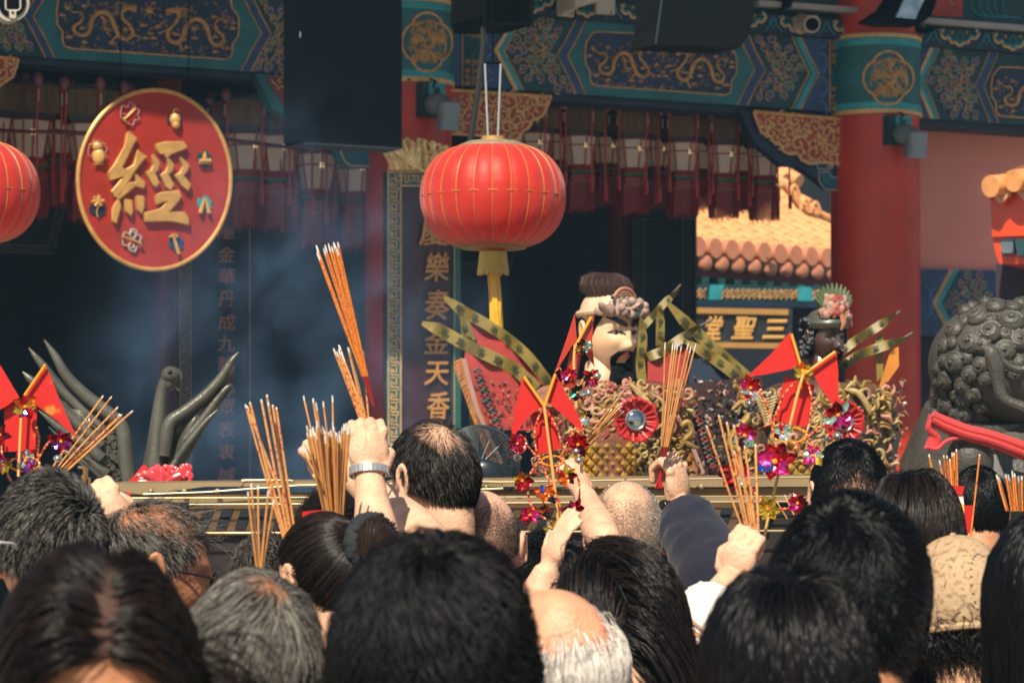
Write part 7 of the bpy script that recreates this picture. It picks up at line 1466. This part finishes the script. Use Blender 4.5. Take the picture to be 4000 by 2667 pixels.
bundle('thick bundle of plain tan joss sticks with white ash tips left of the watch', tp+[(1185,1545),(1222,1555),(1234,1570),(1262,1566),(1299,1543),(1190,1732),(1177,1745)], [(1272+66*(i/37), 2030) for i in range(38)]+[(1290, 2030), (1295, 2030), (1300, 2030), (1318, 2030), (1310, 2030), (1290, 1960), (1292, 1975)], 5.75, 12.5, JS, 26, 0, None, .035)
bundle('five thin tan joss sticks standing above the brown-haired head', [(968,1919),(981,1886),(1008,1893),(1049,1913),(1070,1950)], [(1004+5*i, 2225) for i in range(5)], 5.0, 12, JS, 20)
bundle('slanting joss sticks over the greying head at the far left', [(404,1545),(437,1548),(462,1589),(469,1616),(477,1618),(520,1603)], [(188,1850),(204,1852),(216,1852),(224,1856),(230,1860),(238,1860)], 6.3, 12, JP, 14)
bundle('short slanting joss sticks in front of the red rosette mirror', [(2416,1554),(2430,1572),(2418,1581),(2423,1590),(2425,1600),(2438,1605),(2391,1596)], [(2282+4*i, 1722+2*i) for i in range(7)], 6.9, 9, JS, 12)
bundle('nine tan joss sticks fanned out above the hand with black beads', [(2598,1335),(2629,1340),(2639,1335),(2648,1338),(2662,1349),(2690,1338),(2687,1353),(2700,1351),(2718,1342)], [(2584+3.4*i, 1745) for i in range(9)], 6.55, 10, JS, 26, 40)
bundle('joss sticks held together with the right-hand pinwheel stalk', [(2759,1661),(2807,1620),(2839,1647),(2866,1659),(2884,1743),(2909,1740),(2951,1733),(2866,1760)], [(2922+7*i, 2125) for i in range(8)], 5.5, 14, JP, 10)
bundle('printed joss sticks rising from the red packet below the stone lion', [(3628,1773),(3669,1796),(3686,1776),(3699,1779),(3710,1791),(3719,1766),(3726,1766),(3736,1753)], [(3655,1905),(3690,1905),(3700,1908),(3710,1908),(3718,1908),(3725,1908),(3732,1908),(3740,1905)], 6.8, 11, JO, 14)
bundle('single tall joss stick right of the red packet', [(3827,1773)], [(3785, 2120)], 6.5, 12, JO, 8)
bundle('cluster of joss sticks at the right edge below the stone lion', [(3892,1852),(3901,1861),(3928,1850),(3938,1852),(3954,1836),(3963,1847),(3978,1858),(3991,1858)], [(3932,1995),(3938,1995),(3952,1995),(3960,1995),(3966,1995),(3975,1995),(3984,1995),(3994,1995)], 5.8, 11, JO, 22)
bundle('joss sticks lying low between the long-haired women in front of the white sleeve', [(2600,2338),(2606,2352),(2618,2396),(2622,2412),(2628,2438),(2640,2480)], [(2762,2470),(2764,2485),(2760,2498),(2758,2508),(2748,2522),(2722,2534)], 4.95, 11, JO, 4)
bundle('few joss stick ends beside the lower gold flower of the right pinwheel', [(3064,1932),(3086,1928),(3035,1960)], [(3102,2010),(3110,1990),(3075,2025)], 6.4, 8, JS, 6)
RPK = mat('red_paper', '#bb170e', .5, var=.08, vs=6)
def packet(label, pl, parts):
    t = thing('incense_packet', label, 'packet', pl(*parts[0][0][0]))
    for nm, (pts, o0, o1, mt) in [(p[2], (p[0], p[1][0], p[1][1], p[3])) for p in parts]: m = MB(); m.poly(pl, pts, o0, o1); m.build(nm, mt, t, False)
PK = Plane(1220, 2010, 5.9, 5); packet('plain red paper packet low beside the thick tan bundle', PK, [([(1180,1998),(1262,1990),(1275,2030),(1275,2080),(1182,2080)], (-.01, .0), 'paper', RPK)])
PK = Plane(3750, 1950, 6.75, 5); packet('red, white and yellow joss stick packet below the stone lion', PK, [([(3698,1896),(3768,1898),(3760,1934),(3716,1932)], (-.03, .0), 'red_top', RPK), ([(3722,1934),(3762,1936),(3766,1968),(3726,1966)], (-.03, -.003), 'white_band', mat('white_paper', '#e4ddd0', .6)), ([(3728,1966),(3766,1968),(3768,2020),(3738,2018)], (-.03, .0), 'yellow_band', mat('yellow_paper', '#e0b040', .6)), ([(3766,1972),(3800,1974),(3796,2080),(3772,2080)], (-.03, -.006), 'red_side', RPK)])
PK = Plane(2575, 1880, 6.6, 5); t = thing('red_tassel', 'little red tassel hanging under the hand with black beads', 'tassel', PK(2580, 1850)); m = MB()
for k in range(14): m.line(PK, [(2586-.4*k, 1835), (2582-.8*k, 1870), (2588-2.2*k, 1906)], 4, .01*random.random(), 0, 4)
m.build('threads', mat('crimson_thread', '#b3202c', .6), t)
# ---------------------------------------------------------------- foil pinwheels
def foil(nm, c, c2=None): return mat(nm, c, .16, metal=.75, var=.3, vs=25, col2=c2, spec=.9)
FO = dict(r=foil('red_foil', '#b5121c'), m=foil('magenta_foil', '#d0287a'), g=foil('gold_foil', '#d6b23c'), s=foil('silver_foil', '#d8dcd6', '#8fc0a8'), o=foil('orange_foil', '#e0641c'), n=foil('green_foil', '#1f9c66'), b=foil('blue_foil', '#2c5fc0'), d=foil('dark_red_foil', '#5c0f1c'), v=foil('violet_foil', '#7c3a9c'), k=foil('black_foil', '#25202a'))
ORT = mat('orange_straw', '#f09a28', .35, var=.08, coat=.3); PKT = mat('pink_straw', '#c2255c', .3, var=.1, coat=.4); FLG = mat('red_pennant_paper', '#c2170e', .5, var=.06, vs=7, bump=.05); STK = mat('bamboo_stalk', '#e0a85a', .4, var=.1); CHR = mat('steel_bead', '#c3bdb6', .15, metal=.8)
def flower(t, px, py, r, d, cols, seed, lbl=None):
    rr = random.Random(seed); c = P(px, py, d); k = r*d/F; n = unit((rr.uniform(-.5, .5), -1, rr.uniform(-.4, .5))); M = basis(n, (1, 0, 0)); m = MB(); mats = [FO[q] for q in cols]; N = rr.choice((6, 7, 7, 8))
    for i in range(N):
        a = 2*math.pi*i/N+rr.uniform(-.2, .2); mi = rr.randrange(len(mats)); V = []; ln = k*rr.uniform(.8, 1.15); tw = rr.uniform(-.5, .9); wd = k*rr.uniform(.28, .42)
        for u in np.linspace(0, 1, 5):
            for v in (-1, -.33, .33, 1):
                rad = ln*u; w_ = wd*math.sin(math.pi*min(.98, .12+u*.86))*v; z = k*(.5*u*(1-u)+.18*v*v*u)+w_*tw*.7*u
                V.append(c+M@V3((rad*math.cos(a)-w_*math.sin(a), rad*math.sin(a)+w_*math.cos(a), z)))
        m.add(V, [(q*4+j, q*4+j+1, q*4+5+j, q*4+4+j) for q in range(4) for j in range(3)], mi)
    m.ell(c+n*k*.2, (k*.13,)*3, len(mats), 8, 6); m.build('foil_flower', mats+[ORT], t, False)
def straw(t, pl, pts, w=8, close=False, plain=False, nm='hoop'):
    m = MB(); q = smoothpath(V3(pts+[pts[0]] if close else pts), 7); W = np.array([pl(x, y, .004*math.sin(i)) for i, (x, y) in enumerate(q)]); k = w*pl.d/F/2
    if plain: m.tube(W, k, 8, 0)
    else:
        for i in range(0, len(W)-1, 1): m.tube(W[i:i+2], k, 8, (i//1) % 2, True)
    m.build(nm, [ORT, PKT], t)
def el(cx, cy, rx, ry, n=14, a0=0): return [(cx+rx*math.cos(a0+2*math.pi*i/n), cy+ry*math.sin(a0+2*math.pi*i/n)) for i in range(n)]
def pin(label, pl, stalk, arms, flags, card, straws, flowers, beads, fm=FLG, seed=1):
    t = thing('pinwheel', label, 'pinwheel', pl(*stalk[-1]), 'paper and foil pinwheels held above the crowd')
    m = MB(); m.line(pl, stalk, 12, .012, 0, 8, 3); m.build('stalk', STK, t)
    for a in arms: m = MB(); m.line(pl, a, 12, .01, 0, 8); m.build('arm', ORT, t)
    for i, f in enumerate(flags):
        # a thin bent sheet
        c = np.mean(f, 0); rim = []; 
        for j in range(len(f)):
            a, b = f[j], f[(j+1) % len(f)]
            for u in (0, .5): x, y = a[0]+(b[0]-a[0])*u, a[1]+(b[1]-a[1])*u; rim.append(pl(x, y, .0))
        m = MB(); V = [pl(c[0], c[1], .0)]+rim; n = len(rim); m.add(V, [(0, j+1, (j+1) % n+1) for j in range(n)]); m.add([v-pl.n*.0012 for v in V], [(0, (j+1) % n+1, j+1) for j in range(n)]); m.build('pennant', fm, t, False)
    m = MB(); m.poly(pl, card, -.022, -.020); m.build('card', fm, t, False)
    for s in straws: straw(t, pl, s[0], s[1], *s[2:])
    for i, (x, y, r, cols) in enumerate(flowers): flower(t, x, y, r, pl.d-.03+.05*((i*7) % 3-1)*.5, cols, seed*31+i)
    for x, y in beads: m = MB(); m.lathe([(.001, .009), (.009, .004), (.0105, 0), (.009, -.004), (.001, -.009)], pl(x, y, .02), 14); m.build('bell_bead', CHR, t)
    return t
PL1 = Plane(2130, 1700, 6.25, -3)
pin('large red pinwheel with two bright red pennants held in the centre', PL1, [(2126, 1584), (2146, 1740), (2166, 1898), (2190, 2125)], [[(2046, 1471), (2126, 1587)], [(2170, 1460), (2128, 1586)]],
    [[(2041, 1465), (2122, 1586), (2070, 1622), (2030, 1670), (1992, 1728), (2012, 1600)], [(2170, 1460), (2133, 1566), (2190, 1612), (2282, 1697), (2262, 1625), (2211, 1534)]], [(2073, 1612), (2157, 1594), (2192, 1752), (2101, 1773)],
    [([(2124, 1592), (2100, 1640), (2088, 1700), (2096, 1760), (2112, 1800)], 8), ([(2128, 1592), (2170, 1660), (2190, 1720), (2206, 1760), (2190, 1800)], 8), (el(2160, 1800, 44, 19), 8, True, True), (el(2027, 1733, 29, 34), 8, True), (el(2254, 1710, 27, 34), 8, True), ([(2112, 1800), (2070, 1852), (2062, 1920), (2085, 1990), (2140, 2030), (2186, 2042)], 8), ([(2190, 1796), (2250, 1850), (2264, 1920), (2244, 1995), (2186, 2042)], 8), ([(2052, 1730), (2090, 1775), (2112, 1800)], 8), ([(2240, 1690), (2205, 1750), (2180, 1830), (2150, 1900)], 8), ([(2110, 1800), (2140, 1870), (2185, 1960), (2190, 2100)], 8)],
    [(2025, 1730, 44, 'rdm'), (2262, 1735, 52, 'rdr'), (2040, 1880, 42, 'grog'), (2215, 1862, 44, 'gord'), (2130, 1932, 46, 'bsok'), (2072, 2015, 44, 'mrd'), (2240, 1985, 46, 'mrd'), (2152, 2060, 36, 'ngs'), (2130, 1990, 26, 'od')], [(2020, 1786), (2252, 1762), (2262, 1796), (2165, 2105)], FLG, 1)
PL2 = Plane(2260, 1400, 6.9, 4); FL2 = mat('translucent_red_film', '#b03420', .35, var=.2, vs=8, coat=.3)
pin('smaller dark red pinwheel rising behind the central one before the statue', PL2, [(2247, 1345), (2242, 1420), (2250, 1560), (2262, 1800)], [[(2310, 1238), (2248, 1352)]],
    [[(2245, 1222), (2254, 1330), (2232, 1354), (2204, 1400), (2164, 1462), (2186, 1400), (2214, 1320)], [(2320, 1230), (2312, 1344), (2324, 1434), (2296, 1396), (2261, 1326), (2285, 1280)]], [(2229, 1359), (2272, 1380), (2246, 1518), (2200, 1510)],
    [([(2248, 1350), (2262, 1350), (2276, 1352)], 7), ([(2170, 1450), (2188, 1438), (2196, 1470), (2200, 1500)], 7), ([(2310, 1462), (2285, 1480), (2262, 1520), (2258, 1590), (2266, 1640)], 7), ([(2225, 1535), (2250, 1528), (2262, 1535)], 8, False, True)],
    [(2277, 1355, 34, 'kdsg'), (2225, 1466, 38, 'rdm'), (2312, 1478, 40, 'rdm'), (2256, 1532, 34, 'knrs'), (2288, 1628, 34, 'skg')], [(2300, 1350), (2238, 1458), (2332, 1468), (2284, 1538), (2300, 1534)], FL2, 2)
PL3 = Plane(3140, 1600, 5.9, -4)
pin('big pinwheel with spread red pennants in front of the dark-faced statue', PL3, [(3143, 1448), (3110, 1560), (3054, 1800), (3012, 1970), (2973, 2165)], [[(3091, 1304), (3138, 1462)], [(3263, 1374), (3146, 1458)]],
    [[(3088, 1296), (3124, 1434), (3050, 1450), (2981, 1464), (2918, 1470), (3010, 1384)], [(3266, 1369), (3275, 1454), (3274, 1543), (3300, 1618), (3248, 1577), (3208, 1518), (3170, 1452), (3215, 1405)]], [(3066, 1466), (3183, 1503), (3149, 1670), (3026, 1643)],
    [(el(2931, 1524, 40, 40), 10, True), (el(3281, 1642, 38, 42), 10, True), (el(3085, 1700, 66, 30), 10, True, True), ([(3140, 1466), (3070, 1530), (3035, 1610), (3018, 1680), (3036, 1760), (3046, 1810)], 9), ([(3142, 1466), (3168, 1540), (3168, 1610), (3150, 1690), (3100, 1760), (3060, 1800)], 9), ([(2962, 1530), (2990, 1570), (3012, 1640), (3020, 1700)], 9), ([(3250, 1640), (3200, 1670), (3150, 1710)], 9), ([(3018, 1650), (2940, 1690), (2900, 1760), (2896, 1830), (2930, 1900), (3000, 1975), (3080, 1985), (3140, 1950)], 9), ([(3148, 1700), (3175, 1740), (3186, 1790)], 9)],
    [(2928, 1516, 52, 'rmsr'), (3272, 1618, 62, 'mrsd'), (2905, 1702, 62, 'mrsdg'), (2868, 1858, 66, 'mrsrd'), (3030, 1808, 92, 'rmrsrb'), (3176, 1782, 48, 'msg'), (2998, 1985, 52, 'ggro'), (3118, 1965, 48, 'mrd'), (3136, 1452, 44, 'gog'), (3060, 1690, 40, 'rsod')], [(2930, 1575), (3272, 1702)], FLG, 3)
PL4 = Plane(100, 1600, 6.1, 0)
pin('red and gold pinwheel at the far left over the greying head', PL4, [(88, 1556), (82, 1650), (72, 1860)], [[(178, 1424), (88, 1556)]],
    [[(179, 1422), (232, 1560), (302, 1712), (220, 1640), (130, 1575), (100, 1545)], [(-60, 1330), (0, 1425), (76, 1552), (15, 1592), (-60, 1625)]], [(16, 1578), (146, 1578), (137, 1784), (78, 1762), (18, 1764)],
    [([(142, 1670), (152, 1710), (148, 1770), (160, 1845)], 10), ([(205, 1712), (180, 1740), (150, 1790), (118, 1850)], 9), (el(95, 1812, 60, 26), 9, True, True), ([(10, 1700), (8, 1770), (30, 1840)], 9), ([(20, 1790), (30, 1850), (45, 1880)], 9)],
    [(95, 1590, 56, 'grov'), (236, 1722, 52, 'drmv'), (100, 1800, 50, 'mvrs'), (6, 1700, 48, 'rdr'), (10, 1812, 36, 'gmr')], [(226, 1790), (10, 1800), (110, 1575)], mat('gold_printed_red_paper', '#c2170e', .5, col2='#c07a2a', vs=9, thresh=(.56, .60)), 4)
# ---------------------------------------------------------------- smoke and air
def vol(name, lo, hi, dens, colr, noise=None, an=0.0):
    m = MB(); lo, hi = V3(lo), V3(hi); m.box((lo+hi)/2, hi-lo); mt = bpy.data.materials.new(name); mt.use_nodes = True; t = mt.node_tree; t.nodes.clear(); o = t.nodes.new('ShaderNodeOutputMaterial'); v = t.nodes.new('ShaderNodeVolumePrincipled')
    v.inputs['Color'].default_value = (*colr, 1); v.inputs['Density'].default_value = dens; v.inputs['Anisotropy'].default_value = an; t.links.new(v.outputs[0], o.inputs['Volume'])
    if noise: noise(t, v)
    ob = m.build(name, mt, None, False); ob['kind'] = 'stuff'; return ob
hz = vol('haze', (-16, -.5, -1.0), (34, 62, 12), .0014, (.30, .64, .88)); hz['label'] = 'thin blue haze filling the courtyard, added to lift the blacks'  # even haze box added to lift and tint the dark tones

def smk(t, v):
    tc = t.nodes.new('ShaderNodeTexCoord'); mp = t.nodes.new('ShaderNodeMapping'); t.links.new(tc.outputs['Object'], mp.inputs[0]); mp.inputs['Scale'].default_value = (1, .6, .8)
    n = t.nodes.new('ShaderNodeTexNoise'); n.inputs['Scale'].default_value = 2.4; n.inputs['Detail'].default_value = 8; n.inputs['Distortion'].default_value = 1.2; t.links.new(mp.outputs[0], n.inputs['Vector'])
    cr = t.nodes.new('ShaderNodeMapRange'); cr.inputs[1].default_value = .49; cr.inputs[2].default_value = .72; cr.inputs[3].default_value = 0; cr.inputs[4].default_value = 1; t.links.new(n.outputs['Fac'], cr.inputs[0])
    g = t.nodes.new('ShaderNodeTexGradient'); g.gradient_type = 'SPHERICAL'; m2 = t.nodes.new('ShaderNodeMapping'); t.links.new(tc.outputs['Object'], m2.inputs[0]); m2.inputs['Location'].default_value = (0, 0, -.62); m2.inputs['Scale'].default_value = (.95, .5, .62); t.links.new(m2.outputs[0], g.inputs[0])
    mu = t.nodes.new('ShaderNodeMath'); mu.operation = 'MULTIPLY'; t.links.new(cr.outputs[0], mu.inputs[0]); t.links.new(g.outputs['Fac'], mu.inputs[1])
    m3 = t.nodes.new('ShaderNodeMath'); m3.operation = 'MULTIPLY'; m3.inputs[1].default_value = .7; t.links.new(mu.outputs[0], m3.inputs[0]); t.links.new(m3.outputs[0], v.inputs['Density'])
c_ = P(1180, 1300, 12.6); sm = vol('smoke', c_-V3((1.3, 1.7, 1.4)), c_+V3((1.3, 1.7, 1.9)), 0.5, (.36, .62, 1.0), smk); sm['label'] = 'bluish incense smoke drifting before the dark hall'
